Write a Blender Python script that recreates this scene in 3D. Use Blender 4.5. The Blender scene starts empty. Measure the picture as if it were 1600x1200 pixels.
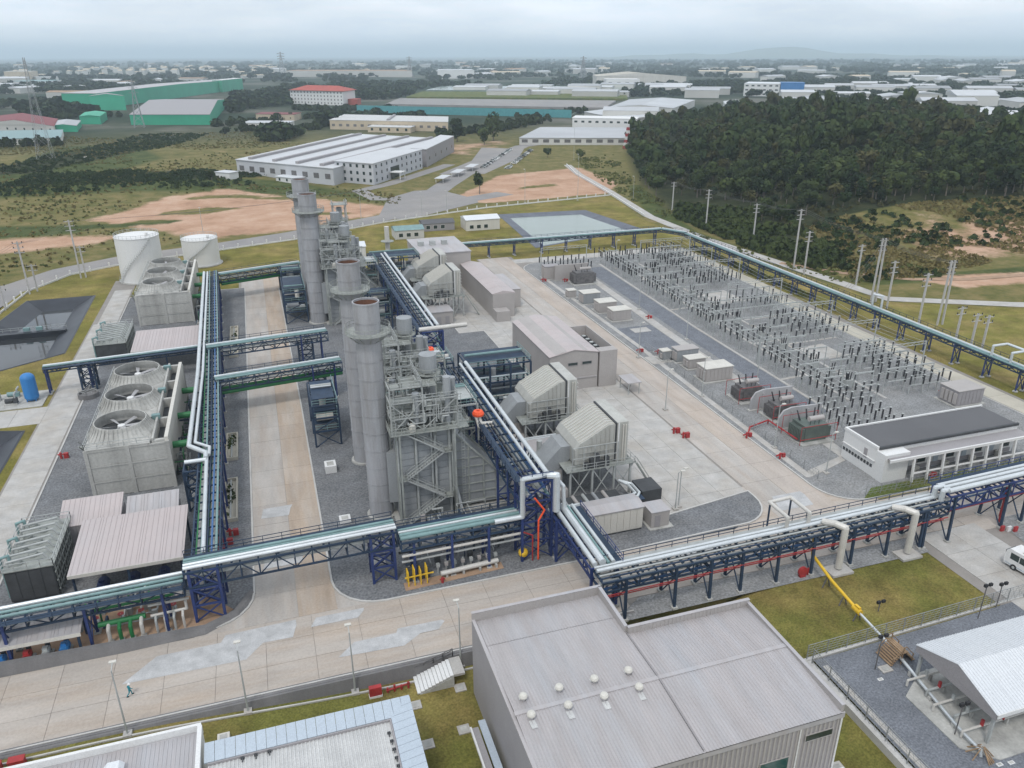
import bpy, bmesh, math, random
import numpy as np
from mathutils import Vector, Matrix, noise as mnoise
from mathutils.geometry import tessellate_polygon
R = math.radians
PI = math.pi
rnd = random.Random(7)
HAZE = 0.000115
SC = bpy.context.scene
COL = SC.collection

# ------------------------------------------------------------------ camera
cam_d = bpy.data.cameras.new('camera')
cam = bpy.data.objects.new('camera', cam_d)
COL.objects.link(cam)
cam_d.sensor_width = 36.0
cam_d.lens = 36.0 * 1218.0 / 1600.0
cam_d.clip_start = 0.5
cam_d.clip_end = 120000.0
cp_, sp_ = math.cos(R(22.9)), math.sin(R(22.9))
hd_ = Vector((math.sin(R(17.8)), math.cos(R(17.8)), 0)); rt_ = Vector((math.cos(R(17.8)), -math.sin(R(17.8)), 0))
fw_ = hd_ * cp_ - Vector((0, 0, 1)) * sp_
up_ = hd_ * sp_ + Vector((0, 0, 1)) * cp_
cr_, sr_ = math.cos(R(-0.2)), math.sin(R(-0.2))
X_ = rt_ * cr_ + up_ * sr_
Y_ = up_ * cr_ - rt_ * sr_
m_ = Matrix.Identity(4)
for i_ in range(3):
    m_[i_][0], m_[i_][1], m_[i_][2], m_[i_][3] = X_[i_], Y_[i_], -fw_[i_], (0, 0, 70.0)[i_]
cam.matrix_world = m_
SC.camera = cam

# ------------------------------------------------------------------ world: bright hazy overcast sky, soft high sun
SUN_EL, SUN_AZ = 58.0, 215.0     # degrees; azimuth clockwise from +Y
w = bpy.data.worlds.new('World'); SC.world = w; w.use_nodes = True
nt = w.node_tree; nt.nodes.clear(); N = nt.nodes.new; L = nt.links.new
out = N('ShaderNodeOutputWorld'); bg = N('ShaderNodeBackground'); sky = N('ShaderNodeTexSky')
sky.sky_type = 'NISHITA'; sky.sun_disc = False; sky.sun_elevation = R(SUN_EL); sky.sun_rotation = R(SUN_AZ)
sky.altitude = 50; sky.air_density = 1.2; sky.dust_density = 2.5; sky.ozone_density = 1.6
tc = N('ShaderNodeTexCoord'); mp = N('ShaderNodeMapping'); mp.inputs['Scale'].default_value = (1.0, 1.0, 5.0)
n1 = N('ShaderNodeTexNoise'); n1.inputs['Scale'].default_value = 2.6; n1.inputs['Detail'].default_value = 7; n1.inputs['Roughness'].default_value = .55
n2 = N('ShaderNodeTexNoise'); n2.inputs['Scale'].default_value = 6.5; n2.inputs['Detail'].default_value = 8; n2.inputs['Roughness'].default_value = .6
L(tc.outputs['Generated'], mp.inputs['Vector']); L(mp.outputs['Vector'], n1.inputs['Vector']); L(mp.outputs['Vector'], n2.inputs['Vector'])
r1 = N('ShaderNodeValToRGB'); r1.color_ramp.elements[0].position = .30; r1.color_ramp.elements[1].position = .62
r1.color_ramp.elements[0].color = (.72, .72, .72, 1); r1.color_ramp.elements[1].color = (.97, .97, .97, 1)
r2 = N('ShaderNodeValToRGB'); r2.color_ramp.elements[0].position = .36; r2.color_ramp.elements[1].position = .66
CLOUD = 10.4
r2.color_ramp.elements[0].color = (CLOUD * .88, CLOUD * .97, CLOUD * 1.09, 1); r2.color_ramp.elements[1].color = (CLOUD * 1.12, CLOUD * 1.17, CLOUD * 1.24, 1)
mx = N('ShaderNodeMix'); mx.data_type = 'RGBA'
L(n1.outputs['Fac'], r1.inputs['Fac']); L(n2.outputs['Fac'], r2.inputs['Fac'])
L(r1.outputs['Color'], mx.inputs['Factor']); L(sky.outputs['Color'], mx.inputs['A']); L(r2.outputs['Color'], mx.inputs['B'])
L(mx.outputs['Result'], bg.inputs['Color']); bg.inputs['Strength'].default_value = 0.115
L(bg.outputs['Background'], out.inputs['Surface'])
sd = bpy.data.lights.new('sun', 'SUN'); sun = bpy.data.objects.new('sun', sd); COL.objects.link(sun)
sd.energy = 1.5; sd.angle = R(10); sd.color = (1.0, .965, .91)
dv = Vector((math.sin(R(SUN_AZ)) * math.cos(R(SUN_EL)), math.cos(R(SUN_AZ)) * math.cos(R(SUN_EL)), math.sin(R(SUN_EL))))
sun.rotation_euler = dv.to_track_quat('Z', 'Y').to_euler(); sun.location = (0, 0, 200)
vs = SC.view_settings
vs.view_transform = 'Standard'; vs.look = 'None'; vs.gamma = 1.0; vs.use_curve_mapping = False
vs.exposure = -0.12
SC.render.engine = 'CYCLES'
cy = SC.cycles
cy.use_denoising = True
cy.max_bounces = 5; cy.diffuse_bounces = 2; cy.glossy_bounces = 2; cy.transmission_bounces = 3; cy.volume_bounces = 2; cy.transparent_max_bounces = 6
cy.caustics_reflective = False; cy.caustics_refractive = False

# ------------------------------------------------------------------ materials
def mat(name, col, rough=.75, metal=0.0, var=.12, scale=.35, fine=.08, fscale=6.0, dirt=None, dirt_amt=.3, dirt_scale=.15, streak=False, stretch=None, tint=0.0, bump=0.0, bscale=8.0, spec=.4):
    m = bpy.data.materials.new(name); m.use_nodes = True
    t = m.node_tree; b = t.nodes['Principled BSDF']; N = t.nodes.new; L = t.links.new
    b.inputs['Roughness'].default_value = rough; b.inputs['Metallic'].default_value = metal; b.inputs['Specular IOR Level'].default_value = spec
    g = N('ShaderNodeNewGeometry'); pos = g.outputs['Position']
    if streak:
        mp = N('ShaderNodeMapping'); mp.inputs['Scale'].default_value = (1, 1, .12); L(pos, mp.inputs['Vector']); spos = mp.outputs['Vector']
    elif stretch:
        mp = N('ShaderNodeMapping'); mp.inputs['Scale'].default_value = stretch; L(pos, mp.inputs['Vector']); spos = mp.outputs['Vector']
    else: spos = pos
    a = N('ShaderNodeTexNoise'); a.inputs['Scale'].default_value = scale; a.inputs['Detail'].default_value = 5; a.inputs['Roughness'].default_value = .6; L(spos, a.inputs['Vector'])
    f = N('ShaderNodeTexNoise'); f.inputs['Scale'].default_value = fscale; f.inputs['Detail'].default_value = 3; L(pos, f.inputs['Vector'])
    def ramp(src, lo, hi):
        r = N('ShaderNodeMapRange'); r.inputs['From Min'].default_value = .3; r.inputs['From Max'].default_value = .7
        r.inputs['To Min'].default_value = lo; r.inputs['To Max'].default_value = hi; L(src, r.inputs['Value']); return r.outputs['Result']
    mul = N('ShaderNodeMath'); mul.operation = 'MULTIPLY'; L(ramp(a.outputs['Fac'], 1 - var, 1 + var), mul.inputs[0]); L(ramp(f.outputs['Fac'], 1 - fine, 1 + fine), mul.inputs[1])
    val = mul.outputs[0]
    if tint:
        oi = N('ShaderNodeObjectInfo'); m2 = N('ShaderNodeMath'); m2.operation = 'MULTIPLY'
        r = N('ShaderNodeMapRange'); r.inputs['To Min'].default_value = 1 - tint; r.inputs['To Max'].default_value = 1 + tint; L(oi.outputs['Random'], r.inputs['Value'])
        L(val, m2.inputs[0]); L(r.outputs['Result'], m2.inputs[1]); val = m2.outputs[0]
    base = N('ShaderNodeRGB'); base.outputs[0].default_value = (*col, 1); csrc = base.outputs[0]
    if dirt:
        d = N('ShaderNodeTexNoise'); d.inputs['Scale'].default_value = dirt_scale; d.inputs['Detail'].default_value = 6; d.inputs['Roughness'].default_value = .65; L(spos, d.inputs['Vector'])
        mxn = N('ShaderNodeMix'); mxn.data_type = 'RGBA'; mxn.inputs['B'].default_value = (*dirt, 1); L(csrc, mxn.inputs['A'])
        r = N('ShaderNodeMapRange'); r.inputs['From Min'].default_value = .42; r.inputs['From Max'].default_value = .72; r.inputs['To Max'].default_value = dirt_amt
        L(d.outputs['Fac'], r.inputs['Value']); L(r.outputs['Result'], mxn.inputs['Factor']); csrc = mxn.outputs['Result']
    vm = N('ShaderNodeVectorMath'); vm.operation = 'SCALE'; L(csrc, vm.inputs[0]); L(val, vm.inputs['Scale']); L(vm.outputs['Vector'], b.inputs['Base Color'])
    if bump:
        bn = N('ShaderNodeBump'); bn.inputs['Strength'].default_value = bump; bn.inputs['Distance'].default_value = .1
        q = N('ShaderNodeTexNoise'); q.inputs['Scale'].default_value = bscale; q.inputs['Detail'].default_value = 4; L(pos, q.inputs['Vector']); L(q.outputs['Fac'], bn.inputs['Height']); L(bn.outputs['Normal'], b.inputs['Normal'])
    return m

M = {}
M['road'] = mat('concrete_road', (.42, .378, .338), .9, var=.12, scale=.35, fine=.07, fscale=3, dirt=(.38, .30, .23), dirt_amt=.75, dirt_scale=.22, stretch=(.22, 1.3, 1), tint=.03, spec=.2)
M['slabedge'] = mat('joint_sealant', (.25, .23, .21), .9)
M['pave'] = mat('pale_concrete', (.42, .408, .39), .9, var=.13, scale=.4, fine=.09, fscale=4, dirt=(.36, .32, .27), dirt_amt=.65, dirt_scale=.16, tint=.03, spec=.2)
M['kerb'] = mat('kerb_concrete', (.46, .45, .43), .9)
M['gravel'] = mat('grey_gravel', (.235, .238, .24), .95, var=.16, scale=.25, fine=.30, fscale=3.0, dirt=(.26, .25, .235), dirt_amt=.5, dirt_scale=.12, bump=.6, bscale=5, spec=.1)
M['gravelm'] = mat('dark_grey_gravel', (.165, .17, .178), .95, var=.18, scale=.25, fine=.32, fscale=3.0, dirt=(.215, .21, .205), dirt_amt=.5, dirt_scale=.12, bump=.6, bscale=5, spec=.1)
M['gravel2'] = mat('blue_grey_gravel', (.165, .175, .195), .95, var=.14, scale=.3, fine=.30, fscale=4.0, bump=.6, bscale=6, spec=.1)
M['grass'] = mat('dry_mown_grass', (.165, .155, .040), .95, var=.28, scale=.22, fine=.25, fscale=4.0, dirt=(.27, .20, .085), dirt_amt=.95, dirt_scale=.085, bump=.5, bscale=5, spec=.1)
M['grass2'] = mat('green_grass', (.085, .115, .030), .95, var=.3, scale=.25, fine=.25, fscale=4.0, dirt=(.17, .15, .05), dirt_amt=.9, dirt_scale=.10, bump=.5, bscale=5, spec=.1)
M['concrete'] = mat('weathered_concrete', (.42, .415, .39), .9, var=.16, scale=.3, fine=.10, fscale=3, dirt=(.17, .165, .155), dirt_amt=.55, dirt_scale=.35, streak=True)
M['darkconc'] = mat('dark_concrete', (.17, .165, .165), .9, var=.15, scale=.4, streak=True)
M['soil'] = mat('brown_soil', (.33, .22, .145), .95, var=.2, scale=.3)
M['roofgrey'] = mat('grey_metal_roof', (.385, .36, .358), .55, var=.09, scale=.5, fine=.04, dirt=(.39, .41, .44), dirt_amt=.55, dirt_scale=.28, stretch=(1.6, .22, 1))
M['roofpink'] = mat('pinkish_metal_roof', (.44, .385, .375), .6, var=.05, scale=.12, fine=.03, dirt=(.40, .38, .38), dirt_amt=.5)
M['roofwhite'] = mat('white_metal_roof', (.62, .64, .66), .5, var=.06, scale=.15, dirt=(.5, .5, .5), dirt_amt=.3)
M['roofdark'] = mat('dark_membrane_roof', (.105, .105, .11), .8, var=.08, scale=.1)
M['roofblue'] = mat('pale_blue_metal', (.40, .455, .51), .5, var=.05, scale=.2)
M['roofgran'] = mat('speckled_white_roof', (.50, .50, .49), .8, var=.10, scale=.4, fine=.12, fscale=7, dirt=(.42, .42, .42), dirt_amt=.5, dirt_scale=.5)
M['wallgrey'] = mat('grey_wall_cladding', (.29, .275, .28), .65, var=.05, scale=.3)
M['wallwarm'] = mat('warm_grey_cladding', (.37, .345, .33), .65, var=.05, scale=.3)
M['white'] = mat('white_paint', (.68, .68, .67), .6, var=.06, scale=.4, dirt=(.5, .48, .45), dirt_amt=.35, dirt_scale=.4, streak=True)
M['offwhite'] = mat('cream_paint', (.56, .54, .49), .6, var=.06, scale=.5, dirt=(.42, .39, .34), dirt_amt=.4, streak=True)
M['stack'] = mat('stack_steel', (.33, .335, .35), .6, var=.09, scale=.5, fine=.05, streak=True, dirt=(.22, .21, .205), dirt_amt=.8, dirt_scale=.8)
M['stackrust'] = mat('rusty_liner', (.17, .085, .055), .9, var=.3, scale=.8)
M['steel'] = mat('galvanised_steel', (.38, .395, .385), .6, metal=.1, var=.15, scale=.6)
M['hrsg'] = mat('grey_casing', (.29, .305, .315), .65, var=.12, scale=.5, streak=True, dirt=(.17, .165, .16), dirt_amt=.4)
M['grating'] = mat('grey_green_steel', (.285, .30, .28), .7, var=.2, scale=.8)
M['intake'] = mat('pale_intake_sheet', (.43, .43, .40), .6, var=.10, scale=.6, streak=True, dirt=(.30, .29, .26), dirt_amt=.5, dirt_scale=.5)
M['firewall'] = mat('grey_white_render', (.37, .365, .37), .85, var=.12, scale=.5, streak=True)
M['clad'] = mat('aluminium_cladding', (.60, .63, .64), .38, metal=.45, var=.08, scale=.5)
M['cladw'] = mat('beige_cladding', (.55, .53, .49), .5, metal=.15, var=.08, scale=.5)
M['blue'] = mat('dark_blue_steel', (.022, .040, .135), .55, var=.2, scale=.6, tint=.1)
M['navy'] = mat('navy_teal_steel', (.020, .040, .075), .6, var=.25, scale=.6, tint=.12)
M['teal'] = mat('pale_teal_pipe', (.17, .27, .27), .5, var=.15, scale=.6)
M['green'] = mat('green_pipe', (.018, .16, .050), .5, var=.2, scale=.6)
M['bluepipe'] = mat('blue_pipe', (.05, .13, .30), .5, var=.2, scale=.6)
M['red'] = mat('fire_red', (.33, .030, .032), .5, var=.2, scale=1)
M['orange'] = mat('orange_cover', (.85, .10, .03), .6, var=.1, scale=1)
M['yellow'] = mat('yellow_pipe', (.68, .43, .03), .5, var=.12, scale=1)
M['bluetank'] = mat('blue_tank', (.03, .17, .42), .45, var=.15, scale=.5, streak=True)
M['black'] = mat('black_rubber', (.02, .02, .022), .7)
M['dark'] = mat('dark_grey_steel', (.055, .058, .062), .7, var=.2, scale=.7)
M['liner'] = mat('black_liner', (.020, .023, .031), .40, var=.25, scale=.2, dirt=(.05, .055, .065), dirt_amt=.6, dirt_scale=.12)
M['glass'] = mat('dark_glass', (.02, .035, .035), .12, var=.1, spec=.6)
M['glassg'] = mat('green_glass', (.02, .075, .065), .12, var=.2, spec=.6)
M['porcelain'] = mat('dark_porcelain', (.030, .030, .034), .35, tint=.3)
M['wood'] = mat('brown_timber', (.28, .19, .115), .85, var=.25, scale=1.2)
M['bark'] = mat('bark', (.16, .135, .11), .9, var=.2, scale=1)
M['skin'] = mat('skin', (.45, .28, .2), .6)
M['cyan'] = mat('teal_overall', (.02, .22, .27), .8)
M['fence'] = mat('fence_wire', (.30, .31, .31), .6, metal=.3)
M['pole'] = mat('pole_concrete', (.42, .41, .40), .85, var=.1, scale=1)
M['greenwall'] = mat('green_cladding', (.030, .33, .20), .6, var=.10, scale=.05, tint=.06)
M['redroof'] = mat('red_tile_roof', (.36, .075, .055), .8, var=.12, scale=.1)
M['maroon'] = mat('maroon_roof', (.20, .055, .06), .8, var=.12, scale=.1)
M['farroof'] = mat('faraway_metal_roof', (.36, .37, .38), .6, var=.10, scale=.02, tint=.28)
M['farwall'] = mat('faraway_wall', (.50, .49, .46), .7, var=.08, scale=.02, tint=.2)
M['beige'] = mat('beige_render', (.50, .42, .31), .8, var=.1, scale=.1)
M['asphalt'] = mat('worn_asphalt', (.235, .225, .22), .9, var=.1, scale=.08, fine=.08, dirt=(.32, .29, .26), dirt_amt=.5, dirt_scale=.03)

def water_mat(name, col, rough):
    m = mat(name, col, rough, var=.06, scale=.05, fine=.02, spec=.5, bump=.04, bscale=.8); return m
M['water_dark'] = water_mat('dark_water', (.030, .033, .036), .06)
M['water_pale'] = water_mat('pale_green_water', (.18, .225, .195), .15)

def foliage_mat(name, c0, c1, tint=.25):
    m = bpy.data.materials.new(name); m.use_nodes = True
    t = m.node_tree; b = t.nodes['Principled BSDF']; N = t.nodes.new; L = t.links.new
    b.inputs['Roughness'].default_value = .85; b.inputs['Specular IOR Level'].default_value = .15
    g = N('ShaderNodeNewGeometry'); a = N('ShaderNodeTexNoise'); a.inputs['Scale'].default_value = .35; a.inputs['Detail'].default_value = 4; L(g.outputs['Position'], a.inputs['Vector'])
    oi = N('ShaderNodeObjectInfo'); ad = N('ShaderNodeMath'); ad.operation = 'ADD'; L(a.outputs['Fac'], ad.inputs[0])
    a2 = N('ShaderNodeTexNoise'); a2.inputs['Scale'].default_value = .045; a2.inputs['Detail'].default_value = 3; L(g.outputs['Position'], a2.inputs['Vector']); ad2 = N('ShaderNodeMath'); ad2.operation = 'MULTIPLY_ADD'; ad2.inputs[1].default_value = 1.1; L(a2.outputs['Fac'], ad2.inputs[0]); ad2.inputs[2].default_value = -.55; ad3 = N('ShaderNodeMath'); ad3.operation = 'ADD'; L(a.outputs['Fac'], ad3.inputs[0]); L(ad2.outputs[0], ad3.inputs[1]); L(ad3.outputs[0], ad.inputs[0])
    k = N('ShaderNodeMapRange'); k.inputs['To Min'].default_value = -.35; k.inputs['To Max'].default_value = .35; L(oi.outputs['Random'], k.inputs['Value']); L(k.outputs['Result'], ad.inputs[1])
    r = N('ShaderNodeValToRGB'); r.color_ramp.elements[0].position = .2; r.color_ramp.elements[1].position = .85
    r.color_ramp.elements[0].color = (*c0, 1); r.color_ramp.elements[1].color = (*c1, 1); L(ad.outputs[0], r.inputs['Fac']); L(r.outputs['Color'], b.inputs['Base Color'])
    return m
M['leafd'] = foliage_mat('dark_leaves', (.013, .024, .010), (.045, .062, .020))
M['leafm'] = foliage_mat('mid_leaves', (.020, .038, .013), (.070, .090, .028))
M['leafb'] = foliage_mat('olive_leaves', (.035, .038, .015), (.085, .080, .030))
M['scrub'] = foliage_mat('dry_scrub', (.12, .105, .036), (.25, .20, .085))
M['scrubg'] = foliage_mat('green_scrub', (.060, .078, .022), (.135, .145, .048))

# ------------------------------------------------------------------ mesh builder and object helpers
LOC = {}
class MB:
    def __init__(s): s.v = []; s.f = []
    def add(s, vs, fs):
        k = len(s.v); s.v += [tuple(x) for x in vs]; s.f += [tuple(i + k for i in f) for f in fs]; return s
    def box(s, x0, x1, y0, y1, z0, z1):
        return s.add([(x0, y0, z0), (x1, y0, z0), (x1, y1, z0), (x0, y1, z0), (x0, y0, z1), (x1, y0, z1), (x1, y1, z1), (x0, y1, z1)],
                     [(3, 2, 1, 0), (4, 5, 6, 7), (0, 1, 5, 4), (1, 2, 6, 5), (2, 3, 7, 6), (3, 0, 4, 7)])
    def cbox(s, x, y, z, sx, sy, sz): return s.box(x - sx / 2, x + sx / 2, y - sy / 2, y + sy / 2, z, z + sz)
    def bar(s, p, q, w=.15, h=None):
        h = h or w; p = Vector(p); q = Vector(q); d = (q - p)
        if d.length < 1e-6: return s
        d.normalize(); u = Vector((0, 0, 1)) if abs(d.z) < .99 else Vector((0, 1, 0))
        a = d.cross(u).normalized(); b = a.cross(d); a *= w / 2; b *= h / 2
        return s.add([p - a - b, p + a - b, p + a + b, p - a + b, q - a - b, q + a - b, q + a + b, q - a + b],
                     [(3, 2, 1, 0), (4, 5, 6, 7), (0, 1, 5, 4), (1, 2, 6, 5), (2, 3, 7, 6), (3, 0, 4, 7)][::1])
    def tube(s, p, q, r, n=8, r2=None, cap=True):
        r2 = r if r2 is None else r2
        p = Vector(p); q = Vector(q); d = (q - p).normalized(); u = Vector((0, 0, 1)) if abs(d.z) < .99 else Vector((0, 1, 0))
        a = d.cross(u).normalized(); b = d.cross(a)
        vs = [p + (a * math.cos(2 * PI * i / n) + b * math.sin(2 * PI * i / n)) * r for i in range(n)] + [q + (a * math.cos(2 * PI * i / n) + b * math.sin(2 * PI * i / n)) * r2 for i in range(n)]
        fs = [(i, (i + 1) % n, n + (i + 1) % n, n + i) for i in range(n)]
        if cap: fs += [tuple(range(n))[::-1], tuple(range(n, 2 * n))]
        return s.add(vs, fs)
    def pipe(s, pts, r, n=8):
        for a, b in zip(pts, pts[1:]): s.tube(a, b, r, n)
        for c in pts[1:-1]: s.ball(c, r * 1.05, 6, 4)
        return s
    def ball(s, c, r, n=8, m=5, sz=1.0, half=False):
        prof = [(r * math.sin(PI * j / m), -r * sz * math.cos(PI * j / m)) for j in range(m + 1)]
        if half: prof = [(r * math.cos(PI / 2 * j / m), r * sz * math.sin(PI / 2 * j / m)) for j in range(m + 1)]
        return s.lathe(c, prof, n)
    def lathe(s, c, prof, n=16, close=False):
        cx, cy_, cz = c; k = len(prof)
        vs = [(cx + r * math.cos(2 * PI * i / n), cy_ + r * math.sin(2 * PI * i / n), cz + z) for r, z in prof for i in range(n)]
        fs = []
        for j in range(k - 1):
            for i in range(n): fs.append((j * n + i, j * n + (i + 1) % n, (j + 1) * n + (i + 1) % n, (j + 1) * n + i))
        return s.add(vs, fs)
    def prism(s, poly, z0, z1, cap0=True):
        n = len(poly)
        ar = sum(poly[i][0] * poly[(i + 1) % n][1] - poly[(i + 1) % n][0] * poly[i][1] for i in range(n))
        if ar < 0: poly = poly[::-1]
        z0f = z0 if callable(z0) else (lambda x, y: z0); z1f = z1 if callable(z1) else (lambda x, y: z1)
        vs = [(x, y, z0f(x, y)) for x, y in poly] + [(x, y, z1f(x, y)) for x, y in poly]
        fs = [(i, (i + 1) % n, n + (i + 1) % n, n + i) for i in range(n)]
        tri = tessellate_polygon([[Vector((x, y, 0)) for x, y in poly]])
        for t in tri:
            a, b, c = t
            cr = (poly[b][0] - poly[a][0]) * (poly[c][1] - poly[a][1]) - (poly[b][1] - poly[a][1]) * (poly[c][0] - poly[a][0])
            if cr < 0: a, c = c, a
            fs.append((n + a, n + b, n + c))
            if cap0: fs.append((c, b, a))
        return s.add(vs, fs)
    def extr(s, prof, y0, y1, axis='y'):
        """profile of (x,z) extruded along y (or of (y,z) along x)"""
        n = len(prof)
        if axis == 'y': vs = [(x, y0, z) for x, z in prof] + [(x, y1, z) for x, z in prof]
        else: vs = [(y0, x, z) for x, z in prof] + [(y1, x, z) for x, z in prof]
        fs = [(i, (i + 1) % n, n + (i + 1) % n, n + i) for i in range(n)]
        tri = tessellate_polygon([[Vector((x, z, 0)) for x, z in prof]])
        for t in tri: fs.append(tuple(t)); fs.append(tuple(n + i for i in t[::-1]))
        return s.add(vs, fs)
    def sheet(s, outer, z=0.0, holes=()):
        loops = [[Vector((x, y, 0)) for x, y in outer]] + [[Vector((x, y, 0)) for x, y in h] for h in holes]
        pts = [p for l in loops for p in l]
        zf = z if callable(z) else (lambda x, y: z)
        fs = []
        for a, b, c in tessellate_polygon(loops):
            cr = (pts[b].x - pts[a].x) * (pts[c].y - pts[a].y) - (pts[b].y - pts[a].y) * (pts[c].x - pts[a].x)
            if abs(cr) < 1e-9: continue
            fs.append((a, b, c) if cr > 0 else (a, c, b))
        return s.add([(p.x, p.y, zf(p.x, p.y)) for p in pts], fs)
    def mesh(s, name, m, off=(0, 0, 0), smooth=False, fix=True):
        me = bpy.data.meshes.new(name); ox, oy, oz = off
        me.from_pydata([(x - ox, y - oy, z - oz) for x, y, z in s.v], [], s.f); me.materials.append(m if not isinstance(m, str) else M[m])
        if fix:
            bm = bmesh.new(); bm.from_mesh(me); bmesh.ops.recalc_face_normals(bm, faces=bm.faces); bm.to_mesh(me); bm.free()
        if smooth: me.polygons.foreach_set('use_smooth', [True] * len(me.polygons))
        return me
    def build(s, name, m, parent=None, loc=None, smooth=False, fix=True, kind=None, label=None):
        off = LOC.get(parent.name, (0, 0, 0)) if parent else (loc or (0, 0, 0))
        o = bpy.data.objects.new(name, s.mesh(name, m, off, smooth, fix)); COL.objects.link(o)
        if parent: o.parent = parent; LOC[o.name] = off
        else: o.location = off; LOC[o.name] = tuple(off)
        if kind: o['kind'] = kind
        if label: o['label'] = label
        return o
def tag(o, label, cat, group=None, kind=None):
    o['label'] = label; o['category'] = cat
    if group: o['group'] = group
    if kind: o['kind'] = kind
    return o
def thing(name, label, cat, loc=(0, 0, 0), group=None):
    o = bpy.data.objects.new(name, None); COL.objects.link(o); o.location = loc; o.empty_display_size = .5
    LOC[o.name] = tuple(loc); return tag(o, label, cat, group)
def structure(mb, name, m, smooth=False, fix=True): return mb.build(name, m, None, smooth=smooth, fix=fix, kind='structure')
def dup(root, loc, rotz=0.0, label=None, scale=None):
    """a copy of a thing with copies of its parts and their sub-parts"""
    r = root.copy(); COL.objects.link(r); r.location = loc; r.rotation_euler = (0, 0, rotz); LOC[r.name] = tuple(loc)
    if scale: r.scale = (scale,) * 3 if not isinstance(scale, tuple) else scale
    if label: r['label'] = label
    for ch in KIDS(root):
        c = ch.copy(); COL.objects.link(c); c.parent = r
        for g in KIDS(ch):
            d = g.copy(); COL.objects.link(d); d.parent = c
    return r
_kc = {}
def KIDS(o):
    if o.name not in _kc: _kc[o.name] = list(o.children)
    return _kc[o.name]
def rail(mb, pts, h=1.1, step=2.0, w=.07, zmid=True):
    """handrail along a 3-d polyline"""
    for a, b in zip(pts, pts[1:]):
        a = Vector(a); b = Vector(b); n = max(1, int((b - a).length / step))
        for i in range(n + 1):
            p = a.lerp(b, i / n); mb.bar(p, p + Vector((0, 0, h)), w)
        for k in ((h, h * .5) if zmid else (h,)): mb.bar(a + Vector((0, 0, k)), b + Vector((0, 0, k)), w)
    return mb
def insidep(P, poly):
    """vectorised point in polygon; P is (n,2)"""
    x, y = P[:, 0], P[:, 1]; c = np.zeros(len(P), bool); n = len(poly)
    for i in range(n):
        x0, y0 = poly[i]; x1, y1 = poly[(i + 1) % n]
        if y0 == y1: continue
        k = ((y0 > y) != (y1 > y)) & (x < (x1 - x0) * (y - y0) / (y1 - y0) + x0); c ^= k
    return c
def sdist(P, poly):
    """signed distance, positive inside"""
    d = np.full(len(P), 1e9); n = len(poly)
    for i in range(n):
        a = np.array(poly[i], float); b = np.array(poly[(i + 1) % n], float); ab = b - a
        t = np.clip(((P - a) @ ab) / (ab @ ab), 0, 1); q = a + t[:, None] * ab; d = np.minimum(d, np.hypot(*(P - q).T))
    return np.where(insidep(P, poly), d, -d)
def arc(cx, cy_, r, a0, a1, n=8): return [(cx + r * math.cos(R(a0 + (a1 - a0) * i / n)), cy_ + r * math.sin(R(a0 + (a1 - a0) * i / n))) for i in range(n + 1)]
# ------------------------------------------------------------------ terrain
HILL = [(187, 340), (225, 450), (273, 561), (340, 700), (430, 790), (545, 790), (640, 720), (690, 610), (640, 500), (570, 415), (540, 330), (570, 250), (560, 190), (470, 182), (380, 205), (300, 222), (262, 240), (232, 262), (205, 300)]
def smooth01(t): t = np.clip(t, 0, 1); return t * t * (3 - 2 * t)
def vnoise(x, y, s, seed=0):
    """cheap smooth value noise on arrays"""
    x = x / s + seed * 17.3; y = y / s + seed * 31.7; xi = np.floor(x).astype(np.int64); yi = np.floor(y).astype(np.int64); fx = x - xi; fy = y - yi
    def h(a, b): 
        n = (a * 374761393 + b * 668265263 + seed * 69069) & 0x7fffffff; n = (n ^ (n >> 13)) * 1274126177 & 0x7fffffff; return ((n ^ (n >> 16)) & 0xffff) / 65535.0
    fx = fx * fx * (3 - 2 * fx); fy = fy * fy * (3 - 2 * fy)
    return (h(xi, yi) * (1 - fx) + h(xi + 1, yi) * fx) * (1 - fy) + (h(xi, yi + 1) * (1 - fx) + h(xi + 1, yi + 1) * fx) * fy
def ground_z(x, y):
    x = np.atleast_1d(np.asarray(x, float)); y = np.atleast_1d(np.asarray(y, float)); P = np.stack([x, y], 1)
    z = np.full(len(x), -.15); near = (x > 150) & (x < 1050) & (y > 130) & (y < 900)
    if near.any():
        d = sdist(P[near], HILL); n = vnoise(x[near], y[near], 60, 3) - .5
        hz = 17 * smooth01(d / 150.0 + .10 * n * smooth01(d / 40)) + 5 * n * smooth01(d / 60); z[near] = np.where(d > 0, -.15 + hz, z[near])
    west = (x < 30) & (y > 400) & (y < 800)                     # slight rise of the waste land behind the tanks
    z[west] += 3.5 * smooth01((y[west] - 400) / 100) * smooth01((800 - y[west]) / 150) * smooth01((30 - x[west]) / 60)
    return z
def gz(x, y): return float(ground_z(x, y)[0])
DIG = [(-90, -48.5, 110, 275), (99, 162, 284, 360), (-100, 300, -60, 76.3)]
near_x = np.concatenate([np.arange(-420, -100, 5.0), np.arange(-100, 240, 4.0), np.arange(240, 1080, 7.0)])
near_y = np.concatenate([np.arange(60, 90, 5.0), np.arange(90, 420, 4.0), np.arange(420, 920, 6.0)])
gx = [i for i in np.geomspace(460, 70000, 34)]
xs = np.unique(np.round(np.concatenate([[-i for i in gx], near_x, [1080 + i - 460 + 10 for i in gx], [a + e for d in DIG for a in d[:2] for e in (0, .4)]]), 2))
ys = np.unique(np.round(np.concatenate([[-200, -60, 0, 30], near_y, np.geomspace(930, 76000, 60), [a + e for d in DIG for a in d[2:] for e in (0, .2)]]), 2))
GX, GY = np.meshgrid(xs, ys); px_, py_ = GX.ravel(), GY.ravel()
pz_ = ground_z(px_, py_)
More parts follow.
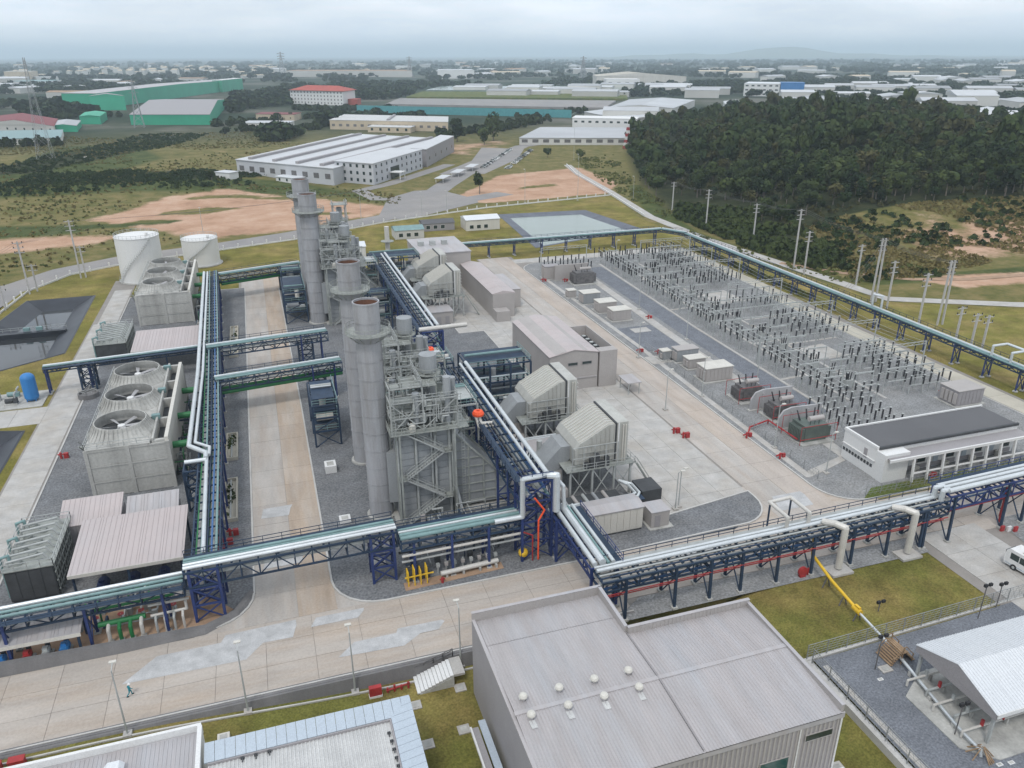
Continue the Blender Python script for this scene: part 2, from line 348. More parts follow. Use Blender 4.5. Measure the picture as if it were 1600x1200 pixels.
for a, b, c_, d_ in DIG:
    k = (px_ > a + .01) & (px_ < b + .39) & (py_ > c_ + .01) & (py_ < d_ + .15); pz_[k] = -4.0
nx_, ny_ = len(xs), len(ys)
ii = (np.arange(ny_ - 1)[:, None] * nx_ + np.arange(nx_ - 1)[None, :]).ravel()
quads = np.stack([ii, ii + 1, ii + nx_ + 1, ii + nx_], 1)
me = bpy.data.meshes.new('terrain'); me.from_pydata(np.stack([px_, py_, pz_], 1).tolist(), [], quads.tolist())
PP = np.stack([px_, py_], 1); cov = np.zeros((len(px_), 4), np.float32)
def area(poly, ch, soft, amp=1.0):
    poly_a = np.array(poly); lo = poly_a.min(0) - soft * 2; hi = poly_a.max(0) + soft * 2
    k = np.where((PP[:, 0] > lo[0]) & (PP[:, 0] < hi[0]) & (PP[:, 1] > lo[1]) & (PP[:, 1] < hi[1]))[0]
    d = sdist(PP[k], poly); cov[k, ch] = np.maximum(cov[k, ch], amp * smooth01(d / soft * .5 + .5))
area([(-75, 405), (-45, 450), (-15, 468), (20, 440), (70, 388), (14, 352), (-20, 345), (-58, 385)], 0, 12)
area([(-130, 330), (-64, 352), (-54, 362), (-80, 372), (-130, 372)], 0, 14, .9)
area([(96, 404), (146, 482), (208, 500), (204, 430), (184, 397), (112, 390)], 0, 6)
area([(-260, 520), (-170, 520), (-170, 640), (-290, 640)], 0, 30, .9)
area([(205, 200), (225, 204), (255, 196), (300, 190), (300, 182), (250, 184), (215, 188)], 0, 5, .75)
area([(292, 268), (340, 262), (420, 262), (420, 250), (340, 250)], 0, 7, .85)
area([(60, 620), (200, 700), (230, 680), (160, 590)], 0, 30, .55)
def erase(poly, soft):
    d = sdist(PP, poly); cov[:, 0] *= 1 - .9 * smooth01(d / soft * .5 + .5)
for q in ([(-48, 408), (-24, 404), (-6, 414), (-18, 420), (-44, 417)], [(-40, 440), (-12, 442), (14, 430), (20, 436), (-8, 452), (-34, 449)], [(-64, 388), (-40, 384), (-30, 392), (-52, 398)], [(20, 385), (44, 380), (40, 388), (24, 392)], [(140, 425), (170, 432), (168, 440), (146, 436)]): erase(q, 5)
area([(-78, 384), (-48, 380), (-20, 392), (-8, 400), (-20, 398), (-50, 392), (-76, 396)], 1, 6, .8)
area([(-150, 470), (-60, 470), (40, 440), (70, 395), (60, 430), (20, 500), (-60, 515), (-160, 520)], 1, 22)
area([(-200, 520), (-100, 500), (-60, 620), (-100, 760), (-150, 760), (-150, 600)], 1, 18)
area([(-130, 505), (-20, 500), (10, 520), (-40, 545), (-130, 560)], 2, 16, .95)
area([(-175, 560), (-130, 560), (-70, 700), (-40, 840), (-100, 860), (-125, 700)], 2, 16, .95)
area([(-140, 372), (-75, 376), (-70, 392), (-140, 410)], 1, 12)
area([(185, 210), (228, 205), (300, 200), (300, 192), (240, 194), (190, 200)], 1, 6)
area([(186, 205), (180, 260), (178, 290), (190, 340), (215, 420), (205, 420), (172, 330), (172, 280), (176, 205)], 1, 6, .8)
area([(255, 225), (290, 225), (300, 240), (262, 245)], 1, 9, .95)
area(HILL, 2, 25, .9)
area([(230, 215), (300, 205), (400, 210), (400, 240), (320, 268), (262, 278), (235, 262)], 0, 26, .60)
area([(186, 225), (182, 262), (186, 320), (198, 345), (222, 300), (212, 262), (200, 230)], 2, 8, .75)
CLEAR = [(186, 204), (250, 200), (330, 196), (420, 205), (420, 240), (345, 275), (310, 286), (280, 292), (252, 292), (228, 284), (214, 262), (200, 235)]
kk = np.where(insidep(PP, CLEAR))[0]; cov[kk, 2] = np.minimum(cov[kk, 2], .25)
dist = np.hypot(px_, py_); cov[:, 3] = smooth01((dist - 640) / 320)
at = me.attributes.new('cover', 'FLOAT_COLOR', 'POINT'); at.data.foreach_set('color', cov.ravel())
tm = bpy.data.materials.new('land_cover'); tm.use_nodes = True; t = tm.node_tree; b = t.nodes['Principled BSDF']; N = t.nodes.new; L = t.links.new
b.inputs['Roughness'].default_value = .95; b.inputs['Specular IOR Level'].default_value = .1
aa = N('ShaderNodeAttribute'); aa.attribute_name = 'cover'; sep = N('ShaderNodeSeparateColor'); L(aa.outputs['Color'], sep.inputs['Color'])
geo = N('ShaderNodeNewGeometry')
def tn(scale, detail=5, rough=.6):
    n = N('ShaderNodeTexNoise'); n.inputs['Scale'].default_value = scale; n.inputs['Detail'].default_value = detail; n.inputs['Roughness'].default_value = rough; L(geo.outputs['Position'], n.inputs['Vector']); return n.outputs['Fac']
def rampc(src, stops):
    r = N('ShaderNodeValToRGB'); e = r.color_ramp.elements
    while len(e) < len(stops): e.new(.5)
    for q, (p, c) in zip(e, stops): q.position = p; q.color = (*c, 1)
    L(src, r.inputs['Fac']); return r.outputs['Color']
def mixc(f, a, b_):
    m = N('ShaderNodeMix'); m.data_type = 'RGBA'; L(f, m.inputs['Factor']); L(a, m.inputs['A']); L(b_, m.inputs['B']); return m.outputs['Result']
nA, nB, nC, nD = tn(.035, 6), tn(.12, 6, .7), tn(.5, 4), tn(.004, 7, .62)
nE = tn(.055, 8, .72)
def mask(src, noise, amt=.9):
    s = N('ShaderNodeMath'); s.operation = 'MULTIPLY_ADD'; s.inputs[1].default_value = amt; L(noise, s.inputs[0]); L(src, s.inputs[2])
    r = N('ShaderNodeMapRange'); r.inputs['From Min'].default_value = amt * .5 + .38; r.inputs['From Max'].default_value = amt * .5 + .62; L(s.outputs[0], r.inputs['Value']); return r.outputs['Result']
grassc = rampc(nB, [(.28, (.070, .078, .024)), (.45, (.125, .120, .040)), (.60, (.19, .155, .065)), (.75, (.25, .19, .095))])
soilc = rampc(nE, [(.3, (.29, .175, .115)), (.45, (.41, .255, .17)), (.56, (.46, .30, .21)), (.72, (.52, .38, .28))])
greenc = rampc(nB, [(.3, (.035, .052, .016)), (.5, (.062, .080, .024)), (.72, (.12, .125, .045))])
darkc = rampc(nB, [(.3, (.018, .024, .011)), (.55, (.035, .042, .018)), (.75, (.075, .065, .034))])
farc = rampc(nD, [(.34, (.020, .036, .024)), (.48, (.032, .048, .030)), (.55, (.065, .075, .052)), (.62, (.14, .135, .115)), (.70, (.040, .056, .035))])
c1 = mixc(mask(sep.outputs['Green'], nB), grassc, greenc); c1 = mixc(mask(sep.outputs['Blue'], nB, .6), c1, darkc); c1 = mixc(mask(sep.outputs['Red'], nE, 1.25), c1, soilc)
c1 = mixc(aa.outputs['Alpha'], c1, farc); L(c1, b.inputs['Base Color'])
bn = N('ShaderNodeBump'); bn.inputs['Strength'].default_value = .9; bn.inputs['Distance'].default_value = .5; L(nC, bn.inputs['Height']); L(bn.outputs['Normal'], b.inputs['Normal'])
me.materials.append(tm); me.polygons.foreach_set('use_smooth', [True] * len(me.polygons))
terrain = bpy.data.objects.new('terrain', me); COL.objects.link(terrain); terrain['kind'] = 'structure'

# ------------------------------------------------------------------ site lawn with pond holes
POND_W = [(-86, 203), (-66.5, 203), (-52, 213), (-53, 268), (-72, 268), (-75, 245), (-86, 222)]
POND_S = [(-82, 112), (-51.2, 112), (-51.0, 165.5), (-56, 167), (-82, 167)]
POND_N = [(102, 286), (157.5, 305), (151.5, 354), (108, 357)]
SITE = [(-95, 76.4), (-95, 205), (-79, 250), (-76, 280), (-66, 298), (-48, 309.5), (12, 331), (53, 355), (107, 375), (183, 389.5), (168, 328), (169, 278), (177, 200), (178, 184), (213, 165), (300, 128), (300, 76.4)]
m = mat('lawn', (.150, .138, .034), .95, var=.30, scale=.15, fine=.28, fscale=3.0, dirt=(.26, .195, .075), dirt_amt=1.0, dirt_scale=.055, bump=.5, bscale=4, spec=.1)
structure(MB().sheet(SITE, -.06, [POND_W, POND_S, POND_N]), 'site_lawn', m)
def inset(poly, d):
    n = len(poly); o = []
    ar = sum(poly[i][0] * poly[(i + 1) % n][1] - poly[(i + 1) % n][0] * poly[i][1] for i in range(n)); sg = 1 if ar > 0 else -1
    for i in range(n):
        p0, p1, p2 = [Vector(poly[(i + k) % n]) for k in (-1, 0, 1)]
        a = (p1 - p0).normalized(); b_ = (p2 - p1).normalized(); na = Vector((-a.y, a.x)) * sg; nb = Vector((-b_.y, b_.x)) * sg
        bis = (na + nb); bis = bis / max(.3, bis.length_squared) * 2
        q = p1 + bis * d; o.append((q.x, q.y))
    return o
def pond(name, poly, w_in, zw, wm, lip=.35, lm='liner'):
    mb = MB(); n = len(poly); o_, i_ = poly, inset(poly, w_in); r_ = inset(poly, -lip)
    i2 = inset(poly, w_in + .6)
    mb.add([(x, y, -.02) for x, y in r_] + [(x, y, .10) for x, y in o_] + [(x, y, zw - .2) for x, y in i2],
           [(k + j, k + (j + 1) % n, k + n + (j + 1) % n, k + n + j) for k in (0, n) for j in range(n)])
    structure(mb, name + '_liner', lm)
    structure(MB().sheet(inset(poly, w_in - .6), zw), name + '_water', wm)
pond('pond_west', POND_W, 5.5, -2.3, 'water_dark'); pond('pond_southwest', POND_S, 5, -2.2, 'water_dark')
mlin = mat('grey_pond_liner', (.115, .125, .15), .7, var=.2, scale=.2)
pond('reservoir', POND_N, 5.0, -1.0, 'water_pale', lm=mlin)
dv_ = MB().prism([(-85, 236.6), (-56, 236.6), (-56, 238.2), (-85, 238.2)], -3, -.9); structure(dv_, 'pond_divider', 'liner')
walk = thing('pond_walkway', 'thin pipe walkway crossing the black lined pond', 'walkway', (-62, 239, -.9))
rail(MB(), [(-76, 238.9, -.9), (-56, 238.9, -.9)], 1.1, 2).build('handrail', 'steel', walk)
for k in range(2):
    MB().cbox(-66 + k * 3.2, 238.8, -.85, 1.6, .9, .9).build('pump_motor', 'teal', walk)
gm = mat('south_lawn', (.130, .128, .034), .95, var=.3, scale=.2, fine=.3, fscale=4.0, dirt=(.22, .165, .06), dirt_amt=1.0, dirt_scale=.075, bump=.5, bscale=5, spec=.1)
def south_z(x): return float(-.10 - 1.8 * smooth01((np.array(x) + 26) / 38) * smooth01((62 - np.array(x)) / 8))
mb = MB(); us = list(range(-100, 301, 4)); vs2 = [-55, 0, 40, 60, 70, 75.9]
mb.add([(x, y, south_z(x)) for y in vs2 for x in us], [(j * len(us) + i, j * len(us) + i + 1, (j + 1) * len(us) + i + 1, (j + 1) * len(us) + i) for j in range(len(vs2) - 1) for i in range(len(us) - 1)])
structure(mb, 'south_lawn', gm, smooth=True)

# ------------------------------------------------------------------ concrete roads in slabs
M['roadb'] = mat('brownish_road', (.41, .33, .26), .9, var=.12, scale=.35, fine=.07, fscale=3, dirt=(.43, .39, .35), dirt_amt=.8, dirt_scale=.25, stretch=(1.5, .2, 1), tint=.05, spec=.2)
M['roadg'] = mat('greyish_road', (.41, .383, .355), .9, var=.12, scale=.35, fine=.07, fscale=3, dirt=(.39, .32, .26), dirt_amt=.6, dirt_scale=.22, stretch=(1.4, .25, 1), tint=.05, spec=.2)
M['roade'] = mat('pinkish_road', (.42, .372, .332), .9, var=.12, scale=.35, fine=.07, fscale=3, dirt=(.40, .32, .25), dirt_amt=.7, dirt_scale=.2, stretch=(1.3, .22, 1), tint=.03, spec=.2)
_slab = {}
def slabs(root, xs_, ys_, m=('road',), gap=.05, top=0.0, skip=None):
    """grid of separate road slabs with open joints; xs_, ys_ are joint lines, xs_ may shift with y by a function"""
    for j in range(len(ys_) - 1):
        for i in range(len(xs_) - 1):
            sx, sy = round(xs_[i + 1] - xs_[i], 2), round(ys_[j + 1] - ys_[j], 2)
            if skip and skip(xs_[i] + sx / 2, ys_[j] + sy / 2): continue
            mm = m[(i if len(m) > 1 else 0) % len(m)]; key = (sx, sy, mm)
            if key not in _slab:
                q = MB(); a, b_ = sx / 2 - gap / 2, sy / 2 - gap / 2; q.box(-a, a, -b_, b_, -.2, 0); _slab[key] = q.mesh('slab', mm)
            o = bpy.data.objects.new('slab', _slab[key]); COL.objects.link(o); o.parent = root
            o.location = (xs_[i] + sx / 2, ys_[j] + sy / 2, top + rnd.uniform(-.008, .008))
def lin(a, b_, n): return [round(a + (b_ - a) * i / n, 2) for i in range(n + 1)]
south_road = structure(MB().sheet([(-96, 77.2), (200, 77.2), (200, 90), (-96, 90)], -.05), 'south_road', 'slabedge')
slabs(south_road, lin(-90, 180, 45), lin(77.2, 89.8, 3), skip=lambda x, y: 41 < x < 104 and y < 80.5)
slabs(south_road, lin(42, 102, 10), [79.4, 81.4], gap=.07)
mid_road = structure(MB().sheet([(-9.4, 90), (4.5, 90), (4, 277), (-9.4, 277)], -.045), 'middle_road', 'slabedge')
slabs(mid_road, [-8.6, -1.6, 3.6], lin(89.8, 275, 30), m=('roadg', 'roadb'))
east_road = structure(MB().sheet([(74.5, 90), (88, 90), (88, 275), (74.5, 275)], -.045), 'east_road', 'slabedge')
slabs(east_road, [75.0, 80.8, 86.6], lin(89.8, 275, 31), m=('roadg', 'roade'))
north_road = structure(MB().sheet([(0, 258), (150, 258), (150, 270), (0, 270)], -.055), 'north_road', 'slabedge')
slabs(north_road, lin(4, 75, 11), lin(258, 270, 2), m=('roadg',)); slabs(north_road, [86.6, 92, 98, 104, 110, 116, 122, 128, 134, 140, 146], [264.5, 270.5], m=('pave',))
yard_pave = structure(MB().sheet([(41, 90), (75, 90), (75, 262), (41, 262)], -.06), 'yard_paving', 'slabedge')
slabs(yard_pave, [55, 60, 64.9, 69.9, 74.6], lin(95, 196, 17), m=('pave',)); slabs(yard_pave, [48, 53.4, 58.8, 64.1, 69.4, 74.6], lin(196, 258, 10), m=('pave',))
west_road = structure(MB().sheet([(-49, 110), (-42, 110), (-42, 285), (-49, 285)], -.05), 'west_road', 'slabedge')
slabs(west_road, [-48.6, -42.6], lin(98, 236, 23), m=('pave',)); slabs(west_road, [-47.6, -42.4], lin(236, 272, 6), m=('pave',))
slabs(west_road, lin(-90, -48.6, 7), [168.5, 177.5], m=('pave',)); 
service_road = structure(MB().sheet([(146, 84), (154, 84), (157, 268), (149, 268)], -.05), 'switchyard_service_road', 'slabedge')
mbei = mat('beige_concrete', (.46, .43, .36), .9, var=.1, scale=.2, dirt=(.36, .33, .27), dirt_amt=.5, tint=.05)
M['beigec'] = mbei; slabs(service_road, [148.2, 153.4], lin(100, 200, 17), m=('beigec',)); slabs(service_road, [151.2, 156.2], lin(200, 266, 11), m=('beigec',))
slabs(service_road, [148.2, 153.4], [84, 90, 95, 100], m=('beigec',))
# east forecourt, the pale drive to the bus and the wide turning place on the right
bus_road = structure(MB().sheet([(90.5, 40), (108, 40), (108, 79.4), (90.5, 79.4)], -.04), 'bus_drive', 'slabedge')
slabs(bus_road, [92.5, 98.2, 103.8], lin(40, 79.3, 7), m=('pave',), top=.04)
plan_s = lambda name, poly, z, m: structure(MB().sheet(poly, z), name, m)
# ------------------------------------------------------------------ islands: gravel beds with raised kerbs
def island(name, poly, m='gravel', z=.06, kerb=True, kw=.28, kh=.16):
    s_ = plan_s(name, poly, z, m)
    if kerb:
        i_ = inset(poly, kw); n = len(poly); mb = MB()
        mb.add([(x, y, -.1) for x, y in poly] + [(x, y, kh) for x, y in poly] + [(x, y, kh) for x, y in i_] + [(x, y, z - .02) for x, y in i_],
               [(k + j, k + (j + 1) % n, k + n + (j + 1) % n, k + n + j) for k in (0, n, 2 * n) for j in range(n)])
        mb.build('kerb', 'kerb', s_)
    return s_
island('gravel_bed_west', arc(-13.5, 97, 6.4, -90, 0, 6) + [(-7.4, 262), (-42.0, 262), (-42.2, 180), (-42.2, 100), (-41, 90.6)], 'gravelm')
island('gravel_bed_middle', arc(10.2, 96.3, 6.9, 180, 270, 6) + [(40, 89.5)] + arc(68.2, 97.2, 6.8, 280, 360, 6) + [(75, 99.5), (55, 96.5), (55, 196), (48, 196), (48, 258), (2.9, 258), (3.4, 160)], 'gravelm')
island('switchyard_bed', arc(93.6, 97.6, 7.2, 180, 262, 6) + [(140, 90.4), (147.6, 90.4), (147.6, 198), (151, 202), (151, 263.8)] + arc(96, 254, 9.6, 90, 180, 5) + [(86.8, 200)], 'gravel')
mb = MB()
plan_s('gravel_lane', [(104.2, 122), (109.6, 122), (110.8, 180), (114.0, 250), (107.2, 250), (105.0, 180)], .09, 'gravel2')
for k, poly in enumerate([[(98.4, 104.5), (100.8, 104.5), (102.2, 140), (103.2, 180), (105.6, 236), (103.0, 236), (100.6, 180), (99.8, 141)],
             [(109.8, 122), (110.5, 122), (111.7, 180), (115.4, 254), (114.5, 254), (111.0, 180)],
             [(117.6, 126), (118.3, 126), (119.3, 180), (122.0, 236), (121.2, 236), (118.6, 180)],
             [(125.9, 124), (126.7, 124), (127.4, 180), (129.0, 250), (128.2, 250), (126.6, 180)],
             [(87.4, 100), (88.8, 100), (89.4, 140), (90.2, 170), (90.0, 240), (88.8, 240), (88.9, 170), (88.1, 140)]]):
    MB().prism(poly, -.05, .14).build('cable_trench', 'pave', None, kind='structure')
MB().prism([(87.2, 158.5), (101.8, 158.5), (102.2, 163.5), (87.2, 163.5)], -.05, .13).build('concrete_apron', 'pave', None, kind='structure')
MB().prism([(88.6, 100), (98.4, 103.2), (98.4, 104.8), (89, 102)], -.05, .13).build('concrete_path', 'pave', None, kind='structure')
for a, b_, c_, d_ in ((127, 139, 148, 148.8), (127, 143, 160, 160.8), (118.5, 125.8, 163, 163.8), (128, 145, 181, 181.8), (128, 144, 197, 197.8), (129, 147, 226, 226.8), (110.8, 117.5, 140, 140.8), (111.6, 118.4, 196, 196.8)):
    MB().prism([(a, c_), (b_, c_ + .6), (b_, d_ + .6), (a, d_)], -.05, .13).build('cable_trench', 'pave', None, kind='structure')
plan_s('pale_yard_patch', [(129, 198), (139, 198.5), (139, 210), (129, 209)], .085, 'pave')
plan_s('pale_yard_patch_near', [(127.5, 149), (136, 149.5), (136, 158), (127.5, 157)], .085, 'pave')
plan_s('gravel_strip_south', [(38, 75.2), (91, 75.2), (91, 79.2), (44, 79.2), (41.5, 77.6)], .03, 'gravel')
plan_s('gravel_yard_right', [(104.4, 60), (150, 60), (150, 79.2), (108, 79.2)], .03, 'gravel')
plan_s('gas_yard', [(59.2, -10), (130, -10), (130, 62.3), (95, 62.3), (59.2, 61.2)], .02, 'gravel2')
plan_s('verge_right', [(92, 90.8), (150, 90.8), (150, 93.6), (96, 93.6)], .10, 'grass2')
plan_s('bank_grass_east', [(300, 76.4), (178.5, 184.5), (160, 150), (156, 84)], -.035, 'grass')
plan_s('corner_paving_east', [(66, 89.6), (76.6, 89.6), (76.6, 101), (74.4, 101), (74, 95)], -.03, 'road')
plan_s('corner_paving_west', [(-15, 89.6), (6, 89.6), (12, 90.2), (4.2, 96.5), (3.4, 101), (-8.4, 101)], -.035, 'roadg')
plan_s('corner_paving_switchyard', [(85, 89.6), (95, 89.6), (87.2, 101), (85, 101)], -.03, 'road')
M['patch'] = mat('pale_repair_patch', (.425, .425, .425), .85, var=.18, scale=.6, fine=.1)
for k, (cx0, cy0, lx, ly) in enumerate(((-14.5, 85.6, 8.5, 2.0), (-7, 87.6, 5, 1.6), (8.0, 81.2, 5.6, 1.2), (13.5, 82.4, 3.4, 1.0), (3.5, 88.0, 3.6, .7), (-3.0, 104.5, 3.0, 2.4), (-3.4, 118, 2.6, 1.6), (80, 94.5, 3.5, 2.2), (58, 86.5, 5, .9))):
    rq = random.Random(k); j = lambda: rq.uniform(-.25, .25); MB().sheet([(cx0 - lx + j(), cy0 - ly + j()), (cx0 + lx * rq.uniform(.5, 1), cy0 - ly + j()), (cx0 + lx + j(), cy0 + ly * .4), (cx0 + lx + j(), cy0 + ly + j()), (cx0 - lx * rq.uniform(.4, .9), cy0 + ly + j())], .022 + .003 * k).build('road_patch', 'patch', None, kind='structure')
# berm along the plant's south-west kerb
mb = MB(); uu = [-95, -60, -37, -23, -11, -8]
pts = [(-95, 89.9, 1.5), (-60, 89.9, 1.5), (-37, 89.9, 1.5), (-23, 89.9, 1.25), (-13.5, 90.3, .75), (-9.4, 92.6, .45), (-7.3, 97, .17)]
mb.add([(x + (.25 if i > 4 else 0), y - (.35 if i < 5 else .2), 0.02) for i, (x, y, z) in enumerate(pts)] + [(x, y, z) for x, y, z in pts] + [(x - (.5 if i > 4 else 0), y + .8, z) for i, (x, y, z) in enumerate(pts)] + [(x - (.5 if i > 4 else 0), y + .8, 0) for i, (x, y, z) in enumerate(pts)],
       [(r * 7 + i, r * 7 + i + 1, (r + 1) * 7 + i + 1, (r + 1) * 7 + i) for r in range(3) for i in range(6)])
structure(mb, 'concrete_bank', 'darkconc')
plan_s('plant_floor_southwest', [(-95, 90.8), (-14, 90.8), (-10, 94), (-14, 99), (-95, 99)], .10, 'soil')
# retaining wall between the south road and the lower lawn, with its coping kerb
mb = MB(); xs3 = list(range(-60, 42, 3)); 
mb.add([(x, 76.5, 0.0) for x in xs3] + [(x, 76.1, .0) for x in xs3] + [(x, 75.7, south_z(x) - .3) for x in xs3], [(r * len(xs3) + i, r * len(xs3) + i + 1, (r + 1) * len(xs3) + i + 1, (r + 1) * len(xs3) + i) for r in range(2) for i in range(len(xs3) - 1)])
structure(mb, 'retaining_wall', 'darkconc')
structure(MB().prism([(-96, 76.4), (42, 76.4), (42, 77.2), (-96, 77.2)], -.3, .05), 'road_gutter', 'darkconc')
structure(MB().prism([(-96, 76.75), (42, 76.75), (42, 76.95), (-96, 76.95)], .0, .12), 'kerb_south', 'kerb')
mb = MB()
mb.add([(x, y, south_z(x) + h) for x in range(-60, 40, 3) for y, h in ((75.2, .02), (75.2, .22), (75.0, .22), (75.0, .02))], [(i * 4 + k, i * 4 + k + 1, i * 4 + 5 + k, i * 4 + 4 + k) for i in range(33) for k in range(3)])
structure(mb, 'lawn_kerb', 'kerb')
# ------------------------------------------------------------------ outer roads
def band(name, pts, wd, z, m):
    a = []; b_ = []
    for i, p in enumerate(pts):
        p0 = Vector(pts[max(0, i - 1)]); p1 = Vector(pts[min(len(pts) - 1, i + 1)]); d = (p1 - p0).normalized(); n = Vector((-d.y, d.x)) * wd / 2
        a.append((p[0] + n.x, p[1] + n.y)); b_.append((p[0] - n.x, p[1] - n.y))
    mb = MB(); n = len(pts); zf = z if callable(z) else (lambda x, y: z)
    mb.add([(x, y, zf(x, y)) for x, y in a] + [(x, y, zf(x, y)) for x, y in b_], [(i, n + i, n + i + 1, i + 1) for i in range(n - 1)])
    return structure(mb, name, m)
band('perimeter_road', [(-110, 215), (-86, 258), (-80, 285), (-68, 305), (-50, 318), (-15, 330), (12, 342), (53, 366), (80, 384), (100, 400), (130, 416)], 13, -.10, 'asphalt')
band('factory_road', [(62, 372), (84, 410), (104, 452), (150, 540), (215, 640), (300, 690), (380, 720)], 13, -.09, 'asphalt')
band('factory_drive', [(84, 410), (60, 420), (55, 450), (75, 470), (112, 520), (130, 545)], 9, -.08, 'asphalt')
plan_s('road_junction', [(52, 366), (66, 360), (108, 392), (110, 402), (98, 440), (84, 440), (66, 420)], -.07, 'asphalt')
plan_s('car_park', [(112, 500), (140, 492), (185, 560), (210, 620), (180, 640), (150, 560)], -.11, 'asphalt')
band('canal_road', [(206, 515), (196, 470), (186, 400), (174, 330), (173.5, 280), (181, 203), (182, 186), (214, 169), (300, 133)], 5.0, -.05, 'pave')
band('dirt_track', [(178, 235), (190, 216), (206, 202), (225, 196), (250, 194), (275, 208), (320, 220)], 3.2, lambda x, y: gz(x, y) + .12, 'soil')
band('gully_track', [(-114, 640), (-100, 700), (-88, 760)], 5, lambda x, y: gz(x, y) + .15, 'pave')
# ------------------------------------------------------------------ generating units: stack, boiler, turbine enclosure, air intake (built once, copied)
UNITS = [(112.0, 0.0, 'front row, nearest the south road'), (131.7, -.1, 'second row'), (218.5, -.7, 'third row'), (239.5, -1.0, 'rear row')]
def make_stack():
    t = thing('exhaust_stack', 'tall grey steel chimney with open top, shortest of the front pair', 'chimney', (13.3, 112, 0), 'exhaust stacks')
    X, Y, H = 13.3, 112, 36.6
    zs = [.35 + (H - .35) * i / 12 for i in range(13)]
    for i in range(12):                                        # welded shell courses, each its own ring
        MB().lathe((X, Y, 0), [(2.05, zs[i]), (2.05, zs[i + 1] - .14), (2.11, zs[i + 1] - .14), (2.11, zs[i + 1] - .05), (2.0, zs[i + 1] - .05), (2.0, zs[i + 1])], 28).build('shell_ring', 'stack', t, smooth=False)
    MB().lathe((X, Y, 0), [(2.55, 0), (2.55, .35), (2.05, .35)], 28).build('base_ring', 'concrete', t)
    MB().lathe((X, Y, 0), [(2.06, H - .25), (2.13, H - .25), (2.13, H), (1.92, H), (1.92, H - 4)], 28).build('rim', 'stack', t)
    MB().lathe((X, Y, 0), [(1.9, H - .3), (1.9, H - 5), (0, H - 5)], 28).build('rusty_liner', 'stackrust', t, label='rust brown inner lining')
    z = 31.8
    MB().lathe((X, Y, 0), [(2.06, z), (3.6, z), (3.6, z + .12), (2.06, z + .12)], 24).build('platform', 'grating', t)
    r = MB()
    for i in range(24):
        a = 2 * PI * i / 24; b = 2 * PI * (i + 1) / 24
        p, q = (X + 3.55 * math.cos(a), Y + 3.55 * math.sin(a)), (X + 3.55 * math.cos(b), Y + 3.55 * math.sin(b))
        r.bar((*p, z), (*p, z + 1.15), .07)
        for k in (.6, 1.15): r.bar((*p, z + k), (*q, z + k), .07)
    r.build('handrail', 'grating', t)
    b_ = MB()
    for i in range(12):
        a = 2 * PI * i / 12; c_, s_ = math.cos(a), math.sin(a); b_.bar((X + 2.05 * c_, Y + 2.05 * s_, z - 1.3), (X + 3.5 * c_, Y + 3.5 * s_, z - .05), .12)
    b_.build('bracket', 'grating', t)
    l = MB(); lx = X + 2.3 * math.cos(-.35); ly = Y + 2.3 * math.sin(-.35)
    for s in (-.28, .28): l.bar((lx + s * .4, ly + s, 1), (lx + s * .4, ly + s, z + 1), .07)
    for k in range(62): l.bar((lx - .1, ly - .28, 1.2 + k * .5), (lx + .1, ly + .28, 1.2 + k * .5), .05)
    for k in range(28):
        a0 = [(lx + .75 * math.cos(A) + .1, ly + .55 * math.sin(A), 3 + k) for A in (-1.7, -.85, 0, .85, 1.7)]
        for p, q in zip(a0, a0[1:]): l.bar(p, q, .06)
    l.build('caged_ladder', 'grating', t)
    MB().prism([(X + 1.2, Y - 2.0), (X + 4.2, Y - 2.3), (X + 4.2, Y + 2.3), (X + 1.2, Y + 2.0)], 3.0, 12.0).build('breeching_duct', 'hrsg', t)
    return t
stack0 = make_stack()
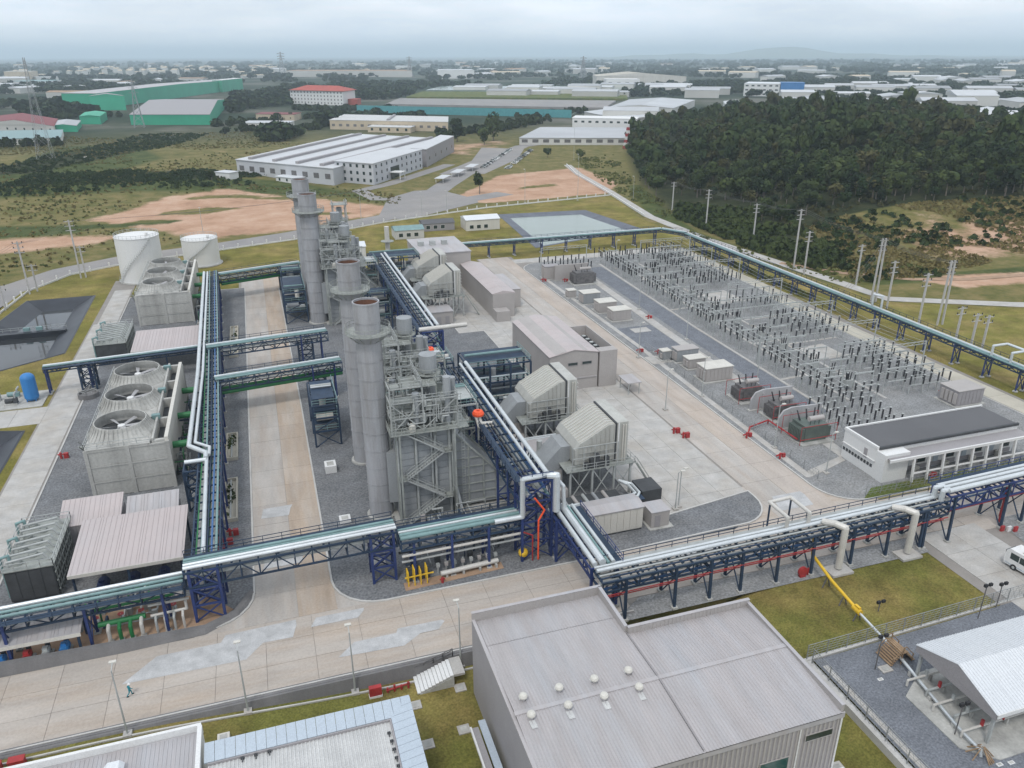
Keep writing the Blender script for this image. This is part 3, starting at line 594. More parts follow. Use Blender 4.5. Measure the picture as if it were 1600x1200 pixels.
def make_boiler():
    Y = 112.0
    t = thing('heat_recovery_boiler', 'grey ribbed boiler casing with zigzag stairs, in the front row', 'boiler', (15.6, Y, 0), 'heat recovery boilers')
    x0, x1, y0, y1, z1 = 15.8, 25.0, Y - 3.2, Y + 3.2, 16.0
    MB().box(x0, x1, y0, y1, .4, z1).build('casing', 'hrsg', t)
    fr = MB()
    for x in (x0 + .1, 18.9, 22.0, x1 - .1):
        for y in (y0 - .2, y1 + .2): fr.bar((x, y, 0), (x, y, z1 + .6), .38)
    fr.build('column_frame', 'grating', t)
    for (xa, xb) in ((16.1, 18.65), (19.15, 21.75), (22.25, 24.65)):  # stiffened casing panels between the columns
        for k in range(13):
            z = .7 + k * 1.17
            for yy, sg in ((y0, -1), (y1, 1)):
                if sg == 1 and k % 2: continue
                MB().box(xa, xb, min(yy, yy + sg * .1), max(yy, yy + sg * .1), z, z + 1.0).build('casing_panel', 'hrsg', t)
    # inlet transition duct
    prof = [(25.0, 1.0), (34.0, 1.0), (34.0, 4.6), (25.0, 14.6)]
    MB().extr(prof, y0 + .2, y1 - .2).build('inlet_duct', 'hrsg', t)
    rb = MB()
    for k in range(8):
        z = 1.6 + k * 1.6; xe = 34 if z < 4.6 else 25 + 9 * (14.6 - z) / 10.0
        rb.bar((25.1, y0 + .12, z), (xe - .1, y0 + .12, z), .16); 
    for x in (27.5, 30.0, 32.2):
        rb.bar((x, y0 + .1, 1), (x, y0 + .1, 14.6 - (x - 25) * 10 / 9), .22)
    MB().bar((25, y1, 14.8), (34, y1, 4.8), .3).build('duct_edge', 'grating', t); rb.bar((25, y0 + .05, 14.8), (34, y0 + .05, 4.8), .3)
    rb.build('duct_stiffener', 'grating', t)
    # top platforms, drums, silencers
    pl = MB().box(14.8, 27.2, Y - 5.2, Y + 5.0, 16.3, 16.45).box(15.5, 25.5, Y - 3.6, Y + 4, 19.6, 19.72).box(17.5, 23, Y - 2, Y + 3, 22.6, 22.7).build('platform', 'grating', t)
    for z, (a, b_, c_, d_) in ((16.45, (14.8, 27.2, Y - 5.2, Y + 5.0)), (19.72, (15.5, 25.5, Y - 3.6, Y + 4)), (22.7, (17.5, 23, Y - 2, Y + 3))):
        rail(MB(), [(a, c_, z), (b_, c_, z), (b_, d_, z), (a, d_, z), (a, c_, z)], 1.1, 1.6, .08).build('handrail', 'grating', t)
    ps = MB()
    for x in (15.6, 18.6, 22, 25.4):
        for y in (Y - 3.5, Y + 3.9): ps.bar((x, y, 16.4), (x, y, 19.6), .22)
    for x in (17.6, 22.9):
        for y in (Y - 1.9, Y + 2.9): ps.bar((x, y, 19.7), (x, y, 22.6), .18)
    for x in (16, 19, 22, 26):
        ps.bar((x, Y - 5, 16.2), (x, Y - 3.2, 14.4), .2)
    ps.build('support_frame', 'grating', t)
    for x, z, r in ((17.3, 17.7, .85), (20.2, 17.9, 1.0), (23.4, 17.6, .75)):
        d = MB().tube((x, Y - 3.0, z), (x, Y + 3.0, z), r, 14); d.ball((x, Y - 3.0, z), r, 10, 6); d.ball((x, Y + 3, z), r, 10, 6); d.build('steam_drum', 'steel', t, smooth=False)
    for x, dy, za, zb, r in ((19.2, -3.9, 17.5, 22.6, .42), (24.2, -3.6, 17, 24.6, .46), (25.3, -2.2, 17, 23.8, .46), (22.6, 2.2, 17, 26.4, 1.05), (16.6, 1.5, 17, 23, .35), (21, 3.2, 19, 23.5, .4)):
        s = MB().tube((x, Y + dy, za), (x, Y + dy, zb - 1.4), r, 12); s.tube((x, Y + dy, zb - 2.8), (x, Y + dy, zb), r * 1.35, 12); s.build('silencer', 'hrsg', t)
    MB().lathe((22.6, Y + 2.2, 23.2), [(1.1, 0), (2.0, 0), (2.0, .12), (1.1, .12)], 16).build('silencer_platform', 'grating', t)
    rr = MB()
    for i in range(12):
        a, b_ = 2 * PI * i / 12, 2 * PI * (i + 1) / 12
        p = (22.6 + 1.95 * math.cos(a), Y + 2.2 + 1.95 * math.sin(a)); q = (22.6 + 1.95 * math.cos(b_), Y + 2.2 + 1.95 * math.sin(b_))
        rr.bar((*p, 23.3), (*p, 24.3), .07); rr.bar((*p, 24.3), (*q, 24.3), .07); rr.bar((*p, 23.8), (*q, 23.8), .06)
    rr.build('handrail', 'grating', t)
    dome = MB().tube((18.4, Y - 4.3, 16.4), (18.4, Y - 4.3, 17.4), .55, 12); dome.ball((18.4, Y - 4.3, 17.4), .55, 10, 4, .8, True); dome.build('blowdown_tank', 'offwhite', t)
    rg = random.Random(5)
    pp = MB()
    for k in range(60):                                          # small bore piping between drums and platforms
        x, y, z = rg.uniform(15.5, 26), rg.uniform(Y - 4.4, Y + 4), rg.uniform(16.8, 21)
        pts = [(x, y, z)]
        for q in range(3):
            a = rg.choice('xyz'); l = rg.uniform(.8, 2.8) * rg.choice((-1, 1)); x, y, z = (min(26.5, max(15, x + l)) if a == 'x' else x), (min(Y + 4.4, max(Y - 4.6, y + l)) if a == 'y' else y), (min(23, max(16.6, z + abs(l))) if a == 'z' else z)
            pts.append((x, y, z + .001))
        for a, b_ in zip(pts, pts[1:]):
            if (Vector(a) - Vector(b_)).length > .1: pp.tube(a, b_, rg.choice((.09, .13, .18)), 6)
    pp.build('small_piping', 'steel', t)
    for k in range(16): MB().cbox(rg.uniform(15.4, 26.4), rg.uniform(Y - 4.6, Y + 4.2), rg.choice((16.45, 19.7)), rg.uniform(.3, .9), rg.uniform(.3, .9), rg.uniform(.5, 1.4)).build('valve_box', 'grating', t)
    for x in (15.2, 20.2, 25.6):
        for y in (Y - 4.4, Y + 4.4): MB().bar((x, y, 16.4), (x, y, 24.0 if x < 25 else 21.5), .2).build('upper_column', 'steel', t)
    for z in (18.8, 21.4, 23.8):
        e = 25.6 if z < 22 else 20.2; q = MB()
        for y in (Y - 4.4, Y + 4.4): q.bar((15.2, y, z), (e, y, z), .18)
        for x in (15.2, 20.2, e): q.bar((x, Y - 4.4, z), (x, Y + 4.4, z), .18)
        q.build('upper_beam', 'steel', t); rail(MB(), [(15.2, Y - 4.5, z), (e, Y - 4.5, z), (e, Y + 4.5, z)], 1.0, 1.3, .07).build('handrail', 'steel', t)
        MB().box(15.4, (15.4 + e) / 2 - 1, Y - 4.3, Y - 2.8, z + .1, z + .18).build('catwalk', 'grating', t)
    q = MB(); q.bar((15.2, Y - 4.4, 16.4), (20.2, Y - 4.4, 21.4), .14); q.bar((20.2, Y - 4.4, 16.4), (15.2, Y - 4.4, 21.4), .14); q.bar((20.2, Y - 4.4, 16.6), (25.6, Y - 4.4, 21.4), .14); q.build('upper_brace', 'steel', t)
    for x, za, zb, r in ((18.9, .5, 20, .2), (21.4, .5, 19.5, .16), (22.0, 2, 21, .22), (24.3, .5, 22, .24), (16.0, 4, 18, .14)): MB().tube((x, Y - 3.65, za), (x, Y - 3.65, zb), r, 8).build('riser_pipe', 'steel', t)
    for x, yy, za, zb in ((15.4, Y - 5.1, 16.4, 24), (25.9, Y - 4.6, 16.4, 22), (26.6, Y - 3.4, .5, 16.4)):
        ld = MB()
        for s_ in (-.25, .25): ld.bar((x + s_, yy, za), (x + s_, yy, zb), .06)
        for j in range(int((zb - za) / .5)): ld.bar((x - .25, yy, za + j * .5), (x + .25, yy, za + j * .5), .05)
        ld.build('ladder', 'steel', t)
    # zigzag stairs on the south face
    for k in range(4):
        z0, z2 = k * 4.1, (k + 1) * 4.1 if k < 3 else 16.4
        xa, xb = ((17.0, 23.2) if k % 2 == 0 else (23.2, 17.0)); f = MB(); yy = Y - 4.35
        for s in (-.45, .45):
            f.bar((xa, yy + s, z0), (xb, yy + s, z2), .08, .2)
            f.bar((xa, yy + s, z0 + 1.05), (xb, yy + s, z2 + 1.05), .07); f.bar((xa, yy + s, z0 + .55), (xb, yy + s, z2 + .55), .05)
            for j in range(5):
                q = j / 4; f.bar((xa + (xb - xa) * q, yy + s, z0 + (z2 - z0) * q), (xa + (xb - xa) * q, yy + s, z0 + (z2 - z0) * q + 1.05), .06)
        for j in range(15): q = (j + .5) / 15; f.cbox(xa + (xb - xa) * q, yy, z0 + (z2 - z0) * q, .32, .9, .05)
        f.build('stair_flight', 'steel', t)
        if k < 3:
            lx = xb; ld = MB().box(min(lx, lx + (1.2 if k % 2 == 0 else -1.2)), max(lx, lx + (1.2 if k % 2 == 0 else -1.2)), Y - 5.0, Y - 3.4, z2 - .08, z2 + .02)
            e = lx + (1.2 if k % 2 == 0 else -1.2); rail(ld, [(e, Y - 3.5, z2), (e, Y - 5, z2), (lx, Y - 5, z2)], 1.05, 1.2)
            ld.bar((e, Y - 4.9, 0), (e, Y - 4.9, z2), .16); ld.build('stair_landing', 'grating', t)
    for x in (16.2, 24.9): MB().bar((x, Y - 5.0, 0), (x, Y - 5.0, 16.4), .26).build('stair_column', 'grating', t)
    MB().pipe([(24.9, Y - 4.4, 16), (24.9, Y - 4.4, 6.0)], .28).build('downcomer', 'steel', t)
    MB().pipe([(24.9, Y - 4.4, 6.0), (25.6, Y - 5.0, 2.0), (25.6, Y - 5.0, .4)], .26).build('downcomer_bend', 'clad', t)
    MB().box(15.0, 35, Y - 3.8, Y + 3.8, 0, .4).build('foundation', 'concrete', t)
    return t
boiler0 = make_boiler()
def make_turbine():
    Y = 112.0
    t = thing('gas_turbine_enclosure', 'low grey turbine housing beside the boiler inlet of the front row', 'turbine housing', (38, Y, 0), 'gas turbine housings')
    MB().box(34.3, 44.0, Y - 3.1, Y + 3.1, 0, 4.9).build('housing', 'hrsg', t)
    for k in range(6): MB().box(34.5 + k * 1.58, 35.9 + k * 1.58, Y - 3.2, Y - 3.1, .4, 4.6).build('wall_panel', 'wallwarm', t)
    rf = MB()
    for k in range(4): rf.cbox(35.6 + k * 2.3, Y + (.9 if k % 2 else -1.1), 4.9, 1.3, 1.3, 1.2 + .5 * (k % 2))
    rf.build('roof_fan', 'steel', t)
    MB().pipe([(36, Y - 2.2, 4.9), (36, Y - 2.2, 7.6), (39.5, Y - 2.2, 7.6)], .55, 10).build('vent_duct', 'steel', t)
    MB().pipe([(41.5, Y + 1.8, 4.9), (41.5, Y + 1.8, 8.2)], .5, 10).build('vent_duct', 'steel', t)
    rail(MB(), [(34.4, Y - 3, 4.9), (43.9, Y - 3, 4.9), (43.9, Y + 3, 4.9)], 1.1, 1.5).build('handrail', 'grating', t)
    for a, b_, c_, d_, h in ((35, 38, -6.8, -4.2, 2.6), (39, 43.5, -7, -4.4, 3.0), (34.5, 37, 4.4, 7, 2.8), (39, 42, 4.2, 6.6, 2.2)): MB().box(a, b_, Y + c_, Y + d_, 0, h).build('oil_skid', 'wallwarm', t)
    return t
turb0 = make_turbine()
def make_intake():
    Y = 111.2; y0, y1 = Y - 5.0, Y + 4.6
    t = thing('air_intake_house', 'pale louvred air intake house on stilts, standing nearest the white container', 'air intake', (49.5, Y, 0), 'air intake filter houses')
    x1 = 54.6
    MB().box(52.6, x1, y0, y1, 6.2, 13.4).build('filter_house', 'intake', t)
    prof = [(45.2, 6.5), (52.3, 6.5), (52.3, 13.1), (51.2, 13.1), (47.4, 11.0), (46.0, 10.3), (45.2, 9.2)]
    MB().extr(prof, y0 + .25, y1 - .25).build('intake_hood', 'intake', t)
    MB().box(52.3, 52.6, y0 + .1, y1 - .1, 6.3, 13.35).build('hood_flange', 'dark', t)
    for k in range(11):                                         # standing seams over the sloping roof
        y = y0 + .6 + k * .84; s = MB()
        s.bar((51.2, y, 13.18), (47.4, y, 11.08), .08, .16); s.bar((51.2, y, 13.18), (52.2, y, 13.18), .08, .16); s.bar((47.4, y, 11.08), (46.0, y, 10.38), .08, .16)
        s.build('roof_seam', 'offwhite', t)
    for k in range(9):
        x = 45.8 + k * .8; zt = 13.1 if x > 51.2 else (11.0 + (x - 47.4) * 2.1 / 3.8 if x > 47.4 else 10.2)
        MB().box(x - .06, x + .06, y0 + .12, y0 + .25, 6.5, zt - .1).build('side_stiffener', 'intake', t)
    for k in range(8):                                          # rain louvres on the east face
        MB().add([(x1, y0 + .1, 6.5 + k * .88), (x1, y1 - .1, 6.5 + k * .88), (x1 + .45, y1 - .1, 6.25 + k * .88), (x1 + .45, y0 + .1, 6.25 + k * .88), (x1, y0 + .1, 6.44 + k * .88), (x1, y1 - .1, 6.44 + k * .88)], [(0, 1, 2, 3), (4, 3, 2, 5), (0, 3, 4), (1, 5, 2)]).build('louvre', 'intake', t)
    for k in range(3):
        MB().box(52.75, 52.95, y0 - .12, y0 - .004, 6.4, 13.3).build('corner_post', 'white', t) if k == 0 else MB().tube((53.2 + k * .45, y0 - .2, 6.2), (53.2 + k * .45, y0 - .2, 13), .12, 8).build('downpipe', 'offwhite', t)
    MB().box(43.2, 55.6, y0 - 1.2, y1 + .8, 5.95, 6.1).build('platform', 'grating', t)
    rail(MB(), [(43.2, y0 - 1.2, 6.1), (55.6, y0 - 1.2, 6.1), (55.6, y1 + .8, 6.1)], 1.1, 1.6).build('handrail', 'steel', t)
    lg = MB()
    for x in (44, 48, 52, 55):
        for y in (y0 - .8, Y, y1):
            MB().bar((x, y, 0), (x, y, 5.95), .32).build('leg', 'steel', t)
    for x in (44, 48, 52): lg.bar((x, y0 - .8, .4), (x + 3.5, y0 - .8, 5.8), .16); lg.bar((x + 3.5, y0 - .8, .4), (x, y0 - .8, 5.8), .16)
    lg.build('brace', 'steel', t)
    dk = MB()
    for k in range(5): dk.cbox(47 + k * .9, y0 - .6, 6.1, .7, .8, 1.0 + .7 * (k % 3))
    dk.build('control_cabinet', 'dark', t)
    st = MB()
    for s in (-.4, .4): st.bar((55.9, y0 - 1 + s, 6.0), (59.6, y0 - 1 + s, 0), .1, .25); st.bar((55.9, y0 - 1 + s, 7.0), (59.6, y0 - 1 + s, 1.0), .06)
    for j in range(12): q = (j + .5) / 12; st.cbox(55.9 + 3.7 * q, y0 - 1, 6.0 - 6.0 * q, .3, .8, .05)
    st.build('stair', 'grating', t)
    for z in (7.4, 8.6, 9.8): MB().bar((45.6, y0 + .1, z), (52.2, y0 + .1, z), .07, .1).build('side_rail', 'intake', t)
    for x in (44.2, 46.2, 48.2, 50.2, 52.4): MB().bar((x, y0 - 1.1, 6.1), (x, y0 - 1.1, 10.5), .12).build('scaffold_post', 'steel', t)
    for z in (8.4, 10.4): MB().bar((44.2, y0 - 1.1, z), (52.4, y0 - 1.1, z), .1).build('scaffold_rail', 'steel', t)
    MB().extr([(40.6, 3.0), (45.2, 6.5), (45.2, 9.0), (43.6, 9.0), (40.6, 6.0)], Y - 2.4, Y + 2.4).build('inlet_elbow', 'hrsg', t)
    return t
intake0 = make_intake()
stack0.scale = (.95, .95, 1)
LB = {'stack': ['', 'tall grey steel chimney with ring platform, tallest of the front pair', 'tall grey steel chimney, nearer one of the two behind the second bridge', 'tall grey steel chimney, rearmost of the four, partly hidden by its neighbour'],
      'boiler': ['', 'grey boiler casing under dense platforms, second from the south road', 'grey boiler casing beside the third chimney, largely hidden', 'grey boiler casing beside the rearmost chimney'],
      'turb': ['', 'low grey turbine housing in the second row under the pipe rack', 'low grey turbine housing in the third row', 'low grey turbine housing in the rear row'],
      'intake': ['', 'pale louvred air intake house beside the grey turbine hall', 'pale louvred air intake house, third from the south road', 'pale louvred air intake house, farthest from the south road']}
for i, (v0, du, _) in enumerate(UNITS):
    if i == 0: continue
    q = dup(stack0, (13.3 + du, v0, 0), 0, LB['stack'][i]); q.scale = ((.95, 1.18, 1.18)[i - 1], (.95, 1.18, 1.18)[i - 1], (38, 36, 37)[i - 1] / 36.6)
    dup(boiler0, (15.6 + du, v0, 0), 0, LB['boiler'][i])
    dup(turb0, (38, v0, 0), 0, LB['turb'][i])
    dup(intake0, (49.5 + (-1.2, -2, -1.4)[i - 1], v0 - .8 - (0, 1, 2)[i - 1], 0), 0, LB['intake'][i])
# ------------------------------------------------------------------ pipe racks
def rack(label, pts, wd=4.0, depth=1.6, legs=(), pipes=(), low=(), hand=True, m='blue', lm='blue', grate=True, name='pipe_rack', bay=2.6, splay=0.0, brace=True, cat='pipe rack', legw=.34, base0=0.0, tray=True, group=None, gm='navy'):
    """steel pipe bridge along the 3-d polyline pts (top of steel); pipes: (offset, height above, radius, material)"""
    p0 = Vector(pts[0]); t = thing(name, label, cat, (p0.x, p0.y, 0), group)
    for a, b in zip(pts, pts[1:]):
        a = Vector(a); b = Vector(b); d = b - a; ln = d.length; d.normalize(); n = Vector((-d.y, d.x, 0)).normalized()
        for s in (-1, 1):
            tr = MB(); o = n * (s * wd / 2); dz = Vector((0, 0, depth)); nb = max(1, round(ln / bay))
            tr.bar(a + o, b + o, .22, .26); tr.bar(a + o - dz, b + o - dz, .22, .26)
            for i in range(nb + 1): q = a + d * (ln * i / nb) + o; tr.bar(q, q - dz, .15)
            for i in range(nb):
                q0 = a + d * (ln * i / nb) + o; q1 = a + d * (ln * (i + 1) / nb) + o
                if i % 2: tr.bar(q0, q1 - dz, .13)
                else: tr.bar(q0 - dz, q1, .13)
            tr.build('truss', m, t)
        nb = max(1, round(ln / bay))
        for i in range(nb + 1):
            q = a + d * (ln * i / nb)
            for zz in (0, depth): MB().bar(q - n * wd / 2 - Vector((0, 0, zz)), q + n * wd / 2 - Vector((0, 0, zz)), .2, .24).build('cross_beam', m, t)
        MB().bar(a, b, .1).build('deck_stringer', m, t)
        if grate:
            g = MB(); o = n * (wd / 2 + .45); u = Vector((0, 0, .1))
            g.add([a + o - n * .4 + u, b + o - n * .4 + u, b + o + n * .45 + u, a + o + n * .45 + u, a + o - n * .4 + u * 1.6, b + o - n * .4 + u * 1.6, b + o + n * .45 + u * 1.6, a + o + n * .45 + u * 1.6], [(0, 1, 2, 3), (7, 6, 5, 4), (0, 4, 5, 1), (1, 5, 6, 2), (2, 6, 7, 3), (3, 7, 4, 0)])
            g.build('walkway', gm, t)
            if hand:
                h = MB(); rail(h, [a + o + n * .42, b + o + n * .42], 1.1, 2.4, .08); h.build('handrail', m, t)
        for po, pz, r, pm in pipes:
            o = n * po + Vector((0, 0, pz + r)); e = MB().tube(a + o, b + o, r, 10); nb2 = max(1, round(ln / 7))
            e.build('pipe', pm, t)
        sh = MB()
        for i in range(max(1, round(ln / 6)) + 1):
            q = a + d * min(ln, i * 6)
            for po, pz, r, pm in pipes: sh.cbox(*(q + n * po + Vector((0, 0, .05))), .3, .3, max(.06, pz))
        sh.build('pipe_shoe', m, t)
        for po, pz, r, pm in low:
            o = n * po - Vector((0, 0, pz)); MB().tube(a + o, b + o, r, 8).build('pipe', pm, t)
        if tray:
            tm_ = MB(); 
            for po, pz in ((-wd * .18, depth * .5), (wd * .3, depth * .55)): 
                o = n * po - Vector((0, 0, pz)); tm_.bar(a + o, b + o, .7, .12)
            tm_.build('cable_tray', 'steel', t)
    for lg in legs:
        x, y, ang, z = lg[:4]; w2 = (lg[4] if len(lg) > 4 else wd) / 2; n = Vector((math.cos(R(ang)), math.sin(R(ang)), 0)); c_ = Vector((x, y, 0))
        for s in (-1, 1): MB().bar(c_ + n * s * (w2 + splay) + Vector((0, 0, base0)), c_ + n * s * w2 + Vector((0, 0, z)), legw).build('column', lm, t)
        if brace:
            br = MB(); h = z - depth if z > depth + 1.5 else z; k = 2 if h > 6 else 1
            for j in range(k):
                za, zb = .3 + h * j / k, h * (j + 1) / k
                br.bar(c_ - n * w2 + Vector((0, 0, za)), c_ + n * w2 + Vector((0, 0, zb)), .15); br.bar(c_ + n * w2 + Vector((0, 0, za)), c_ - n * w2 + Vector((0, 0, zb)), .15)
                br.bar(c_ - n * w2 + Vector((0, 0, zb)), c_ + n * w2 + Vector((0, 0, zb)), .18)
            br.build('cross_brace', lm, t)
        ft = MB()
        for s in (-1, 1): q = c_ + n * s * (w2 + splay); ft.cbox(q.x, q.y, 0, .8, .8, .3)
        ft.build('footing', 'concrete', t)
    return t
def tower(t, x0, x1, y0, y1, z, m='blue', lev=3, legw=.36):
    """four-legged braced tower, added to thing t as parts"""
    for x in (x0, x1):
        for y in (y0, y1): MB().bar((x, y, 0), (x, y, z), legw).build('column', m, t)
    for (a, b) in (((x0, y0), (x1, y0)), ((x1, y0), (x1, y1)), ((x1, y1), (x0, y1)), ((x0, y1), (x0, y0))):
        br = MB()
        for j in range(lev):
            za, zb = z * j / lev + .2, z * (j + 1) / lev
            br.bar((*a, za), (*b, zb), .16); br.bar((*b, za), (*a, zb), .16); br.bar((*a, zb), (*b, zb), .24)
        br.build('cross_brace', m, t)
S3 = [(-1.3, .25, .30, 'clad'), (-.45, .25, .22, 'clad'), (.5, .2, .30, 'teal'), (1.3, .2, .22, 'teal')]
# south bridge over the middle road, with its two leg towers, and its lower continuations west and east
t = rack('blue truss pipe bridge with silver pipes crossing the middle road at the south end', [(-15.2, 94.2, 8.0), (12.9, 95.2, 8.0)], 3.0, 2.3, (), [(-1.0, .25, .26, 'clad'), (-.3, .25, .26, 'clad'), (.4, .2, .2, 'teal'), (1.0, .2, .24, 'teal')], m='navy', bay=2.4)
tower(t, -14.6, -11.0, 92.8, 95.8, 8.0); tower(t, 9.2, 12.4, 93.7, 96.7, 8.0)
t = rack('low blue pipe bridge with silver pipe running west past the cooler boxes', [(-15.4, 93.6, 6.6), (-80, 91.2, 6.6)], 3.0, 1.4, [(x, 93.4 - (-20 - x) * .037, 88, 6.6) for x in (-18, -27, -36, -50, -64)], [(-.9, .2, .28, 'clad'), (-.1, .2, .22, 'teal'), (.8, .2, .22, 'teal')], m='navy')
t = rack('low pipe rack with pale green pipes in front of the nearest boiler', [(13.2, 93.8, 7.0), (31.5, 94.2, 7.0)], 3.4, 1.2, [(x, 94, 90, 7.0) for x in (15, 20.5, 26)], [(-1.2, .25, .3, 'teal'), (-.4, .25, .3, 'teal'), (.5, .2, .24, 'clad'), (1.2, .2, .2, 'teal')], low=[(-1.6, 2.2, .2, 'cladw'), (-1.2, 3.4, .18, 'steel'), (.5, 2.5, .2, 'steel'), (1.4, 3.6, .2, 'dark')], m='navy')
# tall north-south racks between the boilers and the turbines
tall = [(1.6, .5, .36, 'clad'), (.5, .4, .26, 'clad'), (-.7, .1, .12, 'navy'), (-1.2, .1, .10, 'dark'), (-1.7, .1, .12, 'navy')]
tall = [(-a, b, c_, d_) for a, b, c_, d_ in tall]
t = rack('tall dark blue pipe rack with two silver pipes beside the front boilers', [(33.4, 92.6, 13.4), (33.4, 139, 13.4)], 4.6, 4.2, [(33.4, y, 0, 13.4) for y in (99, 104.5, 117, 122, 127, 137)], tall, low=[(-1.8, 2.8, .25, 'teal'), (-.6, 2.8, .2, 'steel'), (.8, 2.8, .25, 'bluepipe'), (1.6, 1.4, .2, 'teal'), (-1.2, 1.4, .2, 'bluepipe')], bay=3.0, m='navy')
tower(t, 31.1, 35.7, 92.2, 95.4, 13.4, lev=4)
hd = MB(); rail(hd, [(31.0, 92.2, 13.5), (35.8, 92.2, 13.5)], 1.1, 1.5, .09); hd.build('handrail', 'blue', t)
for dx, r, m in ((-2.6, .38, 'clad'), (-1.9, .26, 'clad')):
    MB().pipe([(36.0 + dx * .2, 93.4 + dx * .3, 14.0), (31.2 + dx * .4 + 1, 93.2 + dx * .35, 14.0), (31.2 + dx * .4 + 1, 93.2 + dx * .35, 7.8), (27, 93.4 + dx * .35, 7.6)], r, 10).build('riser_pipe', m, t)
MB().pipe([(35.0, 92.6, 13.9), (36.3, 92.0, 13.9), (36.3, 92.0, 8.0)], .55, 10).build('riser_pipe', 'clad', t)
MB().pipe([(37.2, 94, 12), (37.6, 92.6, 11.6), (37.6, 92.0, 8.0)], .3, 10).build('riser_pipe', 'clad', t)
MB().pipe([(33.5, 91.8, 0.2), (33.5, 91.8, 7.0), (34.4, 91.8, 8.6), (32.8, 91.6, 11.0)], .14, 8).build('fire_main', 'orange', t, label='orange riser pipe')
MB().pipe([(32.6, 91.8, 0.2), (32.6, 91.8, 4.6), (31.2, 91.8, 5.4)], .12, 8).build('fire_main', 'red', t)
t = rack('tall dark blue pipe rack with two silver pipes beside the rear boilers', [(33.4, 163, 13.4), (33.4, 236, 13.4)], 4.6, 4.2, [(33.4, y, 0, 13.4) for y in (172, 183, 194, 204, 215, 226)], tall, low=[(-1.8, 2.8, .25, 'teal'), (-.6, 2.8, .2, 'steel'), (.8, 2.8, .25, 'bluepipe'), (1.6, 1.4, .2, 'teal')], bay=3.2, m='navy')
tower(t, 31.1, 35.7, 161.5, 165, 13.4, lev=4)
MB().pipe([(30.5, 162.2, 13.9), (41.5, 162.6, 13.9)], .5, 10).build('header_pipe', 'cladw', t)
# cross rack decks between the blocks (the dark blue boxes at the ends of the tall racks)
def deck_block(label, x0, x1, y0, y1, z, sm='navy'):
    t = thing('process_deck', label, 'steel frame', ((x0 + x1) / 2, (y0 + y1) / 2, 0), 'open steel frames')
    nx = max(1, round((x1 - x0) / 5)); ny = max(1, round((y1 - y0) / 5))
    for i in range(nx + 1):
        for j in range(ny + 1):
            x, y = x0 + (x1 - x0) * i / nx, y0 + (y1 - y0) * j / ny; MB().bar((x, y, 0), (x, y, z), .34).build('column', sm, t)
    for zz in (z * .38, z * .7, z):
        b_ = MB()
        for i in range(nx + 1): x = x0 + (x1 - x0) * i / nx; b_.bar((x, y0, zz), (x, y1, zz), .25, .3)
        for j in range(ny + 1): y = y0 + (y1 - y0) * j / ny; b_.bar((x0, y, zz), (x1, y, zz), .25, .3)
        b_.build('beam', sm, t)
        MB().box(x0 + .3, x1 - .3, y0 + (y1 - y0) * .25, y1 - .2, zz + .16, zz + .24).build('deck', sm, t)
        rail(MB(), [(x0, y0, zz + .1), (x1, y0, zz + .1), (x1, y1, zz + .1)], 1.1, 1.8, .08).build('handrail', 'teal', t)
    br = MB()
    for i in range(nx):
        xa, xb = x0 + (x1 - x0) * i / nx, x0 + (x1 - x0) * (i + 1) / nx
        if i % 2 == 0: br.bar((xa, y0, 0), (xb, y0, z * .38), .16); br.bar((xb, y0, 0), (xa, y0, z * .38), .16); br.bar((xa, y0, z * .38), (xb, y0, z * .7), .16)
    br.build('cross_brace', sm, t)
    rg = random.Random(int(x0 * 7 + y0))
    for k in range(6):
        y = rg.uniform(y0 + .5, y1 - .5); r = rg.choice((.15, .22, .3)); zz = rg.choice((z * .38, z * .7, z)) + .5 + r
        MB().pipe([(x0 + .4, y, zz), (x1 - .4, y, zz)], r, 8).build('pipe', rg.choice(('clad', 'teal', 'steel', 'cladw')), t)
    for k in range(3):
        x = rg.uniform(x0 + 2, x1 - 2); y = rg.uniform(y0 + 1.2, y1 - 1.2); v = MB(); 
        if k % 2: v.tube((x - 1.6, y, z * .38 + 1.4), (x + 1.6, y, z * .38 + 1.4), .8, 12)
        else: v.tube((x, y, z * .7 + .2), (x, y, z * .7 + 2.2), .65, 12)
        v.build('vessel', rg.choice(('steel', 'offwhite', 'hrsg')), t)
    return t
deck_block('dark blue steel frame full of pipes between the front boilers and the grey hall', 36, 49, 140, 149, 12.4)
deck_block('dark blue steel frame with pipes at the far end of the rear pipe rack', 31, 46, 238, 247, 11.8)
deck_block('dark steel frame behind the second boiler, left of the grey turbine hall', 18, 34, 145, 152, 12.0)
deck_block('dark steel frame in front of the third boiler', 20, 31, 203, 209, 11)
deck_block('dark blue stair frame beside the front chimneys on the middle road side', 5.0, 9.8, 139.5, 152, 8.6)
deck_block('dark blue stair frame left of the third chimney', 3.6, 9.6, 219, 236, 9.0)
deck_block('dark steel frame left of the rear chimney', 4, 10, 246, 254, 8)
deck_block('pale grey steel frame packed with pipes between the two front boilers', 16.5, 31.5, 117.6, 126.4, 15.0, 'steel')
deck_block('pale grey steel frame packed with pipes between the two rear boilers', 16.5, 31, 224.5, 233.5, 14.0, 'steel')
deck_block('grey steel frame of pipes behind the second boiler', 15.5, 30.5, 137.5, 144, 16.0, 'grating')
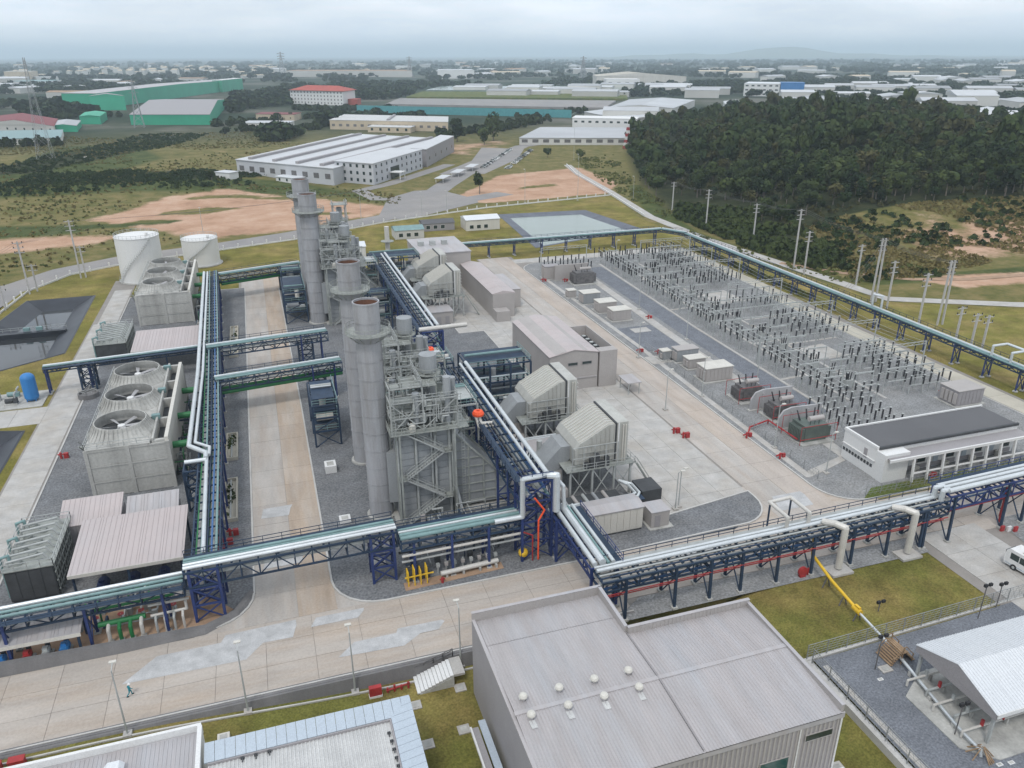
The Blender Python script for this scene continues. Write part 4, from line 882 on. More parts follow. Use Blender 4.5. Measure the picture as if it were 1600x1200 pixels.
# west north-south rack
t = rack('long blue pipe rack with white pipes along the west side of the middle road', [(-12.6, 96.5, 7.6), (-13.0, 129, 7.6), (-13.9, 165, 7.6), (-15.0, 205, 7.6), (-16.5, 256, 7.6)], 3.6, 1.6, [(-12.6 - max(0, y - 110) * .0265, y, 0, 7.6) for y in range(98, 256, 8)], [(.5, .2, .16, 'teal'), (-.2, .1, .10, 'navy'), (-.8, .2, .14, 'bluepipe'), (-1.4, .2, .18, 'teal'), (1.2, .1, .10, 'green')], low=[(-1.2, 3.2, .12, 'red'), (.3, 3.0, .26, 'green'), (1.2, 3.2, .22, 'green')], m='navy', lm='blue', grate=False)
for dx, r in ((-1.2, .40), (-.2, .28)):
    MB().pipe([(-17.3 + dx, 253, 8.4), (-15.3 + dx, 166, 8.4), (-15.2 + dx, 131.5 + dx, 8.4), (-12.9 + dx * .5, 129.2 + dx * 2, 8.4), (-12.9 + dx * .5, 126 + dx, 8.4)], r, 10).build('main_pipe', 'clad', t)
for y in range(132, 252, 8): MB().bar((-16.9 - max(0, y - 166) * .024, y, 7.7), (-13.5, y, 7.7), .22, .3).build('outrigger', 'navy', t)
MB().pipe([(-13.4, 126, 8.4), (-13.4, 124, 7.9), (-12.9, 97, 7.9)], .32, 10).build('main_pipe', 'clad', t)
MB().pipe([(-16.8, 124.6, 8.2), (-13.4, 124.6, 8.2)], .36, 10).build('main_pipe', 'clad', t)
tower(t, -17.0, -14.6, 122.6, 126, 7.4, m='navy', lev=3)
for k, (lab, y0_, y1_, x0_, x1_, mm) in enumerate((('pipe bridge over the middle road by the white tanks, with a green pipe slung beneath', 249.5, 257, -14, 10.5, 'green'), ('pipe bridge with pale pipes over the middle road, between the two green ones', 182.0, 185.5, -15.4, 12.0, None), ('pipe bridge with a thick green pipe beneath, crossing the middle road mid plant', 161.0, 164.5, -13, 13.0, 'green'))):
    t = rack(lab, [(x0_, y0_, 8.0), (x1_, y1_, 8.0)], 3.0, 1.9, [(x0_ + 8.5, y0_ + (y1_ - y0_) * .3, 90, 8.0), (x1_ - 1.5, y1_, 90, 8.0), (x1_ - 6.2, y1_ - 1, 90, 8.0)][1:], [(-.8, .2, .22, 'teal'), (.1, .2, .22, 'teal'), (.9, .25, .24, 'clad')], low=([(-.9, 2.5, .55, mm), (.9, 2.5, .45, mm)] if mm else [(-.6, 2.2, .2, 'steel')]), m='navy')
    tower(t, x1_ - 7.0, x1_ - 3.6, y1_ - 1.6, y1_ + 1.6, 6.4, m='navy', lev=2)
t = rack('slim pipe bridge running west over the grass to the blue tank', [(-16.5, 187.4, 6.6), (-50, 185.4, 6.2)], 1.6, .9, [(-41, 186, 90, 6.2), (-49.6, 185.4, 90, 6.2)], [(-.4, .15, .22, 'clad'), (.35, .15, .18, 'teal')], m='navy', hand=False, tray=False)
tower(t, -43, -40, 184.6, 187.2, 5.6, m='navy', lev=2)
# link rack over the south road
t = rack('silver pipe rack stepping down over the road from the tall tower to the hall', [(38.0, 93.4, 7.0), (38.0, 78.5, 7.0)], 3.8, 1.4, [(38, 91.2, 0, 7.0), (38.2, 78.6, 0, 7.0)], [(-1.3, .3, .34, 'clad'), (-.2, .25, .5, 'clad'), (.7, .2, .24, 'teal'), (1.4, .25, .28, 'clad')], m='blue')
tower(t, 35.9, 39.9, 90.6, 93.2, 7.0, lev=2)
# front rack on the right
ry = lambda x: 77.4 + (x - 40) * .02
t = rack('long low blue pipe rack with silver pipes along the south road on the right', [(36.6, 77.3, 6.6), (71.5, 77.9, 6.6), (94.5, 78.4, 6.6)], 3.4, 1.5, [(x, ry(x), 90, 6.6) for x in (40, 47.5, 53, 58, 64, 70, 77, 83.5, 90)], [(1.2, .25, .24, 'clad'), (.4, .25, .3, 'clad'), (-.5, .2, .14, 'steel'), (-1.1, .2, .14, 'navy')], low=[(-1.8, 2.0, .08, 'red'), (-1.2, 2.8, .08, 'red'), (.3, 2.6, .2, 'bluepipe'), (1.2, 2.6, .2, 'steel')], m='navy', lm='navy', splay=.25, gm='steel')
for x in (71.2, 73.6):                                             # expansion loop standing above the rack
    pass
MB().pipe([(66.6, 78.6, 7.0), (66.6, 78.6, 8.9), (66.6, 83.0, 8.9), (70.4, 83.2, 8.9), (70.4, 78.7, 8.9), (70.4, 78.7, 7.0)], .28, 10).build('expansion_loop', 'cladw', t, label='beige expansion loop')
lf = MB()
for x, y in ((66.6, 82.8), (70.4, 83.0)): lf.bar((x, y, 0), (x, y, 8.5), .2)
lf.build('loop_support', 'navy', t)
for x in (74.0, 86.5):
    MB().pipe([(x - 1.5, 78.2, 7.3), (x - .5, 76.8, 7.6), (x + .4, 75.6, 7.4), (x + .4, 75.6, .6)], .5, 12).build('drop_pipe', 'cladw', t)
    MB().box(x - 1.4, x + 2.2, 74.3, 76.7, 0, .35).build('drop_pad', 'pave', t)
t = rack('raised blue pipe bridge with bright pipes over the bus drive', [(94.5, 78.6, 8.0), (126, 79.8, 8.0)], 3.6, 2.2, [(95.5, 78.6, 90, 8.0), (90.5, 78.5, 90, 6.6), (106.6, 79, 90, 8.0), (111, 79.2, 90, 8.0), (120, 79.5, 90, 8.0)], [(-1.1, .3, .4, 'clad'), (0, .3, .34, 'clad'), (1.0, .25, .3, 'clad')], low=[(-1.7, 2.6, .08, 'red'), (.6, 2.6, .2, 'bluepipe')], m='blue', lm='navy', splay=.3)
MB().pipe([(93.4, 78.9, 6.9), (93.4, 78.9, 8.7), (95, 78.9, 8.7)], .4, 10).build('pipe_offset', 'clad', t); MB().pipe([(93.8, 77.8, 6.9), (93.8, 77.8, 8.7), (95, 77.8, 8.7)], .4, 10).build('pipe_offset', 'clad', t)
MB().pipe([(109.0, 79.2, .3), (109, 79.2, 5.6), (110.5, 79.2, 6.5)], .2, 8).build('fire_main', 'red', t); MB().pipe([(107.5, 78.0, .3), (107.5, 78, 5.4)], .2, 8).build('fire_main', 'red', t)
# perimeter racks
gp = [(-.9, .15, .2, 'teal'), (-.2, .15, .22, 'teal'), (.6, .15, .26, 'clad')]
t = rack('perimeter pipe rack with pale green pipes running past the reservoir', [(52, 277, 5.6), (104, 277, 5.6), (152, 277.5, 5.6), (157.4, 268, 5.6)], 2.0, .9, [(x, 277.1, 90, 5.6) for x in (60, 70, 80, 90, 101, 111, 121, 131, 140, 149)], gp, m='navy', hand=True, tray=False, legw=.26, base0=0)
t = rack('perimeter pipe rack with pale green pipes between the switchyard and the poles', [(157.4, 267, 5.4), (157.4, 160, 5.4), (156.6, 82, 5.4)], 2.0, .9, [(157.3, y, 0, 5.4) for y in range(262, 92, -9)], gp, m='navy', tray=False, legw=.26)
MB().pipe([(157.6, 166, 5.6), (157.6, 166, 9.2), (158.4, 163.5, 9.2), (158.2, 163.2, 5.8)], .3, 10).build('expansion_loop', 'clad', t)
MB().pipe([(156.4, 126, 5.6), (156.4, 126, 8.2), (160.5, 126, 8.2), (160.5, 121, 8.2), (156.4, 121, 8.2), (156.4, 121, 5.6)], .3, 10).build('expansion_loop', 'clad', t)
# ------------------------------------------------------------------ cooling towers
def cooling_tower(label, x0, x1, y0, y1, h=9.0, nf=3):
    t = thing('cooling_tower', label, 'cooling tower', ((x0 + x1) / 2, (y0 + y1) / 2, 0), 'concrete cooling towers')
    xc = x1 - 3.0                                               # the water trough runs along the east side
    MB().box(x0 + .3, xc, y0 + .3, y1 - .3, 0, h).build('body', 'concrete', t)
    for (a, b) in ((x0, x0 + .6), ((x0 + x1) / 2 - .35, (x0 + x1) / 2 + .35), (x1 - .6, x1)):
        for (c_, d_) in ((y0, y0 + .6), (y1 - .6, y1)): MB().box(a, b, c_, d_, 0, h + .06).build('pilaster', 'concrete', t)
    xm = (x0 + x1) / 2
    for (a, b) in ((x0 + .6, xm - .35), (xm + .35, x1 - .6)):
        for k in range(3):
            MB().box(a + .02, b - .02, y0 + .12, y0 + .3, .15 + k * 2.95, 2.75 + k * 2.95).build('wall_panel', 'concrete', t)
            MB().box(a, b, y0 + .02, y0 + .32, 2.75 + k * 2.95, 3.05 + k * 2.95).build('wall_beam', 'concrete', t)
    n = int((y1 - y0) / 4.2)
    for k in range(n + 1):
        y = y0 + .3 + (y1 - y0 - .6) * k / n; MB().box(x0, x0 + .3, y - .25, y + .25, 0, h).build('pilaster', 'concrete', t)
    for k in range(n):
        y = y0 + .55 + (y1 - y0 - .6) * k / n
        for z in (.6, 1.6, 2.6): MB().box(x0 + .05, x0 + .3, y, y + (y1 - y0 - .6) / n - .5, z, z + .5).build('louvre', 'darkconc', t)
    MB().box(x0 + .1, xc, y0 + .05, y1 - .05, h + .005, h + .2).build('deck', 'concrete', t)
    # trough: outer wall, inner wall and cross walls
    for a, b, c_, d_ in ((x1 - .7, x1 - .1, y0 + .4, y1 - .4), (xc + .25, xc + .6, y0 + .4, y1 - .4)): MB().box(a, b, c_, d_, 2, h + .75).build('trough_wall', 'offwhite' if a > xc + 1 else 'concrete', t)
    for k in range(nf + 2):
        y = y0 + .45 + (y1 - y0 - 1.6) * k / (nf + 1); MB().box(xc + .6, x1 - .7, y, y + .7, 2, h + .3).build('trough_cross_wall', 'concrete', t)
    MB().box(xc + .6, x1 - .7, y0 + .5, y1 - .5, 2, h - 1.4).build('trough_floor', 'dark', t)
    xf = (x0 + xc) / 2 + .2
    for k in range(nf):
        y = y0 + (y1 - y0) * (k + .5) / nf; z = h + .2
        s = MB().lathe((xf, y, z), [(5.7, 0), (5.0, .8), (4.45, 1.6), (4.25, 2.3), (4.1, 2.3), (4.25, 1.5), (4.5, .6), (4.5, 0)], 40).build('fan_stack', 'concrete', t)
        rb = MB()
        for i in range(40):
            a = 2 * PI * i / 40; c_, s_ = math.cos(a), math.sin(a)
            rb.bar((xf + 5.72 * c_, y + 5.72 * s_, z), (xf + 5.02 * c_, y + 5.02 * s_, z + .82), .1); rb.bar((xf + 5.02 * c_, y + 5.02 * s_, z + .82), (xf + 4.27 * c_, y + 4.27 * s_, z + 2.3), .1)
        f = rb.build('stack_rib', 'concrete', t, kind='stuff')
        MB().lathe((xf, y, z), [(0, .15), (4.5, .15)], 32).build('plenum', 'dark', t)
        fan = MB().lathe((xf, y, z + .7), [(0, .6), (.6, .5), (.7, .1), (.7, 0)], 16).build('fan_hub', 'white', t)
        for i in range(6):
            a = 2 * PI * (i + .3 * k) / 6; c_, s_ = math.cos(a), math.sin(a); w_ = .28
            bl = MB().add([(xf + .6 * c_ - w_ * s_ * .6, y + .6 * s_ + w_ * c_ * .6, z + 1.1), (xf + .6 * c_ + w_ * s_ * .6, y + .6 * s_ - w_ * c_ * .6, z + .9), (xf + 3.9 * c_ + w_ * s_ * 1.3, y + 3.9 * s_ - w_ * c_ * 1.3, z + .95), (xf + 3.9 * c_ - w_ * s_ * 1.3, y + 3.9 * s_ + w_ * c_ * 1.3, z + 1.15)], [(0, 1, 2, 3)])
            o = bl.build('blade', 'firewall', fan)
        MB().bar((xf + 1, y + .4, z + .6), (xf + 4.6, y + 2.6, z + .7), .3).build('drive_shaft', 'dark', t)
        MB().cbox(xf + 5.2, y + 3.6, z, 1.4, .9, .9).build('fan_motor', 'teal', t)
        MB().tube((x1 - .1, y - 2, 6.2), (x1 + 2.4, y - 2, 6.2), .62, 12).build('riser_pipe', 'green', t, label='green riser pipe')
    rail(MB(), [(x0 + .2, y0 + .2, h + .2), (xc, y0 + .2, h + .2)], 1.1, 1.8, .08).build('handrail', 'steel', t)
    rail(MB(), [(x0 + .2, y1 - .2, h + .2), (x0 + .2, y0 + .2, h + .2)], 1.1, 1.8, .08).build('handrail', 'steel', t)
    st = MB()
    for s in (-.4, .4): st.bar((x0 - .6 + s, y0 + 14, 0), (x0 - .6 + s, y0 + 2.5, h), .1, .25); st.bar((x0 - .6 + s, y0 + 14, 1), (x0 - .6 + s, y0 + 2.5, h + 1), .07)
    for j in range(24): q = (j + .5) / 24; st.cbox(x0 - .6, y0 + 14 - 11.5 * q, h * q, .8, .32, .05)
    st.build('stair', 'grating', t)
    return t
cooling_tower('weathered concrete cooling tower with three open fan stacks, the front one', -33.0, -19.6, 132, 170)
cooling_tower('weathered concrete cooling tower with fan stacks, the one beside the white tanks', -35.8, -21.2, 230, 268, 8.6)
# ------------------------------------------------------------------ tanks
def big_tank(label, x, y, r, h):
    t = thing('storage_tank', label, 'storage tank', (x, y, 0), 'white storage tanks')
    n = 6
    for k in range(n): MB().lathe((x, y, 0), [(r, h * k / n), (r, h * (k + 1) / n - .06), (r - .04, h * (k + 1) / n - .06), (r - .04, h * (k + 1) / n)], 40).build('shell_ring', 'white', t)
    MB().lathe((x, y, h), [(r + .12, -.2), (r + .12, .05), (r - .1, .05), (0, .8)], 40).build('roof', 'white', t)
    rl = MB()
    for i in range(30):
        a, b = 2 * PI * i / 30, 2 * PI * (i + 1) / 30; p = (x + r * math.cos(a), y + r * math.sin(a)); q = (x + r * math.cos(b), y + r * math.sin(b))
        rl.bar((*p, h), (*p, h + 1), .08); rl.bar((*p, h + 1), (*q, h + 1), .08); rl.bar((*p, h + .5), (*q, h + .5), .06)
    rl.build('handrail', 'steel', t)
    sp = MB()
    for i in range(26):                                          # spiral stair
        a = R(200 + i * 4.4); c_, s_ = math.cos(a), math.sin(a); z = h * (i + .5) / 26
        sp.bar((x + r * c_, y + r * s_, z), (x + (r + .9) * c_, y + (r + .9) * s_, z), .4, .08); sp.bar((x + (r + .9) * c_, y + (r + .9) * s_, z), (x + (r + .9) * c_, y + (r + .9) * s_, z + 1.1), .06)
    sp.build('spiral_stair', 'steel', t)
    MB().lathe((x, y, 0), [(r + .8, 0), (r + .8, .3), (r, .3)], 36).build('tank_base', 'concrete', t)
    MB().tube((x + r * .5, y - r * .4, h + .4), (x + r * .5, y - r * .4, h + 1.3), .5, 12).build('roof_vent', 'white', t)
big_tank('large white cylindrical storage tank, the taller of the pair', -40.0, 284.5, 6.9, 15.0)
big_tank('white cylindrical storage tank, the shorter of the pair, partly hidden', -21.9, 301, 6.2, 9.5)
t = thing('pressure_vessel', 'upright blue rounded tank on the pad by the slim pipe bridge', 'tank', (-52.6, 182.0, 0))
v_ = MB().tube((-52.6, 182, 1.0), (-52.6, 182, 5.4), 1.45, 18); v_.ball((-52.6, 182, 5.4), 1.45, 18, 5, .8, True); v_.ball((-52.6, 182, 1.0), 1.45, 18, 6, .6); v_.build('shell', 'bluetank', t, smooth=False)
for a in (45, 135, 225, 315): MB().bar((-52.6 + 1.2 * math.cos(R(a)), 182 + 1.2 * math.sin(R(a)), .1), (-52.6 + 1.2 * math.cos(R(a)), 182 + 1.2 * math.sin(R(a)), 1.4), .2).build('leg', 'bluetank', t)
structure(MB().prism([(-64, 178), (-50, 178), (-50, 187.5), (-64, 187.5)], -.1, .15), 'tank_pad', 'concrete')
for k, (x, y, h, m_n, lb) in enumerate(((-56.5, 181, 1.9, 'dark', 'dark green motor block on the concrete pad beside the blue tank'), (-60.5, 184, 2.2, 'steel', 'grey pump skid on the concrete pad left of the blue tank'), (-57, 185, 1.5, 'teal', 'pale green pump casing behind the blue tank'))):
    t = thing('pump_skid', lb, 'pump', (x, y, .15)); MB().cbox(x, y, .15, 2.6, 1.6, .25).build('base_frame', 'concrete', t)
    MB().tube((x - 1.1, y, .95), (x + .4, y, .95), .5, 12).build('motor', m_n, t); MB().cbox(x + .9, y, .4, .8, 1, h * .6).build('pump_casing', m_n, t); MB().pipe([(x + .9, y, h * .6), (x + .9, y, h + .5), (x + .9, y + 1.5, h + .5)], .2).build('pipe', 'steel', t)
t = thing('round_sump', 'low round concrete sump ringed by a kerb near the slim pipe bridge', 'sump', (-41.2, 180.4, 0))
MB().lathe((-41.2, 180.4, 0), [(2.1, 0), (2.1, 1.1), (1.8, 1.1), (1.8, .6), (0, .6)], 28).build('ring_wall', 'darkconc', t); rail(MB(), [(-43, 180.4, 1.1), (-41.2, 178.6, 1.1), (-39.4, 180.4, 1.1)], 1.0, 1).build('handrail', 'steel', t)
# ------------------------------------------------------------------ open sheds with ribbed roofs
def rib_roof(t, x0, x1, y0, y1, z0, z1, m, axis='y', step=.75, name='roof'):
    """sloping sheet z0 (at y0) -> z1 (at y1) with standing ribs running down the slope, in separate sheets"""
    n = max(1, round((x1 - x0) / 3.0)); 
    for k in range(n):
        a, b = x0 + (x1 - x0) * k / n, x0 + (x1 - x0) * (k + 1) / n - .03
        mb = MB().add([(a, y0, z0), (b, y0, z0), (b, y1, z1), (a, y1, z1), (a, y0, z0 - .12), (b, y0, z0 - .12), (b, y1, z1 - .12), (a, y1, z1 - .12)], [(0, 1, 2, 3), (7, 6, 5, 4), (0, 4, 5, 1), (1, 5, 6, 2), (2, 6, 7, 3), (3, 7, 4, 0)])
        q = max(1, round((b - a) / step))
        for i in range(q):
            x = a + (i + .5) * (b - a) / q; mb.bar((x, y0 + .02, z0 + .02), (x, y1 - .02, z1 + .02), .08, .07)
        mb.build(name + '_sheet', m, t)
def shed(label, x0, x1, y0, y1, z0, z1, m='roofpink', posts=True, wall=None, group=None, fascia=True, name='open_shed'):
    t = thing(name, label, 'shed', ((x0 + x1) / 2, (y0 + y1) / 2, 0), group)
    rib_roof(t, x0, x1, y0, y1, z0, z1, m)
    if posts:
        for x in (x0 + .5, (x0 + x1) / 2, x1 - .5):
            for y, z in ((y0 + .5, z0), (y1 - .5, z1)): MB().bar((x, y, 0), (x, y, z - .13), .28).build('post', 'navy', t)
        b_ = MB()
        for y, z in ((y0 + .5, z0), (y1 - .5, z1)): b_.bar((x0 + .3, y, z - .28), (x1 - .3, y, z - .28), .2, .28)
        b_.build('eaves_beam', 'navy', t)
    if fascia:
        MB().box(x0, x1, y0 - .08, y0, z0 - .45, z0 + .06).build('fascia', 'offwhite', t)
    if wall:
        MB().box(x0 + .15, x1 - .15, y0 + .1, y1 - .1, 0, min(z0, z1) - .14).build('wall', wall, t)
        for k in range(int((x1 - x0) / 1.1)): MB().box(x0 + .3 + k * 1.1, x0 + 1.25 + k * 1.1, y0 + .03, y0 + .1, .2, min(z0, z1) - .3).build('wall_sheet', wall, t)
    return t
shed('large open shed with pinkish ribbed roof, beside the black cooler boxes', -30.6, -15.9, 100.6, 113.8, 5.6, 6.4)
shed('small shed with pinkish ribbed roof, left of the two behind the large open shed', -34.6, -25.9, 115.4, 121.2, 4.8, 6.3, wall='wallgrey', posts=False, fascia=False, name='pump_shed')
shed('small shed with pale grey ribbed roof, right of the two behind the large open shed', -25.2, -17.6, 114.6, 119.6, 4.8, 6.2, m='roofgrey', wall='wallgrey', posts=False, fascia=False, name='pump_shed')
shed('shed with pinkish flat roof in front of the rear cooling tower', -33.0, -18.0, 191.6, 205.6, 5.6, 6.4)
shed('long low shed with grey roof at the left frame edge above blue motors', -64, -27.8, 90.8, 95.4, 3.4, 4.2, m='roofgrey')
def pump(label, x, y, m_n, r=.55, l=2.0, ang=0, g='pump motors under the sheds'):
    t = thing('pump_motor', label, 'motor', (x, y, 0), g); c_, s_ = math.cos(R(ang)), math.sin(R(ang))
    MB().cbox(x, y, 0, l + 1.2 if abs(c_) > .5 else 1.3, l + 1.2 if abs(s_) > .5 else 1.3, .35).build('plinth', 'concrete', t)
    b = MB().tube((x - c_ * l / 2, y - s_ * l / 2, .95), (x + c_ * l / 2, y + s_ * l / 2, .95), r, 14); b.tube((x + c_ * l / 2, y + s_ * l / 2, .95), (x + c_ * (l / 2 + .3), y + s_ * (l / 2 + .3), .95), r * .8, 14); b.build('motor_body', m_n, t)
    MB().cbox(x, y, .95 + r * .8, .6, .6, .4).build('terminal_box', m_n, t); MB().tube((x + c_ * (l / 2 + .5), y + s_ * (l / 2 + .5), .35), (x + c_ * (l / 2 + .5), y + s_ * (l / 2 + .5), 1.6), .3, 10).build('pump_volute', 'dark', t)
pump('bright blue motor at the right end under the long low shed', -30.2, 91.6, 'bluetank', .6, 1.5, 90); pump('blue motor under the long low shed, left of the red pump', -37.2, 91.4, 'bluetank', .55, 1.4, 90); pump('red pump under the long low shed between the blue motors', -34.4, 91.5, 'red', .5, 1.2, 90); pump('grey motor under the long low shed between red pump and blue motor', -32.3, 91.6, 'steel', .45, 1.2, 90)
for k, x in enumerate((-27.5, -23.5, -19.5)):
    pump(('dark blue motor under the left front edge of the large pinkish shed', 'dark blue motor under the middle of the large pinkish shed', 'dark blue motor under the right part of the large pinkish shed')[k], x, 104, 'blue', .8, 2.4, 90)
# ------------------------------------------------------------------ fan cooler boxes
def cooler(label, x0, x1, y0, y1, h):
    t = thing('fan_cooler', label, 'cooler', ((x0 + x1) / 2, (y0 + y1) / 2, 0), 'dark cooler boxes')
    MB().box(x0, x1, y0, y1, .3, h).build('casing', 'dark', t)
    for k in range(int((x1 - x0) / 1.5)): MB().box(x0 + .1 + k * 1.5, x0 + 1.4 + k * 1.5, y0 - .06, y0, .5, h - .3).build('casing_panel', 'dark', t)
    MB().box(x0 - .2, x1 + .2, y0 - .2, y1 + .2, h, h + .15).build('deck', 'grating', t)
    rail(MB(), [(x0 - .2, y0 - .2, h + .15), (x1 + .2, y0 - .2, h + .15), (x1 + .2, y1 + .2, h + .15), (x0 - .2, y1 + .2, h + .15), (x0 - .2, y0 - .2, h + .15)], 1.1, 1.5, .08).build('handrail', 'steel', t)
    n = int((y1 - y0) / 1.6); rg = random.Random(int(y0))
    for k in range(n):
        y = y0 + .9 + k * 1.6; MB().pipe([(x0 + .4, y, h + .2), (x0 + .4, y, h + 1.0), (x1 - 1.2, y + .5, h + 1.25), (x1 - .6, y + .5, h + .2)], .16, 8).build('cooling_pipe', 'steel', t)
        MB().tube((x0 + 1.5 + (k % 2) * 1.6, y + .5, h + .15), (x0 + 1.5 + (k % 2) * 1.6, y + .5, h + .75), .6, 14).build('fan_ring', 'grating', t)
    for y in (y0 + 1.5, (y0 + y1) / 2, y1 - 1.5):
        q = MB().pipe([(x0 - .5, y, .2), (x0 - .5, y, h + 1.4), (x0 + .6, y, h + 1.7), (x0 + .6, y, h + .9)], .2, 8); q.build('feed_pipe', 'teal', t)
    l = MB()
    for k in range(int((y1 - y0) / 1.1)): l.bar((x1 + .12, y0 + .5 + k * 1.1, .2), (x1 + .12, y0 + .5 + k * 1.1, h), .18)
    for z in (1.2, 2.6, 4.0): l.bar((x1 + .15, y0, z), (x1 + .15, y1, z), .14)
    l.build('side_frame', 'grating', t)
cooler('dark cooler box under a tangle of pale pipes at the left, nearest the south road', -39.2, -33.2, 104.8, 117.0, 5.2)
cooler('dark cooler box under pale pipes in front of the rear cooling tower', -42.0, -35.2, 200.5, 216, 5.2)
# ------------------------------------------------------------------ small plant along the west rack and by the south-west kerb
for k, (y0_, y1_) in enumerate(((117, 131), (139, 150), (172, 184), (196, 220))):
    x0_ = -11.6; t = thing('pipe_pit', ('long beige walled pipe pit with small shrubs, nearest the south bridge', 'beige walled pipe pit beside the front cooling tower rack', 'beige walled pipe pit between the two middle bridges', 'beige walled pipe pit farthest up the rack')[k], 'pit', (x0_, y0_, 0), 'beige pits along the west rack')
    for a, b, c_, d_ in ((x0_, x0_ + .25, y0_, y1_), (x0_ + 1.9, x0_ + 2.15, y0_, y1_), (x0_ + .25, x0_ + 1.9, y0_, y0_ + .25), (x0_ + .25, x0_ + 1.9, y1_ - .25, y1_)): MB().box(a, b, c_, d_, 0, .75).build('rim_wall', 'beigec', t)
    MB().box(x0_ + .25, x0_ + 1.9, y0_ + .25, y1_ - .25, 0, .2).build('pit_floor', 'beigec', t)
    MB().pipe([(x0_ + 1, y0_ + .5, .5), (x0_ + 1, y1_ - .5, .5)], .15).build('pipe', 'steel', t)
t = thing('valve_manifold', 'bright green pipe manifold with vertical legs by the south-west kerb', 'manifold', (-23.5, 92.4, 0))
MB().pipe([(-26.2, 92.8, 2.6), (-20.6, 93.0, 2.6)], .36, 12).build('header', 'green', t)
for k in range(4): MB().pipe([(-25 + k * 1.3, 92.8, 2.6), (-25 + k * 1.3, 91.9, 2.2), (-25 + k * 1.3, 91.9, .15)], .25, 10).build('leg_pipe', 'green' if k % 3 else 'cladw', t); MB().cbox(-25 + k * 1.3, 91.9, .1, .7, .7, .3).build('footing', 'concrete', t)
MB().pipe([(-26.5, 94.0, 4.2), (-17, 94.4, 4.2)], .28, 10).build('upper_header', 'green', t)
t = thing('valve_manifold', 'cream pipe manifold with four legs right of the green manifold', 'manifold', (-18, 92.6, 0))
MB().pipe([(-20, 92.9, 2.4), (-15.6, 93.1, 2.4), (-15.6, 93.1, 3.6)], .2, 10).build('header', 'cladw', t)
MB().pipe([(-20.2, 93.5, 3.6), (-15.2, 93.6, 3.6)], .18, 10).build('header', 'cladw', t)
for k in range(4): MB().pipe([(-19.4 + k * 1.1, 92.9, 2.4), (-19.4 + k * 1.1, 92.2, 2.0), (-19.4 + k * 1.1, 92.2, .1)], .17, 8).build('leg_pipe', 'cladw' if k % 2 else 'steel', t)
for k, x in enumerate((-27, -24, -21.5, -17.5)): 
    t = thing('gate_valve', ('grey gate valve beside the long low shed', 'grey gate valve behind the green manifold', 'grey gate valve between the green and cream manifolds', 'grey gate valve behind the cream manifold')[k], 'valve', (x, 95.3, 0), 'gate valves by the south-west kerb')
    MB().tube((x, 94.6, .8), (x, 96.2, .8), .28, 10).build('valve_body', 'steel', t); MB().tube((x, 95.3, .8), (x, 95.3, 1.9), .1, 8).build('stem', 'steel', t); MB().lathe((x, 95.3, 1.9), [(.1, 0), (.4, 0), (.4, .06), (.1, .06)], 12).build('hand_wheel', 'red', t)
# gas skid with yellow valves and the long beige pipe under the low rack
structure(MB().prism([(13.2, 90.6), (28, 91.4), (28, 93), (13.2, 92.4)], -.05, .12), 'skid_pad', 'soil')
t = thing('gas_skid', 'gas skid with looping yellow pipes beside the bridge leg tower', 'gas skid', (15.6, 92.2, 0))
for k in range(4): MB().pipe([(13.8 + k * .9, 92.6, .1), (13.8 + k * .9, 92.6, 2.4 + .4 * (k % 2)), (13.8 + k * .9, 91.4, 2.4 + .4 * (k % 2)), (13.8 + k * .9, 91.4, .1)], .10, 8).build('loop_pipe', 'yellow', t)
MB().pipe([(13.4, 92.0, 1.2), (17.6, 92.2, 1.2)], .12, 10).build('header', 'yellow', t); MB().cbox(15.4, 92.9, 0, 3.4, .6, 2.2).build('frame', 'dark', t)
t = thing('pipe_spool', 'long beige insulated pipe lying along the skid pad under the low rack', 'pipe', (23, 92, 0))
MB().pipe([(18.6, 91.9, .9), (27.4, 92.5, .9)], .36, 12).build('pipe', 'cladw', t)
for x in (19.5, 22, 24.5, 27): MB().cbox(x, 92.15, .1, .3, .8, .55).build('saddle', 'concrete', t)
rg = random.Random(3)
for k in range(8):
    x = 18.5 + k * 1.25; t = thing('control_valve', 'upright grey control valve behind the long beige pipe, %s from the yellow skid' % ('first', 'second', 'third', 'fourth', 'fifth', 'sixth', 'seventh', 'eighth')[k], 'valve', (x, 93.3, 0), 'row of control valves under the low rack')
    MB().tube((x, 93.3, 0), (x, 93.3, 1.3 + rg.random() * 1.2), .14, 8).build('body', 'steel', t); MB().cbox(x, 93.3, 1.2, .5, .5, .5).build('actuator', rg.choice(('steel', 'wallwarm')), t)
t = thing('foam_tank', 'yellow round tank hung on the frame beside the red riser pipes', 'tank', (31.4, 93.0, 0)); MB().ball((31.4, 92.6, 1.3), .75, 12, 8).build('shell', 'yellow', t); MB().bar((31.4, 92.6, 0), (31.4, 92.6, .8), .3).build('stand', 'dark', t)
t = thing('hydrant', 'small red hydrant in front of the long beige pipe', 'hydrant', (18.6, 90.9, 0)); MB().tube((18.6, 90.9, 0), (18.6, 90.9, .9), .2, 10).build('barrel', 'red', t); MB().tube((18.2, 90.9, .65), (19, 90.9, .65), .12, 8).build('outlet', 'red', t)
